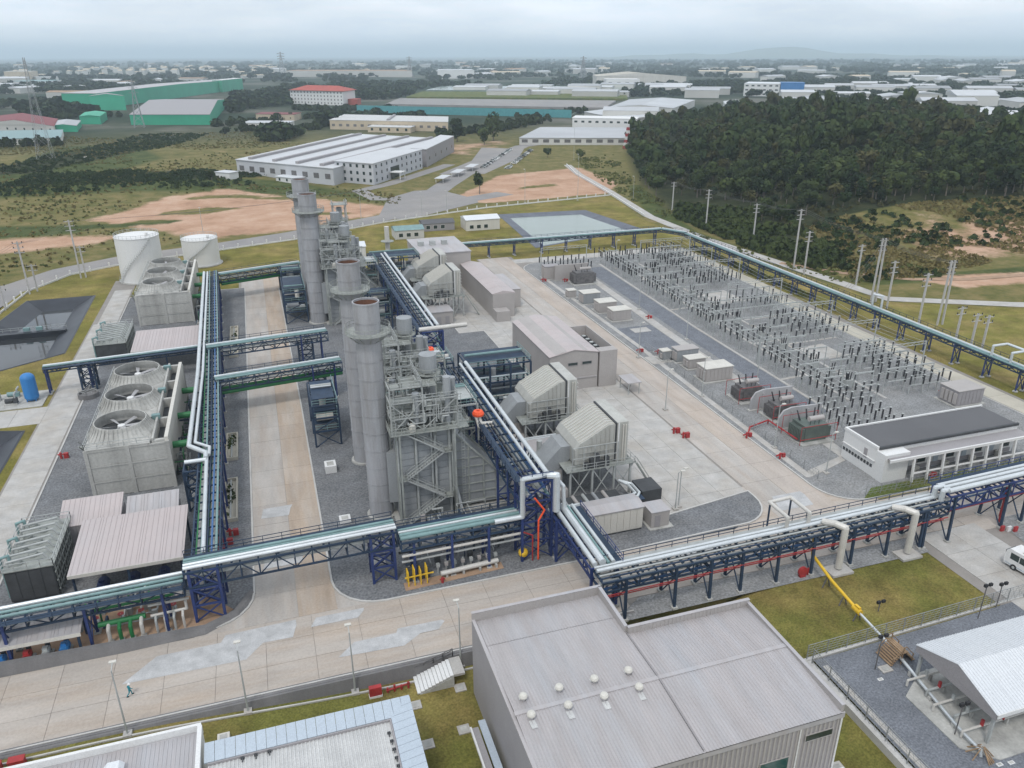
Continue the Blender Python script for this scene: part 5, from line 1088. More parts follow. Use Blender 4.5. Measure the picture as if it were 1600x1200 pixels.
for k, (x, y) in enumerate(((-12.4, 108.5), (-11.4, 110.5), (-10.6, 113.0), (-41.2, 150), (78 - 3.6, 121), (73.6, 123.4))):
    t = thing('hydrant', ('red hydrant post by the west rack, nearest the south bridge', 'red hydrant post by the west rack, middle of three', 'red hydrant post by the west rack, beside the pipe pit', 'red hydrant beside the west gravel bed corner', 'red hydrant on the paving edge by the intake house, left one', 'red hydrant on the paving edge by the intake house, right one')[k], 'hydrant', (x, y, 0), 'red hydrants')
    MB().tube((x, y, 0), (x, y, 1.3), .22, 10).build('barrel', 'red', t); MB().tube((x - .5, y, .9), (x + .5, y, .9), .15, 8).build('outlet', 'red', t); MB().cbox(x + .9, y, 0, .8, .6, 1.1).build('hose_box', 'red', t)
# orange covers on top of the racks
for k, (x, y, z, r) in enumerate(((30.5, 113.5, 15.2, .95), (28.5, 141, 17.0, .75))):
    t = thing('orange_hood', ('bright orange ring hood above bent pipes beside the front boiler', 'small bright orange hood on the second boiler platform')[k], 'pipe hood', (x, y, z))
    MB().lathe((x, y, z), [(r, -.35), (r * 1.05, 0), (r * .8, .4), (r * .3, .45), (r * .3, .1), (r * .7, -.3)], 18).build('hood', 'orange', t); MB().pipe([(x, y, z - .3), (x + .3, y - .8, z - 1.6), (x + 2.2, y - .9, z - 1.7)], .3, 10).build('bent_pipe', 'cladw', t); MB().pipe([(x - .5, y - .3, z - .3), (x - .2, y - 1.2, z - 2.0), (x + 2.2, y - 1.5, z - 2.1)], .26, 10).build('bent_pipe', 'cladw', t)
    MB().bar((x, y, z - 5), (x, y, z), .25).build('post', 'steel', t)
# flat electrical rooms and dark pipe decks between the turbines and intake houses
for k, (x0_, x1_, y0_, y1_, h) in enumerate(((40.4, 48.8, 116.6, 122.4, 3.6), (40.4, 48.4, 205, 213, 3.6))):
    t = thing('switch_room', ('low pale flat roofed room between the two nearest intake houses', 'low pale flat roofed room beside the third intake house')[k], 'building', (x0_, y0_, 0)); MB().box(x0_, x1_, y0_, y1_, 0, h).build('wall', 'wallwarm', t); MB().box(x0_ - .2, x1_ + .2, y0_ - .2, y1_ + .2, h, h + .2).build('roof', 'roofgrey', t)
    for q in range(3): MB().box(x0_ + 1 + q * 2.4, x0_ + 2.2 + q * 2.4, y0_ - .05, y0_ - .003, .2, 2.3).build('door', 'wallgrey', t)
for k, yb in enumerate((98.5, 123.2)):
    t = thing('pipe_deck', ('dark green pipe deck with looped white pipes behind the white container', 'dark green pipe deck with looped white pipes in front of the second intake house')[k], 'pipe deck', (46, yb + 3, 0)); s_ = 0 if k == 0 else 0
    MB().box(39.5, 51.5, yb + .4, yb + 5.0, 0, 2.4).build('lube_module', 'dark', t); MB().box(39, 54.5, yb, yb + 1.6, 2.7, 2.85).build('deck', 'navy', t)
    for x in (39.4, 43, 46.6, 50.2, 54): MB().bar((x, yb + .8, 0), (x, yb + .8, 2.7), .22).build('post', 'navy', t)
    for q in (0, .7): MB().pipe([(38, yb + .5 + q, 3.2), (53.4 - q, yb + .6 + q, 3.2), (54.2 - q, yb + 1.6, 3.2), (54.2 - q, yb + 4.5, 3.2), (52.5, yb + 6, 3.4)], .24, 10).build('loop_pipe', 'clad', t)
    MB().box(54.8, 58.4, yb + 1.6, yb + 5.6, 0, 3.2).build('cooler_cage', 'dark', t)
    for q in range(6): MB().pipe([(40 + q * 1.8, yb + 1.2, 2.4), (40 + q * 1.8, yb + 4.8, 2.5)], .3, 10).build('module_pipe', ('steel', 'hrsg', 'wallwarm')[q % 3], t)

# tangled low pipework under the front racks and by the south-west kerb
rg = random.Random(12)
for k, (xa, xb, ya, yb, zm, lb) in enumerate(((14, 30, 95.2, 99.5, 4.5, 'tangle of dark pipes and valves behind the low rack in front of the nearest boiler'), (-30, -16.5, 94.2, 98.8, 4.0, 'tangle of green and grey pipes under the west pipe bridge'), (17, 33, 102.5, 107, 3.4, 'small pipework and cabinets at the foot of the nearest boiler'), (-20.5, -17.8, 134, 168, 5.0, 'pipes and valves in the gap between the front cooling tower and its rack'), (-20.8, -18, 206, 262, 5.0, 'pipes and valves in the gap beside the rear cooling tower'))):
    t = thing('pipework', lb, 'pipework', ((xa + xb) / 2, (ya + yb) / 2, 0)); n = 16 if k < 3 else 30
    for q in range(n):
        x, y, z = rg.uniform(xa, xb), rg.uniform(ya, yb), rg.uniform(.4, zm); pts = [(x, y, .1), (x, y, z)]
        for h in range(2):
            if rg.random() < .5: x = min(xb, max(xa, x + rg.uniform(-5, 5)))
            else: y = min(yb, max(ya, y + rg.uniform(-5, 5)))
            pts.append((x, y, z + .002 * h))
        pts = [p for i, p in enumerate(pts) if i == 0 or (Vector(p) - Vector(pts[i - 1])).length > .25]
        MB().pipe(pts, rg.choice((.09, .13, .18)), 6).build('pipe', rg.choice(('steel', 'dark', 'steel', 'cladw', 'green' if k in (1, 3, 4) else 'hrsg', 'navy')), t)
    for q in range(n // 2): MB().cbox(rg.uniform(xa, xb), rg.uniform(ya, yb), .05, rg.uniform(.4, 1.0), rg.uniform(.4, 1.0), rg.uniform(.6, 1.8)).build('cabinet', rg.choice(('hrsg', 'dark', 'wallwarm', 'steel')), t)
# ------------------------------------------------------------------ buildings of the site
def win(mb_parent, x0, x1, y, z0, z1, m='glass', face='s', frame='white'):
    """a framed window in a wall facing s (y = const) or w (x = const; x0,x1 are then y)"""
    f = MB(); d = .09
    if face == 's':
        for a, b, c_, e in ((x0 - .08, x1 + .08, z1, z1 + .08), (x0 - .08, x1 + .08, z0 - .08, z0), (x0 - .08, x0, z0, z1), (x1, x1 + .08, z0, z1)): f.box(a, b, y - d, y - .003, c_, e)
        o = f.build('window', frame, mb_parent); MB().box(x0, x1, y - .05, y - .004, z0, z1).build('pane', m, o)
    else:
        for a, b, c_, e in ((x0 - .08, x1 + .08, z1, z1 + .08), (x0 - .08, x1 + .08, z0 - .08, z0), (x0 - .08, x0, z0, z1), (x1, x1 + .08, z0, z1)): f.box(y - d, y - .003, a, b, c_, e)
        o = f.build('window', frame, mb_parent); MB().box(y - .05, y - .004, x0, x1, z0, z1).build('pane', m, o)
# --- large grey hall in front
ZB = -2.1
t = thing('grey_hall', 'large grey hall with ribbed pale roof and two rows of domed vents', 'building', (33, 58, ZB))
fp = [(17.8, 46.4), (49.8, 46.4), (49.8, 63.4), (34.0, 63.4), (34.0, 71.2), (17.8, 71.2)]
MB().prism(fp, ZB, 9.0).build('wall', 'wallgrey', t)
def roof_plane(x0, x1, ya, za, yb, zb_):
    o = MB().add([(x0, ya, za), (x1, ya, za), (x1, yb, zb_), (x0, yb, zb_), (x0, ya, za - .1), (x1, ya, za - .1), (x1, yb, zb_ - .1), (x0, yb, zb_ - .1)], [(0, 1, 2, 3), (7, 6, 5, 4), (0, 4, 5, 1), (1, 5, 6, 2), (2, 6, 7, 3), (3, 7, 4, 0)]).build('roof_panel', 'roofgrey', t)
    r = MB(); n = round((x1 - x0) / .36)
    for i in range(n):
        x = x0 + (i + .5) * (x1 - x0) / n; r.add([(x - .07, ya, za), (x - .03, ya, za + .07), (x + .03, ya, za + .07), (x + .07, ya, za), (x - .07, yb, zb_), (x - .03, yb, zb_ + .07), (x + .03, yb, zb_ + .07), (x + .07, yb, zb_)], [(0, 1, 5, 4), (1, 2, 6, 5), (2, 3, 7, 6)])
    q = r.build('roof_rib', 'roofgrey', o); q['kind'] = 'stuff'
YR, ZR, ZE = 55.6, 9.75, 9.15
for x0, x1, yn in ((18.1, 33.82, 70.9), (33.9, 49.5, 63.1)):
    roof_plane(x0, x1, 46.2, ZE - .05, YR - .06, ZR)
    if yn > 65: roof_plane(x0, x1, YR + .06, ZR, 66.2, ZE + .12); roof_plane(x0, x1, 66.3, ZE + .1, yn, ZE - .1)
    else: roof_plane(x0, x1, YR + .06, ZR, yn, ZE + .2)
MB().bar((18.0, YR, ZR + .05), (49.6, YR, ZR + .05), .5, .12).build('ridge_cap', 'roofgrey', t)
MB().bar((33.86, 46.4, ZE + .12), (33.86, YR, ZR + .12), .10, .08).build('roof_seam', 'wallgrey', t); MB().bar((33.86, YR, ZR + .12), (33.86, 63.4, ZE + .35), .10, .08).build('roof_seam', 'wallgrey', t)
ph = 10.25
for a, b, c_, d_, h in ((17.8, 34.0, 70.9, 71.2, ph), (33.7, 34.0, 63.45, 70.9, ph), (34.0, 49.8, 63.1, 63.4, ph), (49.5, 49.8, 46.4, 63.1, 9.95), (17.8, 18.05, 46.4, 70.9, 9.35)):
    MB().box(a, b, c_, d_, 9.0, h).build('parapet', 'wallwarm', t)
    MB().box(a - .06, b + .06, c_ - .06, d_ + .06, h, h + .06).build('parapet_cap', 'roofgrey', t)
for a, b, yy in ((18.1, 33.7, 70.9), (34.1, 49.4, 63.1)):
    rr = MB()
    for k in range(int((b - a) / .5)): rr.box(a + k * .5, a + k * .5 + .16, yy - .06, yy, 9.05, ph - .05)
    rr.build('parapet_rib', 'wallwarm', t, kind='stuff')
rr = MB()
for k in range(60): rr.box(18 + k * .53, 18.22 + k * .53, 46.34, 46.4, ZB + 2.6, 9.0)
rr.build('cladding_rib', 'wallwarm', t, kind='stuff')
MB().box(17.8, 49.9, 46.2, 46.34, 8.4, 9.08).build('gutter', 'roofgrey', t)
win(t, 40.6, 43.9, 46.34, 2.4, 5.0, 'glassg', frame='wallwarm'); win(t, 45.6, 48.8, 46.34, 6.4, 7.2, 'glass', frame='wallwarm'); win(t, 35.6, 38.2, 46.34, 2.2, 4.4, 'glassg', frame='wallwarm'); win(t, 30.6, 33.2, 46.34, 2.2, 4.4, 'glassg', frame='wallwarm')
MB().tube((49.7, 46.3, ZB), (49.7, 46.3, 8.9), .1, 8).build('downpipe', 'white', t); MB().tube((44.8, 46.25, ZB), (44.8, 46.25, 8.4), .08, 8).build('downpipe', 'white', t)
VENTS = [((815, 1107), (18.9, 57.4))]
for k, (x, y) in enumerate([(19.4, 57.1), (23.3, 57.1), (27.2, 57.1), (31.1, 57.1), (19.4, 54.6), (23.3, 54.6), (27.2, 54.6), (31.1, 54.6)]):
    zz = ZR - (abs(y - YR) * .06) - .05; rw = 'far' if y > YR else 'near'; pos = ('first', 'second', 'third', 'fourth')[k % 4]
    q = thing('roof_vent', 'pale domed roof vent, %s from the west, %s side of the hall ridge' % (pos, rw), 'roof vent', (x, y, zz), 'domed vents on the grey hall roof')
    MB().tube((x, y, zz), (x, y, zz + .5), .2, 12).build('neck', 'roofgrey', q); MB().lathe((x, y, zz + .45), [(.22, 0), (.42, .08), (.46, .26), (.36, .46), (.16, .56), (0, .58)], 16).build('dome', 'offwhite', q, smooth=False)
    MB().add([(x - .35, y - (.2 if y < YR else -.2), zz + .085), (x + .35, y - (.2 if y < YR else -.2), zz + .085), (x + .3, y - (1.2 if y < YR else -.7), zz + .045), (x - .3, y - (1.2 if y < YR else -.7), zz + .045)], [(0, 1, 2, 3)]).build('flashing', 'roofgran', q)
# covered walk on the west side of the hall
t = thing('walkway_canopy', 'narrow pale canopy along the west wall of the grey hall', 'canopy', (16.4, 58, ZB))
MB().box(15.5, 16.25, 30, 63.4, ZB + 2.7, ZB + 2.95).build('canopy_slab', 'wallgrey', t); MB().box(16.4, 17.2, 30, 64, ZB + 3.0, ZB + 3.2).build('canopy_glass', 'roofblue', t); MB().box(15.3, 15.5, 30, 63.5, ZB + 2.75, ZB + 3.1).build('fascia', 'white', t)
for y in range(32, 64, 4): MB().bar((15.8, y, ZB), (15.8, y, ZB + 2.7), .2).build('post', 'white', t)
t = thing('white_annex', 'small white annex with rooftop units at the foot of the grey hall', 'annex', (47.5, 44.5, ZB)); MB().box(43.5, 51.0, 42.6, 46.15, ZB, 1.0).build('wall', 'white', t); MB().box(43.4, 51.1, 42.5, 46.15, 1.0, 1.18).build('roof', 'white', t)
for k in range(3):
    x = 45 + k * 1.6; q = thing('air_conditioner', ('rooftop air unit on the small white annex, left one', 'rooftop air unit on the small white annex, middle one', 'rooftop air unit on the small white annex, right one')[k], 'air conditioner', (x, 44.6, 1.18)); MB().cbox(x, 44.6, 1.18, 1.1, .9, .8).build('casing', 'wallwarm', q); MB().lathe((x, 44.6, 1.98), [(.38, 0), (.38, .05), (.1, .06), (0, .06)], 14).build('fan_grille', 'dark', q)
# --- building with pale blue roof edge
t = thing('blue_edged_building', 'low building with speckled white roof framed by a pale blue ribbed edge', 'building', (-2, 60, -1.9))
MB().box(-11.6, 8.6, 40, 65.0, -1.9, 4.6).build('wall', 'white', t); MB().box(-11.6, 6.6, 38, 63.2, 4.6, 5.0).build('flat_roof', 'roofgran', t)
wv = MB()
for k in range(46): wv.bar((-11.5 + k * .39, 38, 5.02), (-11.5 + k * .39, 63.1, 5.02), .16, .1)
wv.build('roof_rib', 'roofgran', t, kind='stuff')
for k in range(21): x = -11.9 + k * 1.0; MB().add([(x, 63.3, 5.35), (x + .96, 63.3, 5.35), (x + .96, 65.5, 5.75), (x, 65.5, 5.75), (x, 63.3, 5.2), (x + .96, 63.3, 5.2), (x + .96, 65.5, 5.6), (x, 65.5, 5.6)], [(0, 1, 2, 3), (7, 6, 5, 4), (0, 4, 5, 1), (1, 5, 6, 2), (2, 6, 7, 3), (3, 7, 4, 0)]).build('edge_panel', 'roofblue', t)
for k in range(25): y = 64.4 - k * 1.0; MB().add([(6.75, y, 5.35), (9.1, y, 5.75), (9.1, y + .96, 5.75), (6.75, y + .96, 5.35), (6.75, y, 5.2), (9.1, y, 5.6), (9.1, y + .96, 5.6), (6.75, y + .96, 5.2)], [(0, 1, 2, 3), (7, 6, 5, 4), (0, 4, 5, 1), (1, 5, 6, 2), (2, 6, 7, 3), (3, 7, 4, 0)]).build('edge_panel', 'roofblue', t)
MB().box(-11.6, 6.75, 63.1, 63.25, 5.0, 5.3).build('inner_kerb', 'wallgrey', t); MB().box(6.55, 6.72, 38, 63.1, 5.0, 5.3).build('inner_kerb', 'wallgrey', t)
for k, (x, y) in enumerate(((-8.3, 62.9), (-7.0, 62.9), (-5.7, 62.9), (6.2, 61.5), (6.3, 60.4), (6.35, 59.3), (6.4, 58.2), (6.4, 57.2))):
    q = thing('roof_bracket', 'small dark bracket, %s along the inner edge of the speckled roof' % ('first', 'second', 'third', 'fourth, round the corner', 'fifth', 'sixth', 'seventh', 'last')[k], 'bracket', (x, y, 5.0), 'dark brackets on the speckled roof'); MB().cbox(x, y, 5.06, .35, .12, .3).build('plate', 'dark', q); MB().bar((x, y, 5.3), (x, y - .4, 5.1), .1).build('arm', 'dark', q)
# --- south-west building
t = thing('white_roof_building', 'low building with pale ribbed roof, white parapet and a roof hatch', 'building', (-30, 58, -1.2))
MB().box(-62, -12.3, 40, 68.2, -1.6, 4.9).build('wall', 'white', t); MB().box(-61.7, -12.6, 40, 67.9, 4.9, 5.1).build('flat_roof', 'roofgrey', t)
wv = MB()
for k in range(120): wv.bar((-61.5 + k * .41, 40, 5.1), (-61.5 + k * .41, 67.7, 5.1), .12, .1)
wv.build('roof_rib', 'roofgrey', t, kind='stuff')
for a, b, c_, d_ in ((-62, -12.3, 67.95, 68.3), (-12.65, -12.2, 40, 67.95)): MB().box(a, b, c_, d_, 4.9, 5.9).build('parapet', 'white', t)
q = thing('roof_hatch', 'white ridged ventilator hatch on the pale ribbed roof', 'roof hatch', (-20.2, 64.4, 5.1)); MB().box(-21, -19.5, 63.5, 65.3, 5.1, 5.7).build('kerb', 'white', q); MB().extr([(-21.2, 5.7), (-19.3, 5.7), (-19.7, 6.15), (-20.8, 6.15)], 63.3, 65.5).build('hood', 'roofwhite', q)
# --- grey turbine hall
t = thing('turbine_hall', 'grey turbine hall with pinkish roof beside the east road', 'building', (64, 163, 0))
MB().extr([(57.0, 0), (68.6, 0), (68.6, 8.5), (65.5, 9.3), (62.8, 9.6), (60, 9.3), (57.0, 8.5)], 150.2, 177).build('wall', 'wallwarm', t)
for k in range(9):
    y0_ = 150 + k * 3.0; y1_ = y0_ + 2.95
    MB().add([(56.8, y0_, 8.55), (62.8, y0_, 9.75), (68.8, y0_, 8.65), (68.8, y1_, 8.65), (62.8, y1_, 9.75), (56.8, y1_, 8.55), (56.8, y0_, 8.4), (62.8, y0_, 9.62), (68.8, y0_, 8.5), (68.8, y1_, 8.5), (62.8, y1_, 9.62), (56.8, y1_, 8.4)], [(0, 1, 4, 5), (1, 2, 3, 4), (11, 10, 7, 6), (10, 9, 8, 7), (0, 6, 7, 1), (1, 7, 8, 2), (5, 4, 10, 11), (4, 3, 9, 10), (0, 5, 11, 6), (2, 8, 9, 3)]).build('roof_sheet', 'roofpink', t)
MB().box(68.9, 73.2, 149.9, 152.4, 0, 8.7).build('annex', 'wallwarm', t); MB().box(68.9, 73.2, 152.4, 168, 0, 6.0).build('annex', 'wallwarm', t)
for a, b, c_, d_ in ((72.9, 73.2, 152.4, 168), (68.9, 72.9, 167.7, 168)): MB().box(a, b, c_, d_, 6.0, 8.7).build('parapet', 'wallwarm', t)
MB().box(57.6, 68.4, 150.0, 150.2, 2.7, 2.95).build('band', 'roofgrey', t)
for a in (61.4, 64.8): win(t, a, a + 2.2, 150.18, 6.0, 6.6, 'glass', frame='wallgrey')
for k in range(5): q = thing('air_conditioner', 'dark condenser unit in the turbine hall roof well, %s from the front' % ('first', 'second', 'third', 'fourth', 'fifth')[k], 'air conditioner', (71, 155 + k * 2.3, 6), 'condensers in the roof well'); MB().cbox(71, 155 + k * 2.3, 6, 1.6, 1.3, 1.3).build('casing', 'dark', q); MB().tube((71, 155 + k * 2.3, 7.3), (71, 155 + k * 2.3, 7.45), .5, 12).build('fan_ring', 'steel', q)
t = thing('bike_shelter', 'small flat canopy on posts at the corner of the grey turbine hall', 'shelter', (75, 148, 0)); MB().box(73.0, 76.4, 143.4, 148.5, 2.7, 2.9).build('roof', 'roofgrey', t)
for x, y in ((73.4, 143.8), (76, 143.8), (73.4, 148), (76, 148)): MB().bar((x, y, 0), (x, y, 2.7), .16).build('post', 'steel', t)
# --- north hall
t = thing('north_hall', 'tall grey hall with whitish roof behind the rear intake houses', 'building', (57, 250, 0))
MB().box(47.5, 64, 243, 266, 0, 11).build('wall', 'wallwarm', t); MB().box(47.3, 64.2, 242.8, 266.2, 11, 11.3).build('roof', 'roofgrey', t); MB().box(60.5, 67, 206, 243, 0, 7).build('wing', 'wallwarm', t)
for k in range(7): MB().extr([(60.3, 7.0), (67.2, 7.0), (67.2, 7.15), (63.7, 7.9), (60.3, 7.15)], 206 + k * 5.28, 206 + k * 5.28 + 5.2).build('roof_sheet', 'roofpink', t)
MB().box(67.05, 71.5, 214, 232, 0, 5.5).build('annex', 'wallwarm', t); MB().box(67, 71.6, 213.9, 232.1, 5.5, 5.7).build('annex_roof', 'roofgrey', t); MB().box(60.4, 64.4, 202, 205.9, 0, 3).build('porch', 'wallwarm', t)
for k in range(3): MB().cbox(50 + k * 4, 255, 11.3, 1.8, 1.8, 1.4).build('roof_unit', 'steel', t)
for k, (x0_, x1_, y0_, y1_, h, mw, mr, lb) in enumerate(((84, 99, 325, 335, 4.6, 'offwhite', 'roofwhite', 'white roofed store beside the reservoir'), (66, 80, 330, 338, 3.2, 'wallgrey', 'roofdark', 'low dark roofed store left of the white roofed store'), (52, 64, 318, 327, 3.6, 'farwall', 'teal', 'pale green roofed pump house north of the rear frame'), (28, 36, 290, 298, 4.5, 'white', 'roofwhite', 'small white plant room behind the rear boiler'))):
    t = thing('store_building', lb, 'building', (x0_, y0_, 0)); MB().box(x0_, x1_, y0_, y1_, 0, h).build('wall', mw, t); ym = (y0_ + y1_) / 2
    MB().extr([(y0_ - .3, h), (y1_ + .3, h), (ym, h + 1.2)], x0_ - .3, x1_ + .3, 'x').build('roof', mr, t)
    for q in range(3): win(t, x0_ + 1.5 + q * 3.2, x0_ + 3.2 + q * 3.2, y0_, .9, 2.4) if x1_ - x0_ > 10 or q < 2 else None
t = thing('process_tower', 'slender grey steel process tower with platforms behind the chimneys', 'steel tower', (24.5, 258, 0))
for x, y in ((22.5, 256), (26.5, 256), (22.5, 260), (26.5, 260)): MB().bar((x, y, 0), (x, y, 27), .3).build('column', 'steel', t)
for z in (6, 11, 16, 21, 26): MB().box(22, 27, 255.5, 260.5, z, z + .15).build('platform', 'grating', t); rail(MB(), [(22, 255.5, z + .15), (27, 255.5, z + .15), (27, 260.5, z + .15)], 1.1, 1.7, .09).build('handrail', 'steel', t)
br = MB()
for k in range(5): br.bar((22.5, 256, k * 5.2), (26.5, 256, k * 5.2 + 5), .16); br.bar((26.5, 256, k * 5.2), (22.5, 256, k * 5.2 + 5), .16)
br.build('cross_brace', 'steel', t); MB().tube((24.5, 258, 0), (24.5, 258, 25), .9, 14).build('column_vessel', 'hrsg', t)
t = thing('process_vessel', 'white vertical vessel with a ring platform beyond the rear boiler', 'vessel', (40, 262, 0)); MB().tube((40, 262, 0), (40, 262, 17), .8, 14).build('shell', 'offwhite', t); MB().lathe((40, 262, 12), [(.8, 0), (2.2, 0), (2.2, .15), (.8, .15)], 16).build('platform', 'grating', t); MB().lathe((40, 262, 0), [(3.2, 0), (3.2, 6), (2.8, 7), (0, 7.4)], 20).build('base_tank', 'offwhite', t)
# --- white substation building
t = thing('substation_building', 'white substation building with dark flat roof and framed south front', 'building', (115, 100, 0))
MB().box(98.8, 131, 96.6, 105.0, 0, 5.6).build('wall', 'white', t); MB().box(99.2, 130.7, 96.9, 104.8, 5.6, 5.85).build('flat_roof', 'roofdark', t)
for a, b, c_, d_ in ((98.7, 131.1, 104.8, 105.1), (98.7, 99.1, 96.6, 104.8)): MB().box(a, b, c_, d_, 5.6, 6.1).build('parapet', 'white', t)
MB().box(99.1, 131, 96.4, 96.85, 5.5, 5.95).build('roof_step', 'dark', t)
MB().box(99.2, 131, 93.6, 96.38, 4.6, 4.8).build('veranda_roof', 'wallgrey', t); MB().box(98.9, 131.2, 93.3, 93.6, 4.45, 4.95).build('veranda_beam', 'white', t)
MB().box(98.7, 104.0, 94.4, 96.6, 0, 5.4).build('corner_block', 'white', t)
for k in range(9):
    x = 104.2 + k * 3.3; MB().bar((x, 93.5, 4.5), (x - .15, 93.0, 0), .35).build('frame_column', 'white', t)
for k in range(8):
    x = 104.6 + k * 3.3; MB().box(x, x + 2.7, 96.5, 96.6, .2, 1.0).build('plinth_panel', 'wallgrey', t)
    if k % 2: win(t, x + .4, x + 2.2, 96.6, 1.4, 3.2, frame='wallwarm')
    else: MB().box(x + .8, x + 1.9, 96.53, 96.597, .1, 2.5).build('door', 'roofblue', t)
MB().box(104.2, 131, 93.1, 93.5, 1.5, 1.62).build('rail_beam', 'white', t)
for k in range(10):
    y = 97.2 + k * .78; MB().box(98.74, 98.797, y, y + .55, 1.7, 2.3).build('louvre', 'dark', t)
MB().box(98.72, 98.797, 98.8, 99.6, 2.8, 4.6).build('door', 'wallgrey', t); MB().box(98.55, 98.797, 96.7, 104.9, 3.1, 3.25).build('ledge', 'white', t)
for k, x in enumerate((107.6, 114.4, 120.7, 127)):
    q = thing('air_conditioner', 'air conditioner on the south front of the white substation, %s from the corner block' % ('first', 'second', 'third', 'fourth')[k], 'air conditioner', (x, 95.9, 0), 'air conditioners on the substation front'); MB().cbox(x, 95.9, .0, 1.0, .8, 1.1).build('casing', 'offwhite', q); MB().lathe((x, 95.48, .6), [(.0, 0), (.34, 0)], 12).build('fan_grille', 'dark', q)
# --- white containers by the front intake
t = thing('container', 'long white ribbed equipment container beside the front intake house', 'container', (47.4, 96.2, 0)); MB().box(43.0, 52.0, 94.4, 98.2, .35, 4.2).build('body', 'offwhite', t); MB().extr([(94.2, 4.2), (98.4, 4.2), (98.4, 4.35), (96.3, 4.75), (94.2, 4.35)], 42.8, 52.2, 'x').build('roof', 'roofgrey', t)
for k in range(8): MB().box(43.1 + k * 1.12, 44.16 + k * 1.12, 94.33, 94.397, .5, 4.0).build('side_panel', 'offwhite', t)
MB().box(42.94, 42.997, 94.8, 96.0, .5, 3.0).build('door', 'wallgrey', t); MB().box(43, 52, 94.5, 98.1, 0, .34).build('plinth', 'dark', t)
t = thing('container', 'small square grey container right of the long white one', 'container', (54.8, 95.4, 0)); MB().box(53.4, 56.6, 94.0, 97.2, .2, 2.9).build('body', 'wallwarm', t); MB().box(53.3, 56.7, 93.9, 97.3, 2.9, 3.05).build('roof', 'roofgrey', t); MB().box(54, 55, 93.94, 93.997, .3, 2.4).build('door', 'wallgrey', t); MB().box(53, 57.2, 93.4, 97.6, 0, .18).build('plinth', 'concrete', t)
# --- gas metering shed on the right
t = thing('gas_shed', 'open shed with white gable roof in the gravel gas yard', 'shed', (78, 49.8, 0))
for k in range(8):
    x0_ = 68.4 + k * 2.85; x1_ = x0_ + 2.82
    for (ya, yb) in ((44.0, 49.7), (55.4, 49.7)):
        mb = MB().add([(x0_, ya, 4.9), (x1_, ya, 4.9), (x1_, yb, 6.9), (x0_, yb, 6.9), (x0_, ya, 4.8), (x1_, ya, 4.8), (x1_, yb, 6.8), (x0_, yb, 6.8)], [(0, 1, 2, 3), (7, 6, 5, 4), (0, 4, 5, 1), (1, 5, 6, 2), (2, 6, 7, 3), (3, 7, 4, 0)])
        for i in range(7): x = x0_ + .2 + i * .4; mb.bar((x, ya, 4.93), (x, yb, 6.93), .08, .08)
        mb.build('roof_sheet', 'roofwhite', t)
MB().extr([(44.1, 4.78), (55.3, 4.78), (55.3, 4.0), (44.1, 4.0)], 68.45, 68.6, 'x').build('gable_beam', 'wallgrey', t); MB().extr([(44.2, 4.8), (55.2, 4.8), (49.7, 6.78)], 68.45, 68.62, 'x').build('gable_sheet', 'wallgrey', t)
for x in (69, 76, 83, 90):
    for y in (44.6, 54.8): MB().bar((x, y, 0), (x, y, 4.7), .3).build('post', 'steel', t)
MB().box(68.5, 91.2, 43.9, 44.0, 4.35, 4.88).build('fascia', 'white', t)
structure(MB().prism([(65.6, 52.8), (65.6, 45.0), (68.5, 42.4), (92, 42.4), (92, 56), (70, 55.4)], -.1, .14), 'shed_floor', 'concrete')
for k in range(5):
    y = 46 + k * 2.0; q = thing('meter_run', 'gas meter pipe run with valves under the white gable roof, %s from the front' % ('first', 'second', 'third', 'fourth', 'fifth')[k], 'pipework', (74, y, .14), 'meter runs under the gas shed')
    MB().pipe([(66.8 + (k % 2), y, .3), (66.8 + (k % 2), y, 1.1), (84, y, 1.1)], .14, 8).build('pipe', ('cladw', 'steel')[k % 2], q)
    for x in (69.5, 72.5, 76): MB().tube((x, y, 1.1), (x, y, 1.9), .2, 8).build('valve', 'red' if (k + int(x)) % 3 == 0 else 'steel', q); MB().cbox(x + .8, y, .14, .3, .3, .8).build('saddle', 'concrete', q)
# ------------------------------------------------------------------ switchyard
def make_post_insulator(h1, h2, r):
    t = thing('post_insulator', 'x', 'insulator', (0, 0, 0))
    MB().bar((0, 0, 0), (0, 0, h1), .16).build('steel_post', 'steel', t)
    prof = [(r * .5, 0)]
    for k in range(6): z = h2 * (k + .2) / 6; prof += [(r, z), (r * .62, z + h2 / 9)]
    prof += [(r * .5, h2)]
    MB().lathe((0, 0, h1), prof, 8).build('insulator', 'porcelain', t)
    MB().cbox(0, 0, h1 + h2, .45, .45, .12).build('cap', 'steel', t)
    return t
VAR = [make_post_insulator(2.4, 2.1, .22), make_post_insulator(2.0, 1.7, .26), make_post_insulator(2.7, 2.5, .20)]
VL = ['slim dark post insulator on a grey steel post in the switchyard', 'stout dark post insulator on a short grey post in the switchyard', 'tall dark post insulator on a tall grey post in the switchyard']
for i, v_ in enumerate(VAR): v_['label'] = VL[i]; v_['group'] = ('slim', 'stout', 'tall')[i] + ' post insulators in the switchyard'
rg = random.Random(11)
spots = []
def urow(v): return (v - 126) * .035
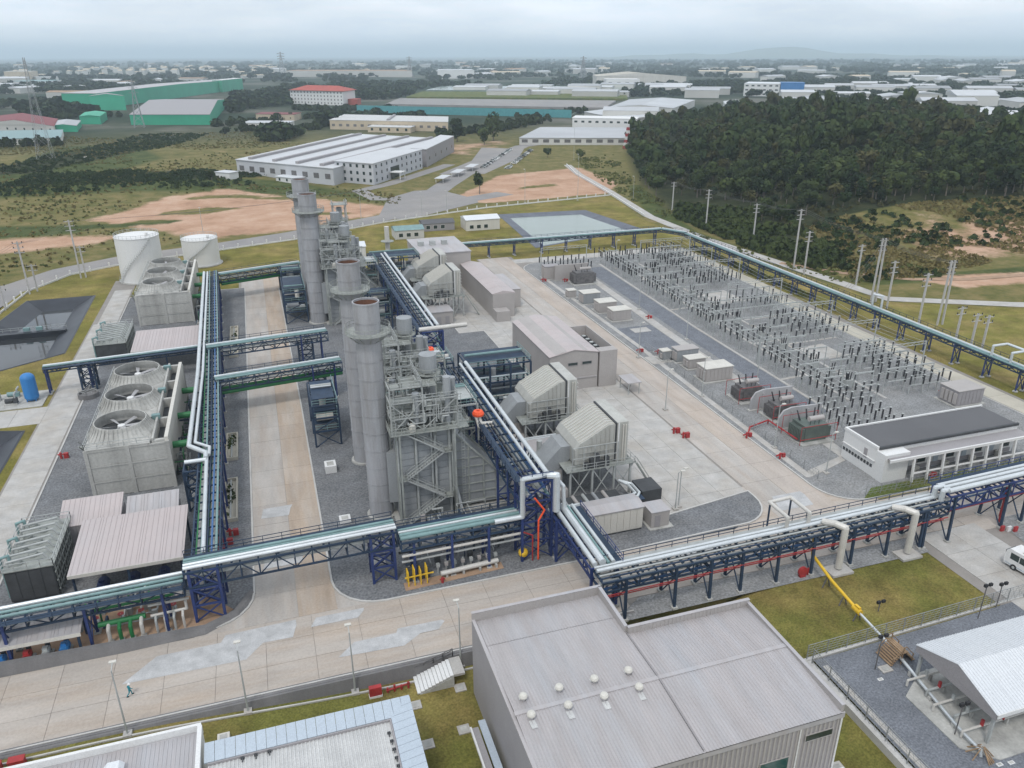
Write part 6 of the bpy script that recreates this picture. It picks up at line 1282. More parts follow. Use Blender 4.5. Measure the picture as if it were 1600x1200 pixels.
# three-phase bays: rows of apparatus across the yard every ~6 m, leaving the open gravel squares free
bays = []
v = 124.0; k = 0
while v < 262:
    sh = urow(v)
    band1 = [111.4, 113.3, 115.2, 119.6, 121.6, 123.6]; band2 = [128.2, 130.4, 132.6, 135.5, 137.7, 139.9, 143.0]
    us_ = []
    q = int((v - 124) / 3.4)
    if q % 5 != 4: us_ += band1[:3] if q % 2 else band1
    if not (196 < v < 212 or 148 < v < 160 or 178 < v < 184 or 226 < v < 231): us_ += band2 if q % 3 else band2[2:]
    for u in us_: spots.append((u + sh + rg.uniform(-.25, .25), v + rg.uniform(-.3, .3), (0 if u < 118 else 1 if u < 127 else (q % 3))))
    v += 3.1 if k % 2 else 2.1; k += 1
for v in (106, 109, 112, 115, 118, 121): 
    for u in (103.5, 105.5, 107.5, 112, 114, 116): spots.append((u + rg.uniform(-.2, .2), v + rg.uniform(-.3, .3), 0))
for v in (243, 246, 250, 254):
    for u in (92, 95, 98, 101, 104, 107): spots.append((u + rg.uniform(-.3, .3), v + rg.uniform(-.4, .4), 2 if v < 249 else 0))
spots = [s_ for s_ in spots if not (98.5 < s_[0] < 131 and s_[1] < 105.5)]
spots.sort(key=lambda s_: s_[0] ** 2 + s_[1] ** 2)
near_, rest_ = spots[:290], spots[290:]
used = [False] * 3
ORD = ['first', 'second', 'third', 'fourth', 'fifth', 'sixth', 'seventh', 'eighth', 'ninth', 'tenth', 'eleventh', 'twelfth', 'thirteenth', 'fourteenth', 'fifteenth', 'sixteenth', 'seventeenth', 'eighteenth', 'nineteenth', 'twentieth'] + ['twenty-' + w for w in ('first', 'second', 'third', 'fourth', 'fifth', 'sixth', 'seventh', 'eighth', 'ninth')] + ['thirtieth'] + ['thirty-' + w for w in ('first', 'second', 'third', 'fourth', 'fifth', 'sixth', 'seventh', 'eighth', 'ninth')] + ['fortieth'] + ['forty-' + w for w in ('first', 'second', 'third', 'fourth', 'fifth', 'sixth', 'seventh', 'eighth', 'ninth')]
rows_y = []
for x, y, k in sorted(spots, key=lambda s_: s_[1]):
    if not rows_y or y - rows_y[-1][0] > .8: rows_y.append([y, []])
    rows_y[-1][1].append((x, y, k)); rows_y[-1][0] = y
lab_of = {}
for ri, (_, it) in enumerate(rows_y):
    for ci, s_ in enumerate(sorted(it)): lab_of[s_] = '%s dark post insulator, %s from the road side in the %s row from the south' % (('slim', 'stout', 'tall')[s_[2]], ORD[min(ci, 48)], ORD[min(ri, 48)])
for x, y, k in near_:
    lb = lab_of[(x, y, k)]
    if not used[k]: VAR[k].location = (x, y, .06); VAR[k]['label'] = lb; used[k] = True
    else: dup(VAR[k], (x, y, .06), 0, lb)
mb1 = MB(); mb2 = MB()
for x, y, k in rest_: mb2.bar((x, y, .06), (x, y, 2.4), .16); mb1.tube((x, y, 2.4), (x, y, 4.4), .22, 6)
mb1.build('distant_insulators', 'porcelain', None, kind='stuff'); mb2.build('distant_steel_posts', 'steel', None, kind='stuff')
# cross tubes and droppers tying the apparatus rows together
for ri, (yy, it) in enumerate(rows_y):
    if ri > 40: break
    it = sorted(it); runs = []
    for s_ in it:
        if runs and s_[0] - runs[-1][-1][0] < 3.4: runs[-1].append(s_)
        else: runs.append([s_])
    for qi, run in enumerate(runs):
        if len(run) < 2: continue
        cb = MB()
        for (xa, ya, ka), (xb, yb, kb) in zip(run, run[1:]):
            za, zb = (4.6, 3.8, 5.3)[ka], (4.6, 3.8, 5.3)[kb]; m_ = ((xa + xb) / 2, (ya + yb) / 2, (za + zb) / 2 + .25); cb.bar((xa, ya, za), m_, .06); cb.bar(m_, (xb, yb, zb), .06)
        if ri % 3 == 0: cb.bar((run[0][0], run[0][1], 2.3), (run[-1][0], run[-1][1], 2.3), .16)
        tag(cb.build('bus_connector', 'steel', None), 'thin grey conductor tying the %s row of insulators, run %d from the road side' % (ORD[min(ri, 48)], qi + 1), 'conductor', 'cross conductors in the switchyard')
# bus bars
for k, (u0, va, vb, z) in enumerate([(111.4, 124, 170, 4.5), (113.3, 124, 170, 4.5), (115.2, 124, 170, 4.5), (111.4, 176, 258, 4.5), (113.3, 176, 258, 4.5), (115.2, 176, 258, 4.5), (135.5, 124, 147, 4.9), (137.7, 124, 147, 4.9), (139.9, 124, 147, 4.9), (135.5, 160, 196, 4.9), (137.7, 160, 196, 4.9), (139.9, 160, 196, 4.9), (135.5, 212, 258, 4.9), (137.7, 212, 258, 4.9), (139.9, 212, 258, 4.9)]):
    b = MB().tube((u0 + urow(va), va, z), (u0 + urow(vb), vb, z), .07, 6).build('bus_bar', 'steel', None); tag(b, 'grey bus tube, %s from the lane, %s' % (('first', 'second', 'third', 'first', 'second', 'third', 'fourth', 'fifth', 'sixth', 'fourth', 'fifth', 'sixth', 'fourth', 'fifth', 'sixth')[k], ('front half of the west insulator band', 'rear half of the west insulator band', 'behind the substation', 'between the two pale squares', 'at the rear of the east insulator band')[k // 3]), 'bus bar', 'bus tubes in the switchyard')
# high gantries
for k, (x0_, x1_, y_, h) in enumerate(((110.5, 118, 129, 7), (127, 145, 134, 8.0), (127, 146, 168, 8.0), (128, 148, 216, 8.5), (112, 120, 172, 7.2), (113, 121, 212, 7.2), (129, 149, 250, 8.5), (91, 108, 250, 8.5), (111, 119, 150, 7.2), (128, 146, 151, 8.0), (128.5, 147, 192, 8.0), (129, 148.5, 234, 8.2))):
    t = thing('line_gantry', 'slender grey lattice gantry across the switchyard, %s' % ('front of the west band', 'front of the east band', 'middle of the east band before the open square', 'beyond the open pale square', 'middle of the west band', 'rear of the west band', 'at the far end of the east band', 'behind the farthest transformer', 'second in the west band', 'second in the east band', 'beside the pale open square', 'third from the far end')[k], 'gantry', (x0_, y_, 0), 'lattice gantries in the switchyard')
    for x in (x0_, x1_): MB().bar((x, y_, 0), (x, y_, h), .22).build('column', 'steel', t)
    g = MB(); g.bar((x0_, y_, h), (x1_, y_, h), .12); g.bar((x0_, y_, h - .7), (x1_, y_, h - .7), .12); n = int((x1_ - x0_) / 1.4)
    for i in range(n): a = x0_ + (x1_ - x0_) * i / n; b = x0_ + (x1_ - x0_) * (i + 1) / n; g.bar((a, y_, h - .7 * (i % 2)), (b, y_, h - .7 * ((i + 1) % 2)), .07)
    g.build('lattice_beam', 'steel', t)
    for i in range(3):
        x = x0_ + (x1_ - x0_) * (i + .5) / 3; MB().tube((x, y_, h - .7), (x, y_, h - 2.2), .13, 6).build('string_insulator', 'porcelain', t)
for k in range(9):
    u = 128.5 + k * 2.1
    for q, (va, vb) in enumerate(((134, 168), (168, 216), (216, 250))):
        a = Vector((u + (va - 134) * .03, va, 7.6)); b = Vector((u + (vb - 134) * .03, vb, 7.9)); c_ = MB(); pr = a
        for i in range(1, 7): s_ = i / 6; c2 = a.lerp(b, s_) - Vector((0, 0, 3.2 * s_ * (1 - s_))); c_.bar(pr, c2, .045); pr = c2
        tag(c_.build('overhead_conductor', 'steel', None), 'thin overhead conductor, %s from the middle strip, %s' % (ORD[k], ('between front gantries', 'between middle gantries', 'between rear gantries')[q]), 'conductor', 'overhead conductors of the east band')
for k in range(16):                                             # low portal frames carrying the disconnectors
    for (ua, ub, bn) in ((111.0, 116.0, 'west'), (119.2, 124.4, 'middle'), (127.8, 141, 'east')):
        v_ = 127 + k * 8.2
        if bn == 'east' and (196 < v_ < 212 or 148 < v_ < 160): continue
        d_ = urow(v_); t = thing('portal_frame', 'low grey portal frame over the %s insulator band, %s from the substation' % (bn, ORD[k]), 'portal frame', (ua + d_, v_, 0), 'low portal frames in the switchyard'); n_ = 3 if bn == 'east' else 1
        for i in range(n_ + 1): MB().bar((ua + d_ + (ub - ua) * i / n_, v_, 0), (ua + d_ + (ub - ua) * i / n_, v_, 5.6), .15).build('column', 'steel', t)
        MB().bar((ua + d_, v_, 5.6), (ub + d_, v_, 5.6), .22, .3).build('beam', 'steel', t); MB().bar((ua + d_, v_ - 1.2, 3.1), (ub + d_, v_ - 1.2, 3.1), .18).build('lower_beam', 'steel', t)
# circuit breakers / current transformers as chunkier apparatus
for k, (x, y) in enumerate([(121.5, 131), (121.8, 137), (122, 143), (122.4, 156), (122.8, 166), (123.2, 178), (124, 190), (125, 206), (126, 220), (127.5, 236)]):
    t = thing('circuit_breaker', 'grey cubicle breaker with three dark bushings, %s from the substation in the middle strip' % ORD[k], 'circuit breaker', (x, y, 0), 'breakers in the switchyard'); MB().cbox(x, y, .9, 1.6, 1.2, 1.5).build('tank', 'steel', t)
    for s in (-.6, .6): MB().bar((x + s, y, 0), (x + s, y, .9), .15).build('leg', 'steel', t)
    for s in (-.5, 0, .5): MB().tube((x + s, y, 2.4), (x + s * 1.5, y, 4.2), .15, 8, .1).build('bushing', 'porcelain', t)
# transformers
def transformer(label, x, y, sx, sy, h, body='dark', pipes=True):
    t = thing('transformer', label, 'transformer', (x, y, 0), 'power transformers')
    MB().box(x - sx / 2 - 1.2, x + sx / 2 + 1.2, y - sy / 2 - 1.2, y + sy / 2 + 1.2, 0, .35).build('plinth', 'concrete', t)
    MB().box(x - sx / 2, x + sx / 2, y - sy / 2, y + sy / 2, .35, h).build('tank', body, t)
    for k in range(int(sy / .45)): 
        for s in (-1, 1): MB().box(x + s * (sx / 2 + .5) - .45, x + s * (sx / 2 + .5) + .45, y - sy / 2 + .1 + k * .45, y - sy / 2 + .35 + k * .45, .8, h - .5).build('radiator_fin', body, t)
    MB().tube((x - sx * .3, y - sy / 2 + .8, h + 1.3), (x + sx * .35, y - sy / 2 + .8, h + 1.3), .5, 12).build('conservator', 'wallwarm', t)
    for s in (-.5, 0, .5): MB().bar((x + s * 2, y - sy / 2 + .8, h), (x + s * 2, y - sy / 2 + .8, h + .9), .15).build('conservator_leg', body, t)
    for s in (-1, 0, 1): MB().tube((x + s * sx * .32, y + sy * .25, h), (x + s * sx * .42, y + sy * .4, h + 2.0), .2, 8, .12).build('bushing', 'porcelain', t)
    if pipes:
        for s in (-1, 1):
            MB().pipe([(x - sx / 2 - 1.6, y + s * (sy / 2 + .8), .3), (x - sx / 2 - 1.6, y + s * (sy / 2 + .8), h + .5), (x + sx / 2 + 1.6, y + s * (sy / 2 + .8), h + .5), (x + sx / 2 + 1.6, y + s * (sy / 2 + .8), .3)], .06, 6).build('spray_pipe', 'red', t)
        MB().pipe([(x - sx / 2 - 1.6, y - sy / 2 - .8, 1.4), (x + sx / 2 + 1.6, y - sy / 2 - .8, 1.4)], .07, 6).build('spray_pipe', 'red', t)
    return t
M['greend'] = mat('dark_green_paint', (.10, .125, .11), .6, var=.3)
M['dark'] = mat('dark_grey_paint', (.12, .115, .115), .7, var=.35, scale=1.5)
transformer('dark green transformer with red spray pipes nearest the white substation', 97.8, 113.4, 5.0, 4.2, 3.6, 'greend')
transformer('dark transformer with red spray pipes between the two white firewalls', 98.6, 123.4, 4.4, 3.6, 3.4, 'dark')
transformer('dark transformer with red spray pipes behind the farther white firewall', 97.2, 133.6, 4.4, 3.6, 3.4, 'dark')
for k, y in enumerate((128.0, 118.4)):
    t = thing('firewall', ('pale rounded concrete firewall, the one nearer the substation', 'pale rounded concrete firewall, the one farther from the substation')[1 - k], 'firewall', (99, y, 0), 'transformer firewalls')
    MB().extr([(94.2, 0), (104.2, 0), (104.2, 4.4), (97, 4.6), (95.2, 4.1), (94.2, 2.6)], y - .2, y + .2).build('wall_slab', 'firewall', t); MB().box(93.8, 104.6, y - .5, y + .5, 0, .25).build('footing', 'concrete', t)
    for x in (97, 101): MB().box(x - .15, x + .15, y - .42, y - .2, .25, 3.8).build('rib', 'firewall', t)
def unit_box(name, label, cat, x, y, sx, sy, h, m_n, roof, group, legs=False):
    t = thing(name, label, cat, (x, y, 0), group); MB().box(x - sx / 2 - .6, x + sx / 2 + .6, y - sy / 2 - .6, y + sy / 2 + .6, 0, .25).build('plinth', 'concrete', t)
    MB().box(x - sx / 2, x + sx / 2, y - sy / 2, y + sy / 2, .25, h).build('housing', m_n, t); MB().box(x - sx / 2 - .15, x + sx / 2 + .15, y - sy / 2 - .15, y + sy / 2 + .15, h, h + .18).build('roof', roof, t)
    for k in range(int(sx / 1.0)): MB().box(x - sx / 2 + .15 + k, x - sx / 2 + .95 + k, y - sy / 2 - .07, y - sy / 2 - .003, .5, h - .3).build('door_panel', m_n, t)
    for k in range(int(sy / 1.1)): MB().box(x - sx / 2 - .3, x - sx / 2 - .003, y - sy / 2 + .15 + k * 1.1, y - sy / 2 + .95 + k * 1.1, .7, h - .5).build('cooling_fin', 'wallwarm', t)
    return t
g_ = 'pale equipment housings along the switchyard edge'
unit_box('equipment_housing', 'pale housing nearest the firewalls with rounded white roof', 'housing', 96.6, 146.2, 7.0, 4.2, 3.4, 'wallwarm', 'offwhite', g_)
unit_box('equipment_housing', 'pale flat roofed housing among red pipes, second from the firewalls', 'housing', 95.8, 154.0, 4.6, 2.8, 2.6, 'wallwarm', 'offwhite', g_)
unit_box('equipment_housing', 'grey green housing beside the concrete apron', 'housing', 96.0, 159.0, 5.8, 3.0, 3.2, 'hrsg', 'wallwarm', g_)
unit_box('equipment_housing', 'narrow cabinet housing at the edge of the concrete apron', 'housing', 91.6, 161.0, 2.2, 2.0, 2.4, 'hrsg', 'offwhite', g_)
unit_box('equipment_housing', 'pale housing with dark finned end beside the blue grey gravel square', 'housing', 94.4, 193.6, 5.6, 4.0, 3.2, 'wallwarm', 'offwhite', g_)
unit_box('equipment_housing', 'pale housing in the middle of the rear row of three', 'housing', 93.8, 202.0, 5.4, 4.2, 3.2, 'wallwarm', 'offwhite', g_)
unit_box('equipment_housing', 'pale housing at the back of the rear row of three', 'housing', 92.8, 211.5, 5.4, 4.0, 3.4, 'hrsg', 'offwhite', g_)
unit_box('equipment_housing', 'small pale cabinet left of the rear row of three', 'housing', 89.6, 218.5, 2.6, 2.4, 2.4, 'wallwarm', 'offwhite', g_)
transformer('dark transformer at the far end beside a grey firewall', 99.4, 232.5, 6.0, 4.2, 4.0, 'dark', False)
t = thing('firewall', 'tall grey concrete firewall beside the farthest transformer', 'firewall', (97, 238, 0), 'transformer firewalls'); MB().box(91.5, 103.5, 237.4, 237.9, 0, 5.4).build('wall_slab', 'wallwarm', t); MB().box(91.2, 103.8, 237.2, 238.1, 0, .3).build('footing', 'concrete', t)
unit_box('equipment_housing', 'maroon and grey housing left of the farthest transformer', 'housing', 91.4, 241.5, 5, 3.4, 4.4, 'wallwarm', 'wallgrey', g_)
unit_box('relay_house', 'grey block house near the east service road', 'building', 140.4, 118.0, 7, 5, 3.6, 'wallgrey', 'wallwarm', None)
structure(MB().sheet([(88.4, 167), (100.2, 167), (100.6, 186), (89.0, 186)], .085), 'blue_gravel_square', 'gravel2')
structure(MB().prism([(93.4, 181), (98.4, 181), (98.4, 184.5), (93.4, 184.5)], -.05, .16), 'housing_plinth', 'pave')
# fire fighting points along the yard edge
for k, (x, y) in enumerate(((86.2, 117), (87.2, 107.6), (87.6, 167), (94.2, 235.5), (87.4, 238), (102.4, 191), (91.6, 164.6), (140, 122.5), (131, 90.9), (108.5, 93.0))):
    t = thing('fire_point', 'red fire valve set with pipes, ' + ('at the road edge by the nearest firewall', 'at the road edge by the white substation', 'beside the concrete apron on the east road', 'under the farthest transformer', 'at the far corner of the switchyard road edge', 'beside the pale housings near the white strip', 'on the concrete apron corner', 'beside the grey block house', 'on the verge in front of the substation', 'in front of the substation corner block')[k], 'fire valve', (x, y, 0), 'red fire points in the switchyard')
    MB().tube((x, y, 0), (x, y, 1.3), .2, 8).build('barrel', 'red', t); MB().tube((x - .8, y, .8), (x + .8, y + .5, .8), .16, 8).build('manifold', 'red', t); MB().cbox(x + 1.0, y + .3, 0, .6, .45, .9).build('hose_box', 'red', t)
t = thing('fire_pipe', 'long red fire main running from the road edge to the nearest transformers', 'pipe', (90, 118, 0)); MB().pipe([(86.6, 117.2, .9), (88.6, 119.6, .9), (94.0, 121.2, .9), (94.2, 112, .9)], .16, 8).build('pipe', 'red', t)
for x, y in ((88.6, 119.6), (94, 121.2)): MB().bar((x, y, 0), (x, y, .8), .2).build('support', 'red', t)
# low chain link fence round the yard
def fence(label, pts, h=2.2, step=3.0, m_n='fence', name='wire_fence', wires=6):
    t = thing(name, label, 'fence', (*pts[0], 0))
    for a, b in zip(pts, pts[1:]):
        a = Vector((*a, 0)); b = Vector((*b, 0)); n = max(1, int((b - a).length / step)); wr = MB()
        for i in range(n): q = a.lerp(b, i / n); MB().bar(q, q + Vector((0, 0, h)), .09).build('fence_post', m_n, t)
        for k in range(wires): z = h * (k + 1) / wires; wr.bar(a + Vector((0, 0, z)), b + Vector((0, 0, z)), .035 if k < wires - 1 else .06)
        d = (b - a).normalized(); q = int((b - a).length / 1.0)
        for i in range(q):
            p0 = a + d * (i * 1.0); wr.bar(p0, p0 + d * 1.0 + Vector((0, 0, h)), .025); wr.bar(p0 + Vector((0, 0, h)), p0 + d * 1.0, .025)
        wr.build('wire_mesh', m_n, t, kind='stuff')
    return t
fence('grey wire fence along the west edge of the switchyard gravel', [(89.0, 99), (90.0, 140), (90.6, 170)], 1.8, 4, wires=3)
fence('grey wire fence in front of the white substation', [(93, 91.6), (140, 91.4)], 2.0, 3.0, wires=4)
fence('grey wire fence between the lawn and the gas yard', [(58.4, 61.6), (95, 62.6), (104, 63)], 2.3, 3.0)
fence('grey wire fence down the west side of the gas yard', [(58.6, 60.8), (58.6, 20)], 2.3, 3.0)
structure(MB().prism([(57.8, 61.3), (104, 62.9), (104, 63.2), (57.8, 61.75)], -.3, .15), 'fence_kerb', 'kerb'); structure(MB().prism([(58.1, 61.3), (58.9, 61.3), (58.9, 10), (58.1, 10)], -1.0, .1), 'fence_kerb_west', 'kerb')
structure(MB().prism([(59.6, 60), (60.3, 60), (60.3, 10), (59.6, 10)], -.3, .06), 'yard_drain', 'pave')
# ------------------------------------------------------------------ poles, lamps, small things
def lamp(label, x, y, h=9.0, z0=0.0, arm=(1.2, 0), group='street lamps along the south road'):
    t = thing('street_lamp', label, 'lamp post', (x, y, z0), group)
    MB().cbox(x, y, z0 - .1, .9, .9, .4).build('base', 'pave', t); MB().tube((x, y, z0 + .3), (x, y, z0 + h), .11, 8, .07).build('pole', 'steel', t)
    MB().bar((x, y, z0 + h), (x + arm[0], y + arm[1], z0 + h + .25), .09).build('arm', 'steel', t); MB().cbox(x + arm[0], y + arm[1], z0 + h + .15, .75, .4, .16).build('lamp_head', 'offwhite', t)
for k, (x, y) in enumerate(((-34.5, 75.0), (-21.2, 75.4), (-8.4, 75.4), (4.0, 75.4), (17.4, 76.0))):
    lamp(('slim lamp post by the red hose boxes at the left frame edge', 'slim lamp post on the lawn strip, in front of the walking worker', 'slim lamp post between the walking worker and the red cabinet', 'slim lamp post beside the red fire cabinet', 'slim lamp post at the corner of the grey hall')[k], x, y, 9.2, south_z(x), (0, 1.2))
for k, (x, y, h) in enumerate(((88.9, 111.7, 9), (88.4, 137.7, 9), (91.8, 100.3, 8), (117.6, 246, 10), (85.9, 163.9, 9), (118.8, 150, 11), (126.8, 140, 11), (127.2, 176, 11), (119.5, 200, 11), (104, 172, 9), (104, 200, 9), (104, 140, 9), (77.4, 134, 9), (60, 98.0, 7), (60.9, 98.6, 7))):
    lamp('slim grey pole lamp ' + ('beside the fire main by the nearest transformer', 'at the road edge beside the farther firewall', 'in front of the white substation corner', 'at the far end of the switchyard', 'on the concrete apron edge', 'in the switchyard, nearest of the inner poles', 'among the insulators behind the substation', 'beside the pale open square', 'between the two insulator bands at the back', 'on the white strip near the middle of the yard', 'on the white strip near the rear housings', 'on the white strip near the firewalls', 'on the edge of the east road', 'by the small container, left of two', 'by the small container, right of two')[k], x, y, h, 0, (.8, 0), 'slim lamps of the switchyard')
def utility_pole(label, x, y, h, arms=2, z0=None, group='power poles along the boundary road', double=False, tilt=0):
    z0 = gz(x, y) if z0 is None else z0; t = thing('power_pole', label, 'power pole', (x, y, z0), group)
    for s in ((-.9, .9) if double else (0,)): MB().bar((x + s, y, z0 - .2), (x + s * .6, y, z0 + h), .42).build('pole', 'pole', t)
    for k in range(arms):
        z = z0 + h - .5 - k * 1.5; MB().bar((x - 1.5, y, z), (x + 1.5, y, z), .18).build('crossarm', 'pole', t)
        for s in (-1.3, 0, 1.3): MB().tube((x + s, y, z + .08), (x + s, y, z + .6), .12, 6).build('insulator', 'porcelain', t)
    return t
PL = [(-73.0, 276.6, 17, 'concrete power pole beside the black lined pond, leftmost tall one'), (-60.8, 292.8, 20, 'tall concrete power pole left of the white tanks'), (-71.4, 279.5, 9, 'short pole beside the leftmost tall power pole'), (-59.4, 293.6, 11, 'short pole beside the tall power pole left of the tanks'), (-75.9, 259.6, 8, 'short pole at the left frame edge by the pond'),
      (191.8, 341, 13.5, 'concrete power pole at the foot of the wooded hill, farthest of the roadside row'), (183.6, 296, 17, 'concrete power pole with crossarms, second from the far end of the hillside row'), (190, 270, 15, 'concrete power pole with crossarms, third from the far end of the hillside row'), (177.4, 226.4, 21, 'tall concrete power pole standing left in the hillside pair'), (176.2, 219, 15, 'shorter concrete power pole standing right in the hillside pair'), (183.6, 202, 13.5, 'thin pole on the dirt bank beyond the canal road'), (166.8, 158, 16.5, 'concrete pole linked by stays left of the double pole'), (168.2, 146.6, 10.5, 'short pole on the lawn, left of the three by the right edge'), (168.0, 141.6, 10.2, 'short pole on the lawn, middle of the three by the right edge'), (171.2, 141, 9.6, 'short pole on the lawn, right of the three by the right edge'), (174.6, 178, 14.5, 'concrete pole behind the tall double pole')]
for x, y, h, lb in PL: utility_pole(lb, x, y, h, 3 if h > 14 else 2)
utility_pole('tall double concrete pole beside the canal road bend', 175.4, 184.6, 19.6, 3, double=True); utility_pole('tall double concrete pole on the right lawn', 177.4, 160.8, 18.4, 3, double=True)
for k, (x, y, h) in enumerate(((43, 353.6, 15), (73.2, 366.4, 11), (87, 374, 9.5), (158.8, 381.6, 23), (130.4, 383.4, 16.5), (-23.6, 352, 11.5), (220.8, 540, 22), (21, 335, 10), (186, 372, 12))):
    lamp(('tall street light pole beyond the frame behind the rear boiler', 'street light pole left of the road junction', 'street light pole at the road junction', 'tall street light pole beyond the reservoir', 'street light pole left of the reservoir', 'street light pole behind the white tanks', 'tall pole at the end of the factory road by the wood', 'street light pole beside the rear chimney', 'street light pole at the canal bend beyond the reservoir')[k], x, y, h, gz(x, y), (0, 1.2), 'street lights along the perimeter road')
def wire(label, pts, sag=1.0, r=.05, offs=(-1.3, 0, 1.3)):
    for q, o in enumerate(offs):
        mb = MB()
        for a, b in zip(pts, pts[1:]):
            a = Vector(a) + Vector((o, 0, 0)); b = Vector(b) + Vector((o, 0, 0)); pr = a
            for i in range(1, 9): s = i / 8; c_ = a.lerp(b, s) - Vector((0, 0, sag * 4 * s * (1 - s))); mb.bar(pr, c_, r); pr = c_
        o_ = mb.build('power_line', 'dark', None); tag(o_, label, 'power line', label + ' group')
wire('thin power cable strung along the hillside pole row', [(191.8, 341, 13.4), (183.6, 296, 16.8), (190, 270, 15.4), (177.4, 226.4, 21), (175.4, 184.6, 19.4), (177.4, 160.8, 18)], 1.2)
wire('thin power cable from the double pole to the switchyard gantry', [(175.4, 184.6, 17.5), (147, 168, 8.2)], 1.0)
wire('thin power cable past the black lined pond', [(-90, 240, 14), (-73, 276.6, 16.4), (-60.8, 292.8, 19.4), (43, 353.6, 15)], 1.5, .04)
def pylon(label, x, y, h, wd, z0=None, m_n='hrsg', group='lattice pylons on the plain', arms=True, bands=None, bw=.5):
    z0 = gz(x, y) if z0 is None else z0; t = thing('pylon', label, 'pylon', (x, y, z0), group); lg = MB()
    def w_(q): return wd * (1 - q) ** 1.3 / 2 + .5
    n = 8
    for k in range(n):
        a, b = w_(k / n), w_((k + 1) / n); za, zb = z0 + h * k / n, z0 + h * (k + 1) / n; seg = MB()
        c0 = [(x + i * a, y + j * a, za) for i, j in ((-1, -1), (1, -1), (1, 1), (-1, 1))]; c1 = [(x + i * b, y + j * b, zb) for i, j in ((-1, -1), (1, -1), (1, 1), (-1, 1))]
        for i in range(4): seg.bar(c0[i], c1[i], bw); seg.bar(c0[i], c1[(i + 1) % 4], bw * .6); seg.bar(c0[(i + 1) % 4], c1[i], bw * .6)
        seg.build('lattice_section', (bands[k % 2] if bands else m_n), t)
    if arms:
        for q in (.72, .82, .92):
            z = z0 + h * q; a = MB(); a.bar((x - wd * .55, y, z), (x + wd * .55, y, z), bw * .8); a.bar((x - wd * .55, y, z), (x, y, z + h * .05), bw * .6); a.bar((x + wd * .55, y, z), (x, y, z + h * .05), bw * .6); a.build('crossarm', m_n, t)
pylon('tall thin lattice power pylon at the left in front of the maroon roof', -138, 640, 66, 9, bw=.17)
pylon('faint lattice pylon on the skyline above the white block with red roof', 139, 3097, 82, 24, bw=1.6)
pylon('faint lattice pylon right of centre on the skyline', 900, 2150, 66, 18, bw=1.2); pylon('lattice pylon behind the green hall', -110, 950, 48, 9, bw=.32); pylon('faint lattice pylon far right of the red roof', 560, 2900, 66, 20, bw=1.4)
pylon('red and white banded lattice mast at the corner of the wood', 288, 592, 19, 4, bands=('red', 'white'), arms=False, bw=.5)
# white boundary wall along the perimeter road
wl = [(-88, 232), (-76.6, 256), (-74, 280), (-65, 298.3), (-48, 309.8), (12.4, 331.3), (53.2, 355), (107.5, 375.3), (183.5, 390.2)]
t = thing('boundary_wall', 'low white boundary wall with regular posts along the perimeter road', 'wall', (*wl[0], 0))
for a, b in zip(wl, wl[1:]):
    a = Vector((*a, 0)); b = Vector((*b, 0)); n = max(1, round((b - a).length / 6)); d = (b - a).normalized(); nn = Vector((-d.y, d.x, 0)) * .1
    for i in range(n):
        p, q = a.lerp(b, i / n), a.lerp(b, (i + 1) / n); MB().cbox(p.x, p.y, -.2, .4, .4, 2.0).build('wall_post', 'white', t)
        MB().add([p - nn, q - nn, q + nn, p + nn] + [v + Vector((0, 0, .55)) for v in (p - nn, q - nn, q + nn, p + nn)], [(3, 2, 1, 0), (4, 5, 6, 7), (0, 1, 5, 4), (1, 2, 6, 5), (2, 3, 7, 6), (3, 0, 4, 7)]).build('wall_panel', 'white', t)
t = thing('boundary_wall', 'white rail along the canal road at the foot of the hill', 'wall', (205, 513, 0)); cl = [(205, 514), (193.5, 468), (183.5, 400), (171.4, 330)]
for a, b in zip(cl, cl[1:]):
    a = Vector((*a, 0)); b = Vector((*b, 0)); n = max(1, round((b - a).length / 6))
    for i in range(n): p, q = a.lerp(b, i / n), a.lerp(b, (i + 1) / n); MB().bar(p + Vector((0, 0, .5)), q + Vector((0, 0, .5)), .35, 1.0).build('rail_panel', 'white', t)
# stairs down to the lower lawn
t = thing('outdoor_stair', 'white concrete steps with a double dark handrail down to the lawn', 'stair', (13.5, 75, -1.9))
n = 10
for k in range(n):
    x = 15.8 - k * .46; z = -.1 - k * .17; MB().box(x - .46, x - .03, 72.9, 75.8, z - .18, z).build('step', 'white', t)
MB().prism([(11.1, 72.85), (15.8, 72.85), (15.8, 75.85), (11.1, 75.85)], -2.2, lambda x, y: -.35 - (15.8 - x) * .36).build('stair_base', 'concrete', t)
MB().box(15.8, 17.2, 72.9, 75.9, -.4, -.08).build('landing', 'pave', t)
for q in (0, .9): r = MB(); rail(r, [(16.4, 76.0 + q * .0 + .05, -.05 + q * 0), (11.4, 76.05, -1.7)], 1.0 + q * .25, 1.2, .08); r.build('handrail', 'dark', t)
def slab_t(label, x, y, sx, sy, z, h=.14, m_n='pave', cat='concrete slab', name='cover_slab', group='concrete cover slabs on the lawns'):
    t = thing(name, label, cat, (x, y, z), group); MB().cbox(x, y, z - .1, sx, sy, .1 + h).build('slab', m_n, t); MB().cbox(x, y, z + h, sx * .6, sy * .6, .04).build('lid', 'concrete', t)
for x, y, lb in ((10.8, 65.2, 'square concrete cover slab nearest the blue roof edge'), (15.2, 66.0, 'square concrete cover slab beside the hall walkway'), (10.6, 71.3, 'concrete paving slab at the foot of the white steps'), (16.4, 72.4, 'concrete paving slab under the landing of the white steps')): slab_t(lb, x, y, 1.4, 1.3, south_z(x))
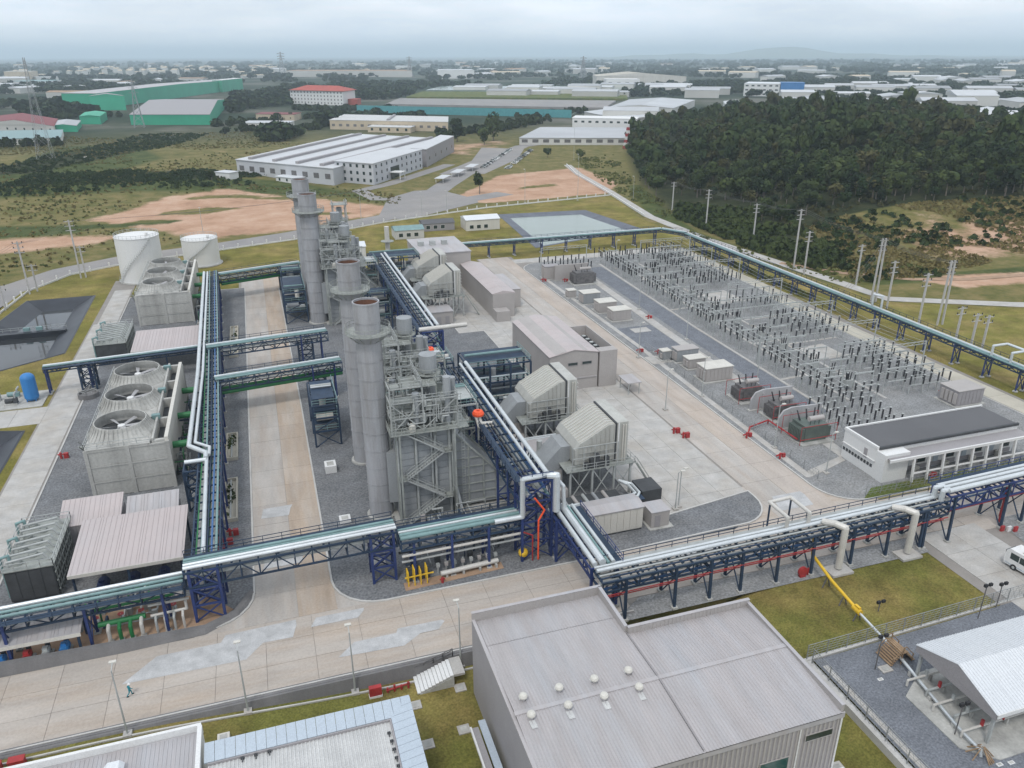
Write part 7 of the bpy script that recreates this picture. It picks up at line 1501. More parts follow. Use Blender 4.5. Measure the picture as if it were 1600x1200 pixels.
slab_t('pale rectangular slab on the lawn by the blue edged building', -11.0, 71.9, 1.3, 1.1, south_z(-11), .5, 'offwhite'); slab_t('square concrete cover slab right of the grey hall corner', 52.6, 48.2, 1.6, 1.5, south_z(52.6)); slab_t('square concrete cover slab at the lower right of the grey hall', 54.2, 45.6, 1.6, 1.5, south_z(54.2))
slab_t('white control box base on the gravel beside the front chimneys', 6.7, 129.5, 2.0, 2.4, .06, 1.4, 'white', 'cabinet', 'control_box', None); slab_t('white flat pit cover on the gravel right of the middle road', 7.2, 111.8, 1.8, 1.8, .06, .5, 'white', 'pit cover', 'pit_cover', None); slab_t('grey flat pit cover near the bridge leg tower', 10.4, 98.6, 2.4, 1.4, .06, .12, 'pave', 'pit cover', 'pit_cover', None)
t = thing('fire_cabinet', 'red hose cabinet with white base under the retaining wall', 'cabinet', (6.3, 74.3, south_z(6.3))); z = south_z(6.3); MB().cbox(6.3, 74.2, z, 1.6, .7, .3).build('base', 'white', t); MB().cbox(6.3, 74.2, z + .3, 1.5, .6, 1.2).build('cabinet', 'red', t); MB().cbox(6.3, 73.88, z + .4, .7, .04, 1.0).build('door', 'red', t)
t = thing('hydrant_row', 'row of small red hydrant valves right of the red hose cabinet', 'hydrant', (9, 74.4, south_z(9))); MB().pipe([(7.6, 74.3, south_z(8) + .4), (10.6, 74.5, south_z(10) + .6)], .12).build('pipe', 'red', t)
for k in range(4): x = 7.8 + k * .85; MB().tube((x, 74.4, south_z(x)), (x, 74.4, south_z(x) + .7 + .25 * (k % 2)), .14, 8).build('valve', 'red', t)
for k, (x, y) in enumerate(((-37.2, 73.9), (-34.0, 74.2), (-31.8, 74.3))):
    t = thing('fire_cabinet', ('red hose box at the left frame edge, first of three', 'red hose box at the left frame edge, middle of three', 'red hose box nearest the pale ribbed roof corner')[k], 'cabinet', (x, y, south_z(x)), 'red boxes at the south-west'); MB().cbox(x, y, south_z(x), 1.5, .8, 1.1).build('cabinet', 'red', t); MB().cbox(x, y, south_z(x) + 1.1, 1.6, .9, .1).build('lid', 'red', t)
# yellow gas line on trestles across the lawn, its wooden stile and the pipe into the gas shed
t = thing('gas_pipe', 'bright yellow gas pipe crossing the right lawn on dark trestles', 'gas pipe', (70.4, 72, 0)); MB().pipe([(70.9, 77.6, 5.2), (70.8, 77.2, 2.6), (70.2, 72.0, 1.8), (69.6, 66.2, 1.5)], .22, 10).build('pipe', 'yellow', t); MB().tube((69.62, 66.8, 1.5), (69.56, 65.4, 1.45), .42, 12).build('flange', 'yellow', t)
MB().cbox(69.6, 66.1, 1.5, .35, .9, .6).build('valve', 'yellow', t)
for x, y, z in ((70.3, 73, 1.7), (69.9, 69, 1.5), (69.55, 65.8, 1.2)):
    q = MB(); q.bar((x - .6, y, 0), (x - .1, y, z), .14); q.bar((x + .6, y, 0), (x + .1, y, z), .14); q.build('trestle', 'dark', t)
MB().pipe([(69.5, 65.4, 1.4), (69.2, 58.2, .9)], .17, 10).build('pipe_end', 'clad', t)
t = thing('supply_pipe', 'long white pipe running from the timber stile past the gas shed', 'pipe', (68.6, 50, 0)); MB().pipe([(69.1, 57.6, .8), (68.2, 53, .8), (67.0, 46, .8), (66.9, 43.6, .8), (66.9, 43.4, .1)], .19, 10).build('pipe', 'clad', t)
for y, x in ((55.4, 68.7), (51.5, 67.9), (47.5, 67.3)): MB().cbox(x, y, 0, .5, .4, .6).build('saddle', 'concrete', t)
t = thing('timber_stile', 'brown timber stile stepping over the pipe by the wire fence', 'stile', (69.6, 58.6, 0))
for s in (-1, 1):
    for k in range(7): MB().box(69.3 + s * (1.7 - k * .22) - .16, 69.3 + s * (1.7 - k * .22) + .16, 57.3, 59.9, .15 + k * .24, .22 + k * .24).build('plank', 'wood', t)
for k in range(3): MB().box(68.9 + k * .3, 69.16 + k * .3, 57.2, 60.0, 1.75, 1.82).build('plank', 'wood', t)
for x, y in ((67.8, 57.4), (67.8, 59.8), (70.8, 57.4), (70.8, 59.8), (69.0, 57.3), (69.6, 59.9)): MB().bar((x, y, 0), (x, y, 1.2 if abs(x - 69.3) > 1 else 2.7), .1).build('post', 'wood', t)
for y in (57.3, 59.9): MB().bar((67.8, y, 1.1), (69.3, y, 2.7), .09).build('stile_rail', 'wood', t); MB().bar((70.8, y, 1.1), (69.3, y, 2.7), .09).build('stile_rail', 'wood', t)
slab_t('concrete step slab beside the timber stile', 66.6, 57.2, 1.5, 1.1, .02); 
t = thing('timber_guard', 'small brown timber guard round the pipe end by the gas shed', 'timber frame', (67.0, 43.6, 0))
rg = random.Random(4)
for k in range(12): a = rg.random() * 6.28; MB().bar((67 + .2 * math.cos(a), 43.6 + .2 * math.sin(a), .9 + rg.random() * .5), (67 + 1.4 * math.cos(a), 43.6 + 1.4 * math.sin(a), .05), .1).build('plank', 'wood', t)
for k, (x, y, lb) in enumerate(((65.4, 57.6, 'dark floodlight post on the gravel left of the timber stile'), (73.6, 66.4, 'dark floodlight on a short post on the lawn beside the yellow pipe'), (66.6, 46.6, 'dark twin floodlight post by the gas shed corner'), (89.4, 62.0, 'dark floodlight post at the wire fence on the right'), (85.2, 61.0, 'thin lamp post at the fence behind the gas shed'))):
    h = (5.2, 1.6, 4.6, 4.0, 5.5)[k]; t = thing('floodlight', lb, 'floodlight', (x, y, 0)); MB().tube((x, y, 0), (x, y, h), .07, 8).build('pole', 'dark', t); MB().bar((x - .5, y, h), (x + .5, y, h), .08).build('crossbar', 'dark', t)
    for s in (-.4, .4): MB().cbox(x + s, y - .15, h - .1, .5, .3, .4).build('lamp_head', 'black', t)
for k, (x, y) in enumerate(((64.8, 56), (69.4, 41.8), (71.2, 43.2), (68, 42.0))): slab_t(('small pale marker slab on the gravel, nearest the stile', 'small pale marker slab below the gas shed, left one', 'small pale marker slab below the gas shed, right one', 'small pale marker slab beside the timber frame')[k], x, y, .7, .4, .02, .06, 'white')
# coach on the right
t = thing('coach', 'silver white coach with dark window band on the pale drive', 'coach', (99.5, 68.6, 0))
bx = MB()
def coach():
    c0 = Vector((99.9, 69.6, 0)); ang = R(-84); ca, sa = math.cos(ang), math.sin(ang)
    def W(x, y, z): return (c0.x + ca * x - sa * y, c0.y + sa * x + ca * y, z + .05)
    def boxl(a, b, c_, d, e, f):
        m_b = MB().box(a, b, c_, d, e, f); m_b.v = [W(*v) for v in m_b.v]; return m_b
    pr = [(0.15, .45), (9.6, .45), (9.6, 2.7), (9.3, 3.05), (.6, 3.05), (.2, 2.6), (0, 1.4)]
    m_b = MB().extr(pr, -1.2, 1.2); m_b.v = [W(*v) for v in m_b.v]; m_b.build('body', 'white', t)
    boxl(.9, 9.3, -1.22, -1.2, 1.55, 2.55).build('side_window', 'glass', t); boxl(.9, 9.3, 1.2, 1.22, 1.55, 2.55).build('side_window', 'glass', t); boxl(-.02, .12, -1.0, 1.0, 1.3, 2.5).build('windscreen', 'glass', t)
    boxl(2.2, 7.8, -.8, .8, 3.05, 3.25).build('roof_unit', 'offwhite', t); boxl(.3, 9.5, -1.215, -1.2, .6, .75).build('side_stripe', 'roofblue', t)
    for k in range(4): boxl(2.2 + k * 1.9, 2.3 + k * 1.9, -1.235, -1.22, 1.55, 2.55).build('window_pillar', 'white', t)
    for x in (1.7, 7.4):
        for s in (-1.12, 1.12): a = W(x, s - .14, .45); b = W(x, s + .14, .45); w_ = MB().tube(a, b, .46, 14).build('wheel', 'black', t); MB().tube(W(x, s - .16, .45), W(x, s + .16, .45), .22, 10).build('rim', 'steel', w_)
    for s in (-.85, .85): boxl(-.03, .05, s - .2, s + .2, .8, 1.0).build('headlight', 'offwhite', t)
coach()
t = thing('barrier_cones', 'red and white barrier beneath the rack by the bus drive', 'barrier', (106.2, 76.2, 0))
for k in range(3): MB().cbox(106.2 + k * .9, 76.2 - k * .4, 0, .7, .3, .9).build('barrier_block', 'red' if k % 2 == 0 else 'white', t)
t = thing('fire_bell', 'round red fire hose reel on the ground below the long rack', 'hose reel', (68.6, 76.2, 0)); MB().tube((68.6, 75.9, .9), (68.6, 76.3, .9), .75, 16).build('reel', 'red', t); MB().cbox(68.6, 76.1, 0, 1, .5, .3).build('base', 'red', t); MB().tube((69.6, 76.2, 0), (69.6, 76.2, 1.2), .14, 8).build('valve', 'red', t)
# the worker
def person(x, y, z0, face, label):
    t = thing('person', label, 'person', (x, y, z0))
    me = bpy.data.meshes.new('body'); ca, sa = math.cos(face), math.sin(face)
    J = {'pel': (0, 0, .95), 'ab': (.02, 0, 1.15), 'ch': (.05, 0, 1.36), 'nk': (.07, 0, 1.50), 'hd': (.10, 0, 1.62), 'hd2': (.10, 0, 1.70), 'hl': (.0, .1, .92), 'kl': (.20, .10, .52), 'al': (.22, .1, .10), 'tl': (.38, .1, .05), 'hr': (0, -.1, .92), 'kr': (-.05, -.1, .52), 'ar': (-.36, -.1, .18), 'tr': (-.24, -.1, .05),
         'sl': (.05, .19, 1.42), 'el': (-.10, .25, 1.16), 'wl': (-.02, .25, .92), 'fl': (.03, .25, .84), 'sr': (.05, -.19, 1.42), 'er': (.16, -.25, 1.17), 'wr': (.34, -.22, 1.02), 'fr': (.40, -.21, .96)}
    rad = {'pel': .15, 'ab': .14, 'ch': .16, 'nk': .06, 'hd': .095, 'hd2': .085, 'hl': .11, 'kl': .075, 'al': .055, 'tl': .045, 'hr': .11, 'kr': .075, 'ar': .055, 'tr': .045, 'sl': .075, 'el': .055, 'wl': .04, 'fl': .04, 'sr': .075, 'er': .055, 'wr': .04, 'fr': .04}
    ks = list(J); E_ = [('pel', 'ab'), ('ab', 'ch'), ('ch', 'nk'), ('nk', 'hd'), ('hd', 'hd2'), ('pel', 'hl'), ('hl', 'kl'), ('kl', 'al'), ('al', 'tl'), ('pel', 'hr'), ('hr', 'kr'), ('kr', 'ar'), ('ar', 'tr'), ('ch', 'sl'), ('sl', 'el'), ('el', 'wl'), ('wl', 'fl'), ('ch', 'sr'), ('sr', 'er'), ('er', 'wr'), ('wr', 'fr')]
    me.from_pydata([(J[k][0] * ca - J[k][1] * sa, J[k][0] * sa + J[k][1] * ca, J[k][2]) for k in ks], [(ks.index(a), ks.index(b)) for a, b in E_], [])
    o = bpy.data.objects.new('body', me); COL.objects.link(o); o.parent = t; sk = o.modifiers.new('skin', 'SKIN'); 
    for i, k in enumerate(ks): me.skin_vertices[0].data[i].radius = (rad[k], rad[k]); me.skin_vertices[0].data[i].use_root = (k == 'pel')
    ss = o.modifiers.new('sub', 'SUBSURF'); ss.levels = ss.render_levels = 2; me.materials.append(M['cyan'])
    LOC['_p'] = (0, 0, 0)
    hx, hy = x + .10 * ca, y + .10 * sa
    MB().ball((hx, hy, z0 + 1.63), .115, 12, 8, 1.15).build('head', 'skin', t); MB().ball((hx, hy, z0 + 1.69), .15, 14, 4, .85, True).lathe((hx, hy, z0 + 1.69), [(.15, 0), (.19, -.01), (.15, .012)], 14).build('helmet', 'white', t)
    for k in ('fl', 'fr'): q = J[k]; MB().ball((x + q[0] * ca - q[1] * sa, y + q[0] * sa + q[1] * ca, z0 + q[2]), .055, 8, 5).build('hand', 'skin', t)
    for k in ('tl', 'tr'): q = J[k]; MB().cbox(x + (q[0] - .06) * ca - q[1] * sa, y + (q[0] - .06) * sa + q[1] * ca, z0, .24, .12, .1).build('shoe', 'black', t)
person(-21.6, 81.5, 0.0, R(20), 'person in teal overalls and white helmet walking along the south road')
# ------------------------------------------------------------------ buildings beyond the site
def quad_building(name, label, q, h, wall, roof, ridge=0.0, z0=None, rows=0, cols=(0, 0), over=.6, group=None, cat='building', wsize=(1.4, 1.5), wm='glass', base_z=None, monitors=()):
    """building on four ground corners q (front left, front right, back right, back left seen from the plant)"""
    cx = sum(p[0] for p in q) / 4; cy_ = sum(p[1] for p in q) / 4
    z0 = min(gz(*p) for p in q) if z0 is None else z0
    t = thing(name, label, cat, (cx, cy_, z0), group)
    MB().prism(q, z0 - .5, z0 + h).build('wall', wall, t)
    A, B, C_, D = [Vector((*p, 0)) for p in q]; c0 = Vector((cx, cy_, 0))
    e = [p + (p - c0).normalized() * over for p in (A, B, C_, D)]; zt = z0 + h
    if ridge:
        m0, m1 = (e[0] + e[1]) / 2, (e[2] + e[3]) / 2
        v_ = [e[0], e[1], e[2], e[3], m0, m1]; zz = [zt + .02] * 4 + [zt + ridge] * 2
        for s in (0, 1):
            f = [(0, 4, 5, 3)] if s == 0 else [(4, 1, 2, 5)]
            pts = [(*v_[i][:2], zz[i]) for i in f[0]]; MB().add(pts + [(x, y, z - .25) for x, y, z in pts], [(0, 1, 2, 3), (7, 6, 5, 4), (0, 4, 5, 1), (1, 5, 6, 2), (2, 6, 7, 3), (3, 7, 4, 0)]).build('roof_slope', roof, t)
        for a, b, m in ((0, 1, 4), (2, 3, 5)): MB().add([(*v_[i][:2], zz[i] - .05) for i in (a, b, m)], [(0, 1, 2)]).build('gable', wall, t)
    else:
        MB().prism([(p.x, p.y) for p in e], zt, zt + .35).build('roof', roof, t)
    for fr in monitors:                                          # raised roof monitors running back from the front
        a = A.lerp(B, fr); b = D.lerp(C_, fr); d = (b - a).normalized(); a += d * 4; b -= d * 4; MB().bar(a + Vector((0, 0, zt + 1.0)), b + Vector((0, 0, zt + 1.0)), 2.6, 1.5).build('roof_monitor', 'wallgrey', t)
    if rows:
        for (a, b, n) in ((A, B, cols[0]), (B, C_, cols[1])):
            if not n: continue
            d = (b - a); ln = d.length; d.normalize(); nn = Vector((d.y, -d.x, 0))
            for r in range(rows):
                for i in range(n):
                    p = a + d * (ln * (i + .5) / n); z = z0 + h * (r + .35) / rows
                    MB().bar(p - d * wsize[0] / 2 + nn * .02 + Vector((0, 0, z + wsize[1] / 2)), p + d * wsize[0] / 2 + nn * .02 + Vector((0, 0, z + wsize[1] / 2)), .16, wsize[1]).build('window', wm, t)
    return t
M['facroof'] = mat('pale_factory_roof', (.50, .51, .52), .6, var=.06, scale=.05)
M['facwall'] = mat('pale_grey_render', (.46, .47, .49), .8, var=.06, scale=.1)
quad_building('factory_hall', 'wide pale factory with long roof ridges beyond the junction', [(-10, 538.5), (43.7, 474.6), (147.5, 621), (81.5, 690)], 9.5, 'facwall', 'facroof', monitors=(.12, .38, .62, .86), rows=1, cols=(9, 0), wsize=(4.2, 3.0), wm='dark')
quad_building('factory_office', 'pale grey factory office block with two window rows facing the drive', [(46.4, 489.5), (66.2, 468.6), (108, 531), (90, 549)], 12, 'facwall', 'facroof', rows=3, cols=(6, 10), wsize=(1.6, 1.8))
quad_building('factory_wing', 'blank grey rear wing of the pale factory', [(104, 546), (112, 536), (152, 620), (144, 632)], 11.5, 'wallgrey', 'facroof', rows=1, cols=(0, 5), wsize=(1.5, 2))
t = thing('entrance_canopy', 'dark recessed entrance with white canopy on the factory office', 'canopy', (80, 482, 0)); MB().prism([(78.5, 486), (84.5, 481.6), (88.5, 487.6), (82.5, 491)], 4.2, 4.7).build('canopy_slab', 'white', t)
for x, y in ((84, 482.4), (87.8, 487.4)): MB().bar((x, y, -.2), (x, y, 4.2), .4).build('post', 'white', t)
MB().bar((79.5, 488.4, 3.6), (86.4, 498.6, 3.6), .5, 7.0).build('entrance_glazing', 'glass', t)
quad_building('guard_house', 'small white flat roofed guard house with red sign behind the rear chimney', [(12, 500), (24, 486), (36, 502), (25, 516)], 3.2, 'white', 'roofwhite', rows=1, cols=(3, 2)); t = thing('red_sign', 'red sign board beside the small guard house', 'sign', (40, 506, 0)); MB().box(36, 44, 505, 505.5, 1, 4.5).build('board', 'red', t)
for x in (37, 43): MB().bar((x, 505.2, -.2), (x, 505.2, 1.2), .3).build('post', 'red', t)
quad_building('gate_house', 'tiny pale hut on the waste land left of the factory', [(-22, 506), (-14, 498), (-9, 504), (-17, 512)], 4.0, 'white', 'facroof')
quad_building('green_hall', 'green walled hall with grey roof, the nearer of the green halls', [(-38.6, 959.6), (-28, 1290), (-112, 1330), (-122.9, 990.7)], 11, 'greenwall', 'wallgrey', ridge=7)
quad_building('green_hall', 'very long green walled hall behind the nearer green hall', [(-202, 1316), (-14, 1964), (-60, 1990), (-252, 1345)], 21, 'greenwall', 'roofgrey', ridge=2)
quad_building('green_hall', 'tall dark green gable end of the long green hall', [(-206, 1280), (-160, 1270), (-168, 1300), (-206, 1312)], 19, 'greenwall', 'wallgrey', ridge=3)
quad_building('green_hall', 'right hand block of the long green hall with a white end', [(-42, 1840), (0, 1990), (-16, 2010), (-60, 1850)], 23, 'greenwall', 'white')
quad_building('green_shed', 'small bright green shed left of the nearer green hall', [(-178, 1020), (-156, 1012), (-160, 1090), (-184, 1096)], 8.5, 'greenwall', 'greenwall', ridge=1.5)
quad_building('green_shed', 'low green shed beside the maroon roofed house', [(-190, 925), (-164, 916), (-172, 990), (-200, 998)], 6, 'greenwall', 'farroof', ridge=1.5)
quad_building('maroon_house', 'long house with maroon roof at the left frame edge', [(-262, 960), (-182, 905), (-198, 1010), (-280, 1080)], 7, 'farwall', 'maroon', ridge=5, rows=1, cols=(9, 0), wsize=(2, 2))
quad_building('pale_hall', 'low pale green roofed hall at the left frame edge below the maroon roof', [(-240, 800), (-156, 792), (-170, 880), (-250, 890)], 5, 'farwall', 'teal', rows=1, cols=(9, 0), wsize=(2.4, 2))
rrb = quad_building('red_roof_block', 'white four storey block with red tiled roof', [(68.8, 1348), (141, 1266), (166, 1320), (92, 1404)], 20, 'white', 'redroof', rows=4, cols=(16, 0), wsize=(2.2, 2.4), over=2, wm='darkconc'); 
MB().add([(66.8, 1346, 20.3), (142, 1262, 20.3), (170, 1322, 20.3), (90, 1408, 20.3), (96, 1352, 27), (140, 1302, 27)], [(0, 1, 5, 4), (1, 2, 5), (2, 3, 4, 5), (3, 0, 4)]).build('hip_roof', 'redroof', rrb)
quad_building('red_annex', 'small red annex right of the white red roofed block', [(146, 1290), (162, 1272), (172, 1300), (156, 1318)], 8, 'redroof', 'redroof')
quad_building('beige_hall', 'long beige industrial hall with pale roof beyond the factory', [(80, 858), (188, 790), (205, 860), (104, 934)], 9, 'beige', 'roofgran', rows=1, cols=(16, 0), wsize=(3.4, 2.4), wm='darkconc', monitors=(.5,)); quad_building('beige_hall', 'short beige annex at the front of the long beige hall', [(112, 812), (150, 788), (158, 806), (120, 832)], 5, 'beige', 'roofgran', rows=1, cols=(5, 0), wsize=(2.4, 2.4))
quad_building('white_office', 'white two storey office with a row of dark windows left of the wood', [(305, 752), (357, 716), (372, 742), (320, 780)], 12.5, 'white', 'white', rows=2, cols=(9, 0), wsize=(3, 1.8)); quad_building('grey_hall', 'wide low grey roofed hall in front of the white office', [(216, 650), (300, 618), (352, 706), (268, 742)], 5.5, 'farwall', 'farroof', rows=1, cols=(10, 0), wsize=(5, 2.6), wm='dark'); quad_building('grey_hall', 'grey roofed hall right behind the white office', [(372, 770), (440, 800), (500, 960), (380, 900)], 8, 'farwall', 'farroof', ridge=2)
quad_building('grey_hall', 'grey roofed hall behind the white office, by the edge of the wood', [(440, 960), (500, 905), (620, 1060), (540, 1110)], 9, 'farwall', 'farroof', ridge=3)
quad_building('long_shed', 'very long low brown roofed shed on the far left plain', [(150, 3080), (560, 2860), (600, 3060), (200, 3280)], 20, 'farwall', 'soil'); quad_building('white_shed', 'white block at the right end of the long brown shed', [(600, 2640), (700, 2560), (720, 2680), (630, 2760)], 26, 'white', 'roofwhite')
quad_building('white_plant', 'white plant building with blue tower behind the wood', [(858, 1300), (906, 1262), (960, 1330), (920, 1380)], 21, 'white', 'roofwhite', rows=3, cols=(6, 0), wsize=(5, 2.4)); quad_building('blue_tower', 'blue clad tower beside the white plant behind the wood', [(908, 1262), (938, 1236), (960, 1270), (932, 1298)], 23, 'bluetank', 'bluetank')
quad_building('cream_hall', 'wide hall with bright cream roof in the middle distance', [(806, 1840), (990, 1740), (1010, 1900), (860, 1990)], 22, 'offwhite', 'beigec', ridge=8); quad_building('white_office', 'white block in front of the bright cream roofed hall', [(786, 1740), (850, 1700), (870, 1760), (806, 1800)], 18, 'white', 'white', rows=1, cols=(4, 0), wsize=(8, 6))
quad_building('white_hall', 'white flat hall at the far left edge of the plain', [(-560, 2400), (-470, 2350), (-460, 2500), (-550, 2540)], 12, 'white', 'teal'); quad_building('beige_block', 'cream block at the far left edge above the white hall', [(-720, 3040), (-640, 3010), (-640, 3120), (-720, 3150)], 26, 'beige', 'offwhite')
quad_building('pink_house', 'small pink house between the nearer green hall and the factory', [(10, 1010), (52, 985), (62, 1015), (18, 1040)], 7, 'beige', 'maroon', rows=1, cols=(5, 0)); quad_building('grey_shed', 'low grey shed behind the car park left of the white office', [(-6, 905), (40, 885), (48, 915), (2, 935)], 5, 'farwall', 'farroof')
# terraced settling ponds beyond the beige hall, with a turquoise wall
for k, (q, zz, mm) in enumerate((([(142, 1110), (372, 922), (420, 1010), (180, 1210)], 2.0, 'water_pale'), ([(200, 1240), (470, 1040), (560, 1200), (250, 1400)], 2.6, 'soil'), ([(270, 1440), (600, 1240), (700, 1460), (340, 1640)], 3.0, 'grass2'), ([(360, 1700), (720, 1500), (820, 1720), (440, 1900)], 3.2, 'water_pale'))):
    MB().prism(q, -.5, zz).build('settling_basin', M['asphalt'] if mm == 'soil' else mm, None, kind='structure')
t = thing('turquoise_wall', 'long turquoise wall in front of the settling basins', 'wall', (250, 1010, 0)); MB().bar((140, 1104, 4.5), (370, 916, 4.5), 1, 9).build('panel', mat('turquoise_panel', (.07, .27, .29), .7), t)
# grey factory quarter behind the wood and on the plain: countable sheds, each its own object
mk_ = []
rgb = random.Random(21)
def far_shed(proto_label, wm_, rm_, group):
    t = thing('far_shed', proto_label, 'factory shed', (0, 0, 0), group); MB().box(-.5, .5, -.5, .5, 0, 1).build('wall', wm_, t)
    MB().add([(-.51, -.51, 1.0), (.51, -.51, 1.0), (.51, .51, 1.0), (-.51, .51, 1.0), (-.51, 0, 1.25), (.51, 0, 1.25)], [(0, 1, 5, 4), (2, 3, 4, 5), (0, 4, 3), (1, 2, 5)]).build('roof', rm_, t); return t
PR = [far_shed('grey roofed factory shed on the plain beyond the wooded hill', 'farwall', 'farroof', 'grey roofed sheds on the far plain'), far_shed('white roofed factory shed on the plain beyond the wooded hill', 'farwall', 'facroof', 'white roofed sheds on the far plain'), far_shed('brownish roofed shed on the plain in the far distance', 'farwall', 'soil', 'brown roofed sheds on the far plain'), far_shed('small pale house on the far plain below the skyline', 'farwall', 'beige', 'small pale houses on the far plain')]
pl = []
for row in range(-2, 10):                                            # the industrial estate on the right, in streets
    for k in range(12):
        a = 640 + row * 120 + k * 78; b = 1000 + row * 88 - k * 46 + (40 if k > 5 else 0)
        if rgb.random() < .9: pl.append((a + rgb.uniform(-14, 14), b + rgb.uniform(-14, 14), rgb.uniform(46, 74), rgb.uniform(24, 52), rgb.uniform(8, 15), R(rgb.choice((-30, -30, -28, 60))), 1 if rgb.random() < .34 else 0))
for k in range(26): pl.append((rgb.uniform(420, 900), rgb.uniform(1250, 1750), rgb.uniform(50, 90), rgb.uniform(25, 50), rgb.uniform(8, 13), R(-32), rgb.choice((0, 0, 1))))
for k in range(16): pl.append((rgb.uniform(-700, -230), rgb.uniform(1500, 2600), rgb.uniform(40, 80), rgb.uniform(25, 40), rgb.uniform(7, 12), R(rgb.choice((-20, 70))), rgb.choice((0, 1, 2))))
for k in range(95):
    d = rgb.uniform(2400, 7000); a = R(rgb.uniform(-16, 52)); pl.append((d * math.sin(a), d * math.cos(a), rgb.uniform(30, 110), rgb.uniform(20, 50), rgb.uniform(8, 18), rgb.uniform(0, 3), rgb.choice((0, 1, 2, 3, 3))))
for k in range(70):
    d = rgb.uniform(3400, 5200); a = R(rgb.gauss(-4, 4)); pl.append((d * math.sin(a), d * math.cos(a), rgb.uniform(14, 30), rgb.uniform(12, 24), rgb.uniform(8, 20), rgb.uniform(0, 3), 3))
first = [True] * 4
HA = np.array(HILL)
for x, y, sx, sy, h, rz, k in pl:
    if insidep(np.array([[x, y]]), HILL)[0] or not -17 < math.degrees(math.atan2(x, y)) < 52.5: continue
    if first[k]: PR[k].location = (x, y, -.15); PR[k].rotation_euler = (0, 0, rz); PR[k].scale = (sx, sy, h); first[k] = False
    else: dup(PR[k], (x, y, -.15), rz, None, (sx, sy, h))
# parked cars at the factory
def make_car(m_n, lb):
    t = thing('parked_car', lb, 'car', (0, 0, 0), lb.split(' in ')[0] + 's')
    MB().extr([(-2.1, .3), (2.1, .3), (2.15, .75), (1.2, .9), (-1.9, .95), (-2.1, .8)], -.85, .85).build('body', m_n, t); MB().extr([(-1.7, .93), (1.0, .9), (.4, 1.42), (-1.2, 1.45)], -.74, .74).build('cabin', 'glass', t); MB().extr([(-1.22, 1.4), (.42, 1.38), (.3, 1.5), (-1.1, 1.52)], -.7, .7).build('car_roof', m_n, t)
    for x in (-1.3, 1.3):
        for y in (-.86, .86): MB().tube((x, y - .1, .32), (x, y + .1, .32), .32, 10).build('wheel', 'black', t)
    return t
CP = [make_car('white', 'white parked car in the factory car park'), make_car('dark', 'dark parked car in the factory car park'), make_car('steel', 'silver parked car in the factory car park')]
fu = [True] * 3
for k in range(44):
    q = k % 22; row = k // 22; fx = q / 22
    x = 150 + fx * 52 + row * 14 - 3; y = 520 + fx * 100 - row * 10; c_ = rgb.choice((0, 0, 1, 2))
    if rgb.random() < .15: continue
    if fu[c_]: CP[c_].location = (x, y, -.1); CP[c_].rotation_euler = (0, 0, R(-28)); fu[c_] = False
    else: dup(CP[c_], (x, y, -.1), R(-28 + rgb.choice((0, 180))))
for k in range(3):
    y = 470 + k * 22; t = thing('car_shelter', ('long open car shelter beside the factory drive, near end', 'long open car shelter beside the factory drive, middle', 'long open car shelter beside the factory drive, far end')[k], 'shelter', (104 + k * 15, y, 0)); x = 104 + k * 15
    MB().prism([(x - 3, y - 6), (x + 2, y - 9), (x + 10, y + 5), (x + 5, y + 8)], 2.5, 2.7).build('roof', 'facroof', t)
    for dx, dy in ((-2, -6), (2, -7.5), (9, 4.5), (5, 7)): MB().bar((x + dx, y + dy, -.2), (x + dx, y + dy, 2.5), .2).build('post', 'white', t)
# ------------------------------------------------------------------ vegetation
def crown_arrays(seed, n, rx, rz, zc, leaf, lobes=5, holes=.0):
    """leaf-clump quads spread through overlapping lobes; returns (n*4,3) vertices"""
    g = np.random.default_rng(seed); c = g.normal(0, 1, (lobes, 3)); c /= np.linalg.norm(c, axis=1)[:, None]; c *= g.uniform(.25, .62, (lobes, 1)); c[:, 2] *= .9
    r = g.uniform(.38, .62, lobes); w_ = g.integers(0, lobes, n)
    d = g.normal(0, 1, (n, 3)); d /= np.linalg.norm(d, axis=1)[:, None]
    p = c[w_] + d * (r[w_] * g.uniform(.55, 1.05, n) ** .6)[:, None]
    p = p * np.array([rx, rx, rz]) + np.array([0, 0, zc])
    a = g.normal(0, 1, (n, 3)) + d * .0; a /= np.linalg.norm(a, axis=1)[:, None]; b = np.cross(a, d + g.normal(0, .45, (n, 3))); b /= np.linalg.norm(b, axis=1)[:, None]; a = np.cross(b, d); a /= (np.linalg.norm(a, axis=1)[:, None] + 1e-6)
    s = leaf * g.uniform(.6, 1.35, n)[:, None]; a = a * s; b = b * s * g.uniform(.5, 1.0, (n, 1))
    v = np.stack([p - a - b * .6, p + a * .7 - b, p + a + b * .7, p - a * .6 + b], 1); return v.reshape(-1, 3)
def mesh_quads(name, v, m):
    me = bpy.data.meshes.new(name); n = len(v) // 4; me.vertices.add(len(v)); me.vertices.foreach_set('co', v.astype(np.float32).ravel()); me.loops.add(n * 4); me.loops.foreach_set('vertex_index', np.arange(n * 4, dtype=np.int32)); me.polygons.add(n); me.polygons.foreach_set('loop_start', np.arange(0, n * 4, 4, dtype=np.int32)); me.polygons.foreach_set('loop_total', np.full(n, 4, np.int32)); me.update(); me.validate(); me.materials.append(M[m]); return me
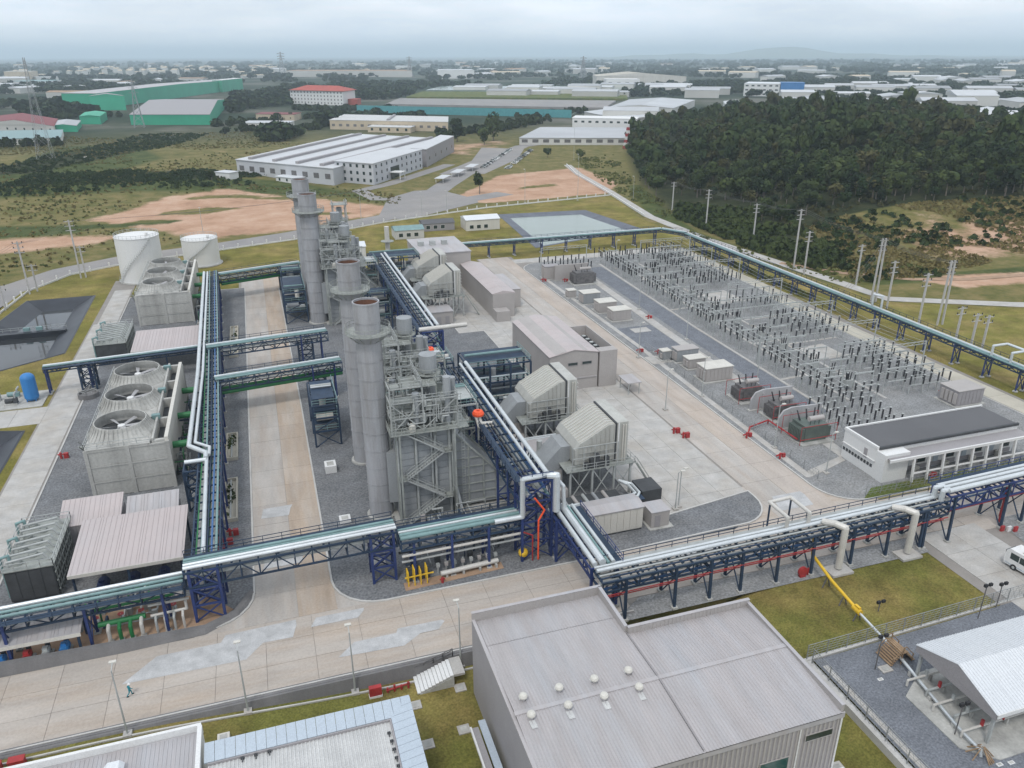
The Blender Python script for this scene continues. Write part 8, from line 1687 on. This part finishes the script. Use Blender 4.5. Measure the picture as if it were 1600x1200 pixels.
def make_tree(name, label, seed, H, rx, m, n, leaf, group, cat='tree'):
    t = thing(name, label, cat, (0, 0, 0), group); rz = H * .42; zc = H * .60; rg = random.Random(seed)
    o = bpy.data.objects.new('crown', mesh_quads('crown', crown_arrays(seed, n, rx, rz, zc, leaf, 6), m)); COL.objects.link(o); o.parent = t
    k = MB(); k.tube((0, 0, -.6), (.1, 0, H * .45), H * .022 + .06, 6, H * .014); k.tube((.1, 0, H * .45), (0, .1, H * .8), H * .014, 5, .04)
    for i in range(4): a = i * 1.6 + rg.random(); k.tube((.05, 0, H * (.35 + .08 * i)), (rx * .6 * math.cos(a), rx * .6 * math.sin(a), H * (.6 + .06 * i)), H * .009 + .02, 5, .03)
    k.build('trunk', 'bark', t); return t
G1, G2, G3 = 'dark trees of the wooded hill', 'mid green trees of the wooded hill', 'olive trees of the wooded hill'
TP = [make_tree('forest_tree', 'dark bushy crowned tree on the wooded hill', 1, 13, 4.6, 'leafd', 420, .62, G1), make_tree('forest_tree', 'dark tall tree on the wooded hill', 2, 15, 4.0, 'leafd', 420, .6, G1 + ', tall'), make_tree('forest_tree', 'mid green leafy tree on the wooded hill', 3, 12, 4.4, 'leafm', 400, .6, G2), make_tree('forest_tree', 'slender mid green tree on the wooded hill', 4, 14, 3.4, 'leafm', 380, .56, G2 + ', slender'), make_tree('forest_tree', 'thin brownish olive tree on the wooded hill', 5, 11, 4.0, 'leafb', 260, .55, G3), make_tree('forest_tree', 'dark wide spreading tree on the wooded hill', 6, 11, 5.2, 'leafd', 440, .66, G1 + ', wide')]
g = np.random.default_rng(5)
cand = []
gxs, gys = np.meshgrid(np.arange(180, 1010, 7.2), np.arange(165, 840, 7.2)); cx_ = (gxs + g.uniform(-3, 3, gxs.shape)).ravel(); cy2 = (gys + g.uniform(-3, 3, gys.shape)).ravel(); P2 = np.stack([cx_, cy2], 1)
sd_ = sdist(P2, HILL); ins = (sd_ > 1) & ~insidep(P2, CLEAR); den = vnoise(cx_, cy2, 45, 8)
keep = ins & (g.random(len(cx_)) < np.where(sd_ < 40, .62, .95)) & (den > np.where(sd_ < 50, .28, .1))
P2 = P2[keep]; zt_ = ground_z(P2[:, 0], P2[:, 1]); dcam = np.hypot(P2[:, 0], P2[:, 1]); az = np.degrees(np.arctan2(P2[:, 0], P2[:, 1]))
infr = az < 53
P2, zt_, dcam = P2[infr], zt_[infr], dcam[infr]; order = np.argsort(dcam); P2, zt_ = P2[order], zt_[order]; dcam = dcam[order]
kinds = g.choice(6, len(P2), p=[.17, .15, .22, .16, .20, .10])
usedt = [False] * 6; NT = 292
for i in range(min(NT, len(P2))):
    k = int(kinds[i]); s = float(g.uniform(.42, 1.2)) if dcam[i] < 420 else float(g.uniform(.6, 1.3)); loc = (float(P2[i, 0]), float(P2[i, 1]), float(zt_[i]) - .1)
    if not usedt[k]: q = TP[k]; q.location = loc; q.scale = (s, s, s); usedt[k] = True
    else: dup(TP[k], loc, float(g.uniform(0, 6.28)), None, s)
for mname, kk in (('leafd', (0, 1, 5)), ('leafm', (2, 3)), ('leafb', (4,))):
    vs_ = []
    tmpl = [crown_arrays(50 + j, 150, 4.4, 4.6, 7.6, 1.0, 6) for j in range(5)]
    idx = [i for i in range(NT, len(P2)) if kinds[i] in kk]
    for i in idx:
        v = tmpl[i % 5]; a = g.uniform(0, 6.28); c_, s_ = math.cos(a), math.sin(a); sc = g.choice((.5, .75, .95, 1.15, 1.4, 1.7), p=(.18, .26, .28, .2, .07, .01))
        R_ = np.array([[c_, -s_, 0], [s_, c_, 0], [0, 0, g.uniform(.85, 1.45)]]) * sc; vs_.append(v @ R_.T + np.array([P2[i, 0], P2[i, 1], zt_[i]]))
    o = bpy.data.objects.new('woodland', mesh_quads('woodland', np.concatenate(vs_), mname)); COL.objects.link(o); o['kind'] = 'stuff'
# single trees one can point at
def single(label, x, y, H, rx, m, seed, n=420, leaf=.5):
    t = make_tree('single_tree', label, seed, H, rx, m, n, leaf, None); t.location = (x, y, gz(x, y))
single('lone dark tree with bare trunk beside the road junction', 116, 418, 13, 3.6, 'leafd', 71); single('round green bush tree beyond the pink dirt field', 208, 560, 8, 4, 'leafm', 72); single('bushy green tree at the corner of the canal road', 226, 540, 9, 5, 'leafm', 73)
single('big dark tree left in the clump right of the factory', 172, 690, 22, 9, 'leafd', 74, 700, .9); single('big dark tree right in the clump right of the factory', 205, 690, 24, 10, 'leafd', 75, 700, .9); single('smaller dark tree in the clump right of the factory', 188, 660, 15, 7, 'leafm', 76, 500, .8); single('dark bush tree by the tiny hut left of the factory', -24, 496, 6, 3, 'leafd', 77, 300); single('dark tree between the green hall and the factory', -20, 800, 10, 6, 'leafd', 78, 400, .7)
# scrub on the waste land and along the banks, far tree belts: uncountable
def scrub(name, pts, m, seed, lo, hi, nq=14, leaf=.35, flat=.55):
    gg = np.random.default_rng(seed); tm_ = [crown_arrays(seed + 10 + j, nq, 1, flat, flat * .7, leaf, 3) for j in range(6)]; z = ground_z(pts[:, 0], pts[:, 1]); out_ = []
    for i, (x, y) in enumerate(pts): out_.append(tm_[i % 6] * gg.uniform(lo, hi) + np.array([x, y, z[i]]))
    o = bpy.data.objects.new(name, mesh_quads(name, np.concatenate(out_), m)); COL.objects.link(o); o['kind'] = 'stuff'
def scatter(poly, n, seed, excl=(), noise_s=30, thr=.4):
    gg = np.random.default_rng(seed); a = np.array(poly); lo, hi = a.min(0), a.max(0); p = gg.uniform(lo, hi, (n, 2)); k = insidep(p, poly) & (vnoise(p[:, 0], p[:, 1], noise_s, seed) > thr)
    for e in excl: k &= ~insidep(p, e)
    return p[k]
DIRT = [(-78, 405), (-45, 452), (-15, 470), (24, 444), (74, 390), (16, 350), (-20, 340), (-60, 382)]; DIRT2 = [(-130, 330), (-64, 352), (-54, 362), (-80, 372), (-130, 372)]
WASTE = [(-260, 300), (-92, 290), (-60, 330), (10, 356), (60, 380), (76, 420), (50, 470), (-12, 520), (-12, 600), (60, 720), (20, 860), (-240, 860)]
FAC = [(-20, 485), (66, 460), (160, 620), (90, 700), (-20, 545)]
scrub('dry_scrub', scatter(WASTE, 9000, 31, (DIRT, DIRT2, FAC)), 'scrub', 41, .4, 1.2); scrub('green_scrub', scatter(WASTE, 7000, 32, (DIRT, DIRT2, FAC), 40, .56), 'scrubg', 42, .4, 1.1)
dk1 = scatter([(-135, 505), (-20, 498), (12, 520), (-40, 548), (-130, 562)], 1500, 33, (), 20, .2); dk2 = scatter([(-178, 560), (-128, 560), (-66, 700), (-36, 850), (-100, 866), (-130, 700)], 2500, 34, (), 20, .2); dk3 = scatter([(-160, 470), (-60, 470), (40, 440), (74, 396), (70, 425), (20, 500), (-60, 515), (-160, 520)], 2200, 35, (DIRT,), 25, .35)
scrub('dark_undergrowth', np.concatenate([dk1, dk2, dk3]), 'leafm', 43, .8, 2.2)
bank = scatter([(180, 204), (172, 260), (172, 285), (178, 330), (190, 400), (204, 470), (222, 540), (262, 560), (215, 430), (192, 345), (190, 260), (230, 206)], 3600, 36, (), 14, .3); scrub('bank_scrub', bank, 'scrubg', 44, .5, 1.6)
scrub('clearing_scrub', scatter(CLEAR, 11000, 37, (), 22, .3), 'scrub', 45, .4, 1.3); und = scatter([(184, 222), (180, 262), (184, 325), (200, 350), (232, 305), (216, 262), (206, 232)], 4200, 39, (), 12, .2); scrub('hillside_undergrowth', und, 'leafm', 48, .7, 3.2); und = scatter(HILL, 9000, 40, (CLEAR,), 30, .3); scrub('forest_undergrowth', und[np.hypot(und[:, 0], und[:, 1]) < 520], 'leafb', 49, .8, 2.6)
scrub('clearing_bushes', scatter(CLEAR, 900, 38, (), 30, .55), 'leafm', 46, 1.2, 3.2)
hedge = np.concatenate([np.stack([np.random.default_rng(9).uniform(158.4, 162.5, 420), np.random.default_rng(10).uniform(195, 266, 420)], 1)]); scrub('yellow_green_shrubs', hedge, 'scrubg', 47, .5, 1.4)
mid = []
for (x0, y0, x1, y1, n_) in ((64, 1180, 190, 1130, 60), (-20, 870, 70, 860, 26), (-30, 930, 60, 1010, 40), (70, 1010, 130, 1120, 40), (210, 760, 320, 880, 70), (300, 900, 420, 1000, 50), (-250, 780, -150, 770, 30), (-215, 1120, -150, 1130, 30), (160, 720, 215, 780, 26)):
    q = np.random.default_rng(n_); t_ = q.uniform(0, 1, n_); mid.append(np.stack([x0 + (x1 - x0) * t_ + q.uniform(-9, 9, n_), y0 + (y1 - y0) * t_ + q.uniform(-9, 9, n_)], 1))
scrub('avenue_trees', np.concatenate(mid), 'leafd', 50, 3.0, 6.5, 40, .34, .9)
pg = np.random.default_rng(3); pt_ = np.concatenate([np.stack([pg.uniform(-11.2, -9.9, n_), pg.uniform(a, b, n_)], 1) for a, b, n_ in ((118, 130, 9), (140, 149, 6), (173, 183, 5), (197, 219, 9))])
scrub('pit_shrubs', pt_ , 'leafm', 52, .5, 1.1, 24, .28, .9)
# far tree belts on the plain
gg = np.random.default_rng(77); n = 26000
dd = np.exp(gg.uniform(np.log(700), np.log(9000), n)); aa_ = np.radians(gg.uniform(-19, 54, n)); fx_, fy_ = dd * np.sin(aa_), dd * np.cos(aa_)
dens = vnoise(fx_, fy_, 260, 5) * .55 + vnoise(fx_, fy_ * .45, 90, 6) * .45
kp = (dens > np.where(dd > 1500, .53, .62)) & (sdist(np.stack([fx_, fy_], 1), HILL) < -6) & ~insidep(np.stack([fx_, fy_], 1), [(-260, 600), (-20, 600), (10, 700), (215, 640), (330, 600), (240, 500), (-260, 500)])
for o_ in list(COL.objects):
    if o_.type == 'EMPTY' and o_.get('category') in ('building', 'factory shed', 'wall') and o_.location.y > 560:
        rr_ = 32 if o_.get('category') == 'factory shed' else 55
        kp &= np.hypot(fx_ - o_.location.x, fy_ - o_.location.y) > rr_
for q in ([(130, 1110), (380, 900), (840, 1700), (440, 1940)], [(-210, 1320), (-120, 985), (-30, 955), (-10, 2060)], [(80, 858), (188, 780), (205, 860), (104, 940)], [(216, 640), (310, 600), (450, 800), (300, 800)]): kp &= ~insidep(np.stack([fx_, fy_], 1), q)
fx_, fy_, dd = fx_[kp], fy_[kp], dd[kp]
for mname, ph in (('leafd', 0), ('leafm', 1)):
    vs_ = []; tm_ = [crown_arrays(90 + j, 34, 1, .85, .85, .42, 4) for j in range(6)]
    for i in range(ph, len(fx_), 2): s = gg.uniform(4.0, 7.5) * (1 + dd[i] / 6000); vs_.append(tm_[i % 6] * np.array([s * 1.25, s * 1.25, s * .9]) + np.array([fx_[i], fy_[i], -.2]))
    o = bpy.data.objects.new('far_tree_belt', mesh_quads('far_tree_belt', np.concatenate(vs_), mname)); COL.objects.link(o); o['kind'] = 'stuff'
mb = MB(); ang = [R(a) for a in range(14, 50)]; hz_ = []
for i, a in enumerate(ang): f = math.exp(-((math.degrees(a) - 35.5) / 2.6) ** 2) * 170 + math.exp(-((math.degrees(a) - 29) / 4) ** 2) * 75 + math.exp(-((math.degrees(a) - 40) / 5) ** 2) * 60; hz_.append(f + 12 * math.sin(i * 1.7))
for k, (rr, zf) in enumerate(((15500, 0), (17500, 1), (21000, 0))): mb.v += [(rr * math.sin(a), rr * math.cos(a), max(-3, hz_[i] * zf)) for i, a in enumerate(ang)]
nA_ = len(ang); mb.f = [(k * nA_ + i, k * nA_ + i + 1, (k + 1) * nA_ + i + 1, (k + 1) * nA_ + i) for k in range(2) for i in range(nA_ - 1)]
structure(mb, 'distant_hills', 'grass2', smooth=True)
# ------------------------------------------------------------------ haze
hz = MB().box(-71000, 72500, -300, 77500, -6, 330)
hz = hz.build('haze', M['black'], None); hz['kind'] = 'stuff'; hz.data.materials.clear()
hm = bpy.data.materials.new('haze_air'); hm.use_nodes = True; hm.node_tree.nodes.clear()
o_ = hm.node_tree.nodes.new('ShaderNodeOutputMaterial'); v_ = hm.node_tree.nodes.new('ShaderNodeVolumePrincipled')
v_.inputs['Color'].default_value = (.77, .905, 1.0, 1); v_.inputs['Density'].default_value = HAZE; v_.inputs['Anisotropy'].default_value = .2
hm.node_tree.links.new(v_.outputs['Volume'], o_.inputs['Volume']); hz.data.materials.append(hm)
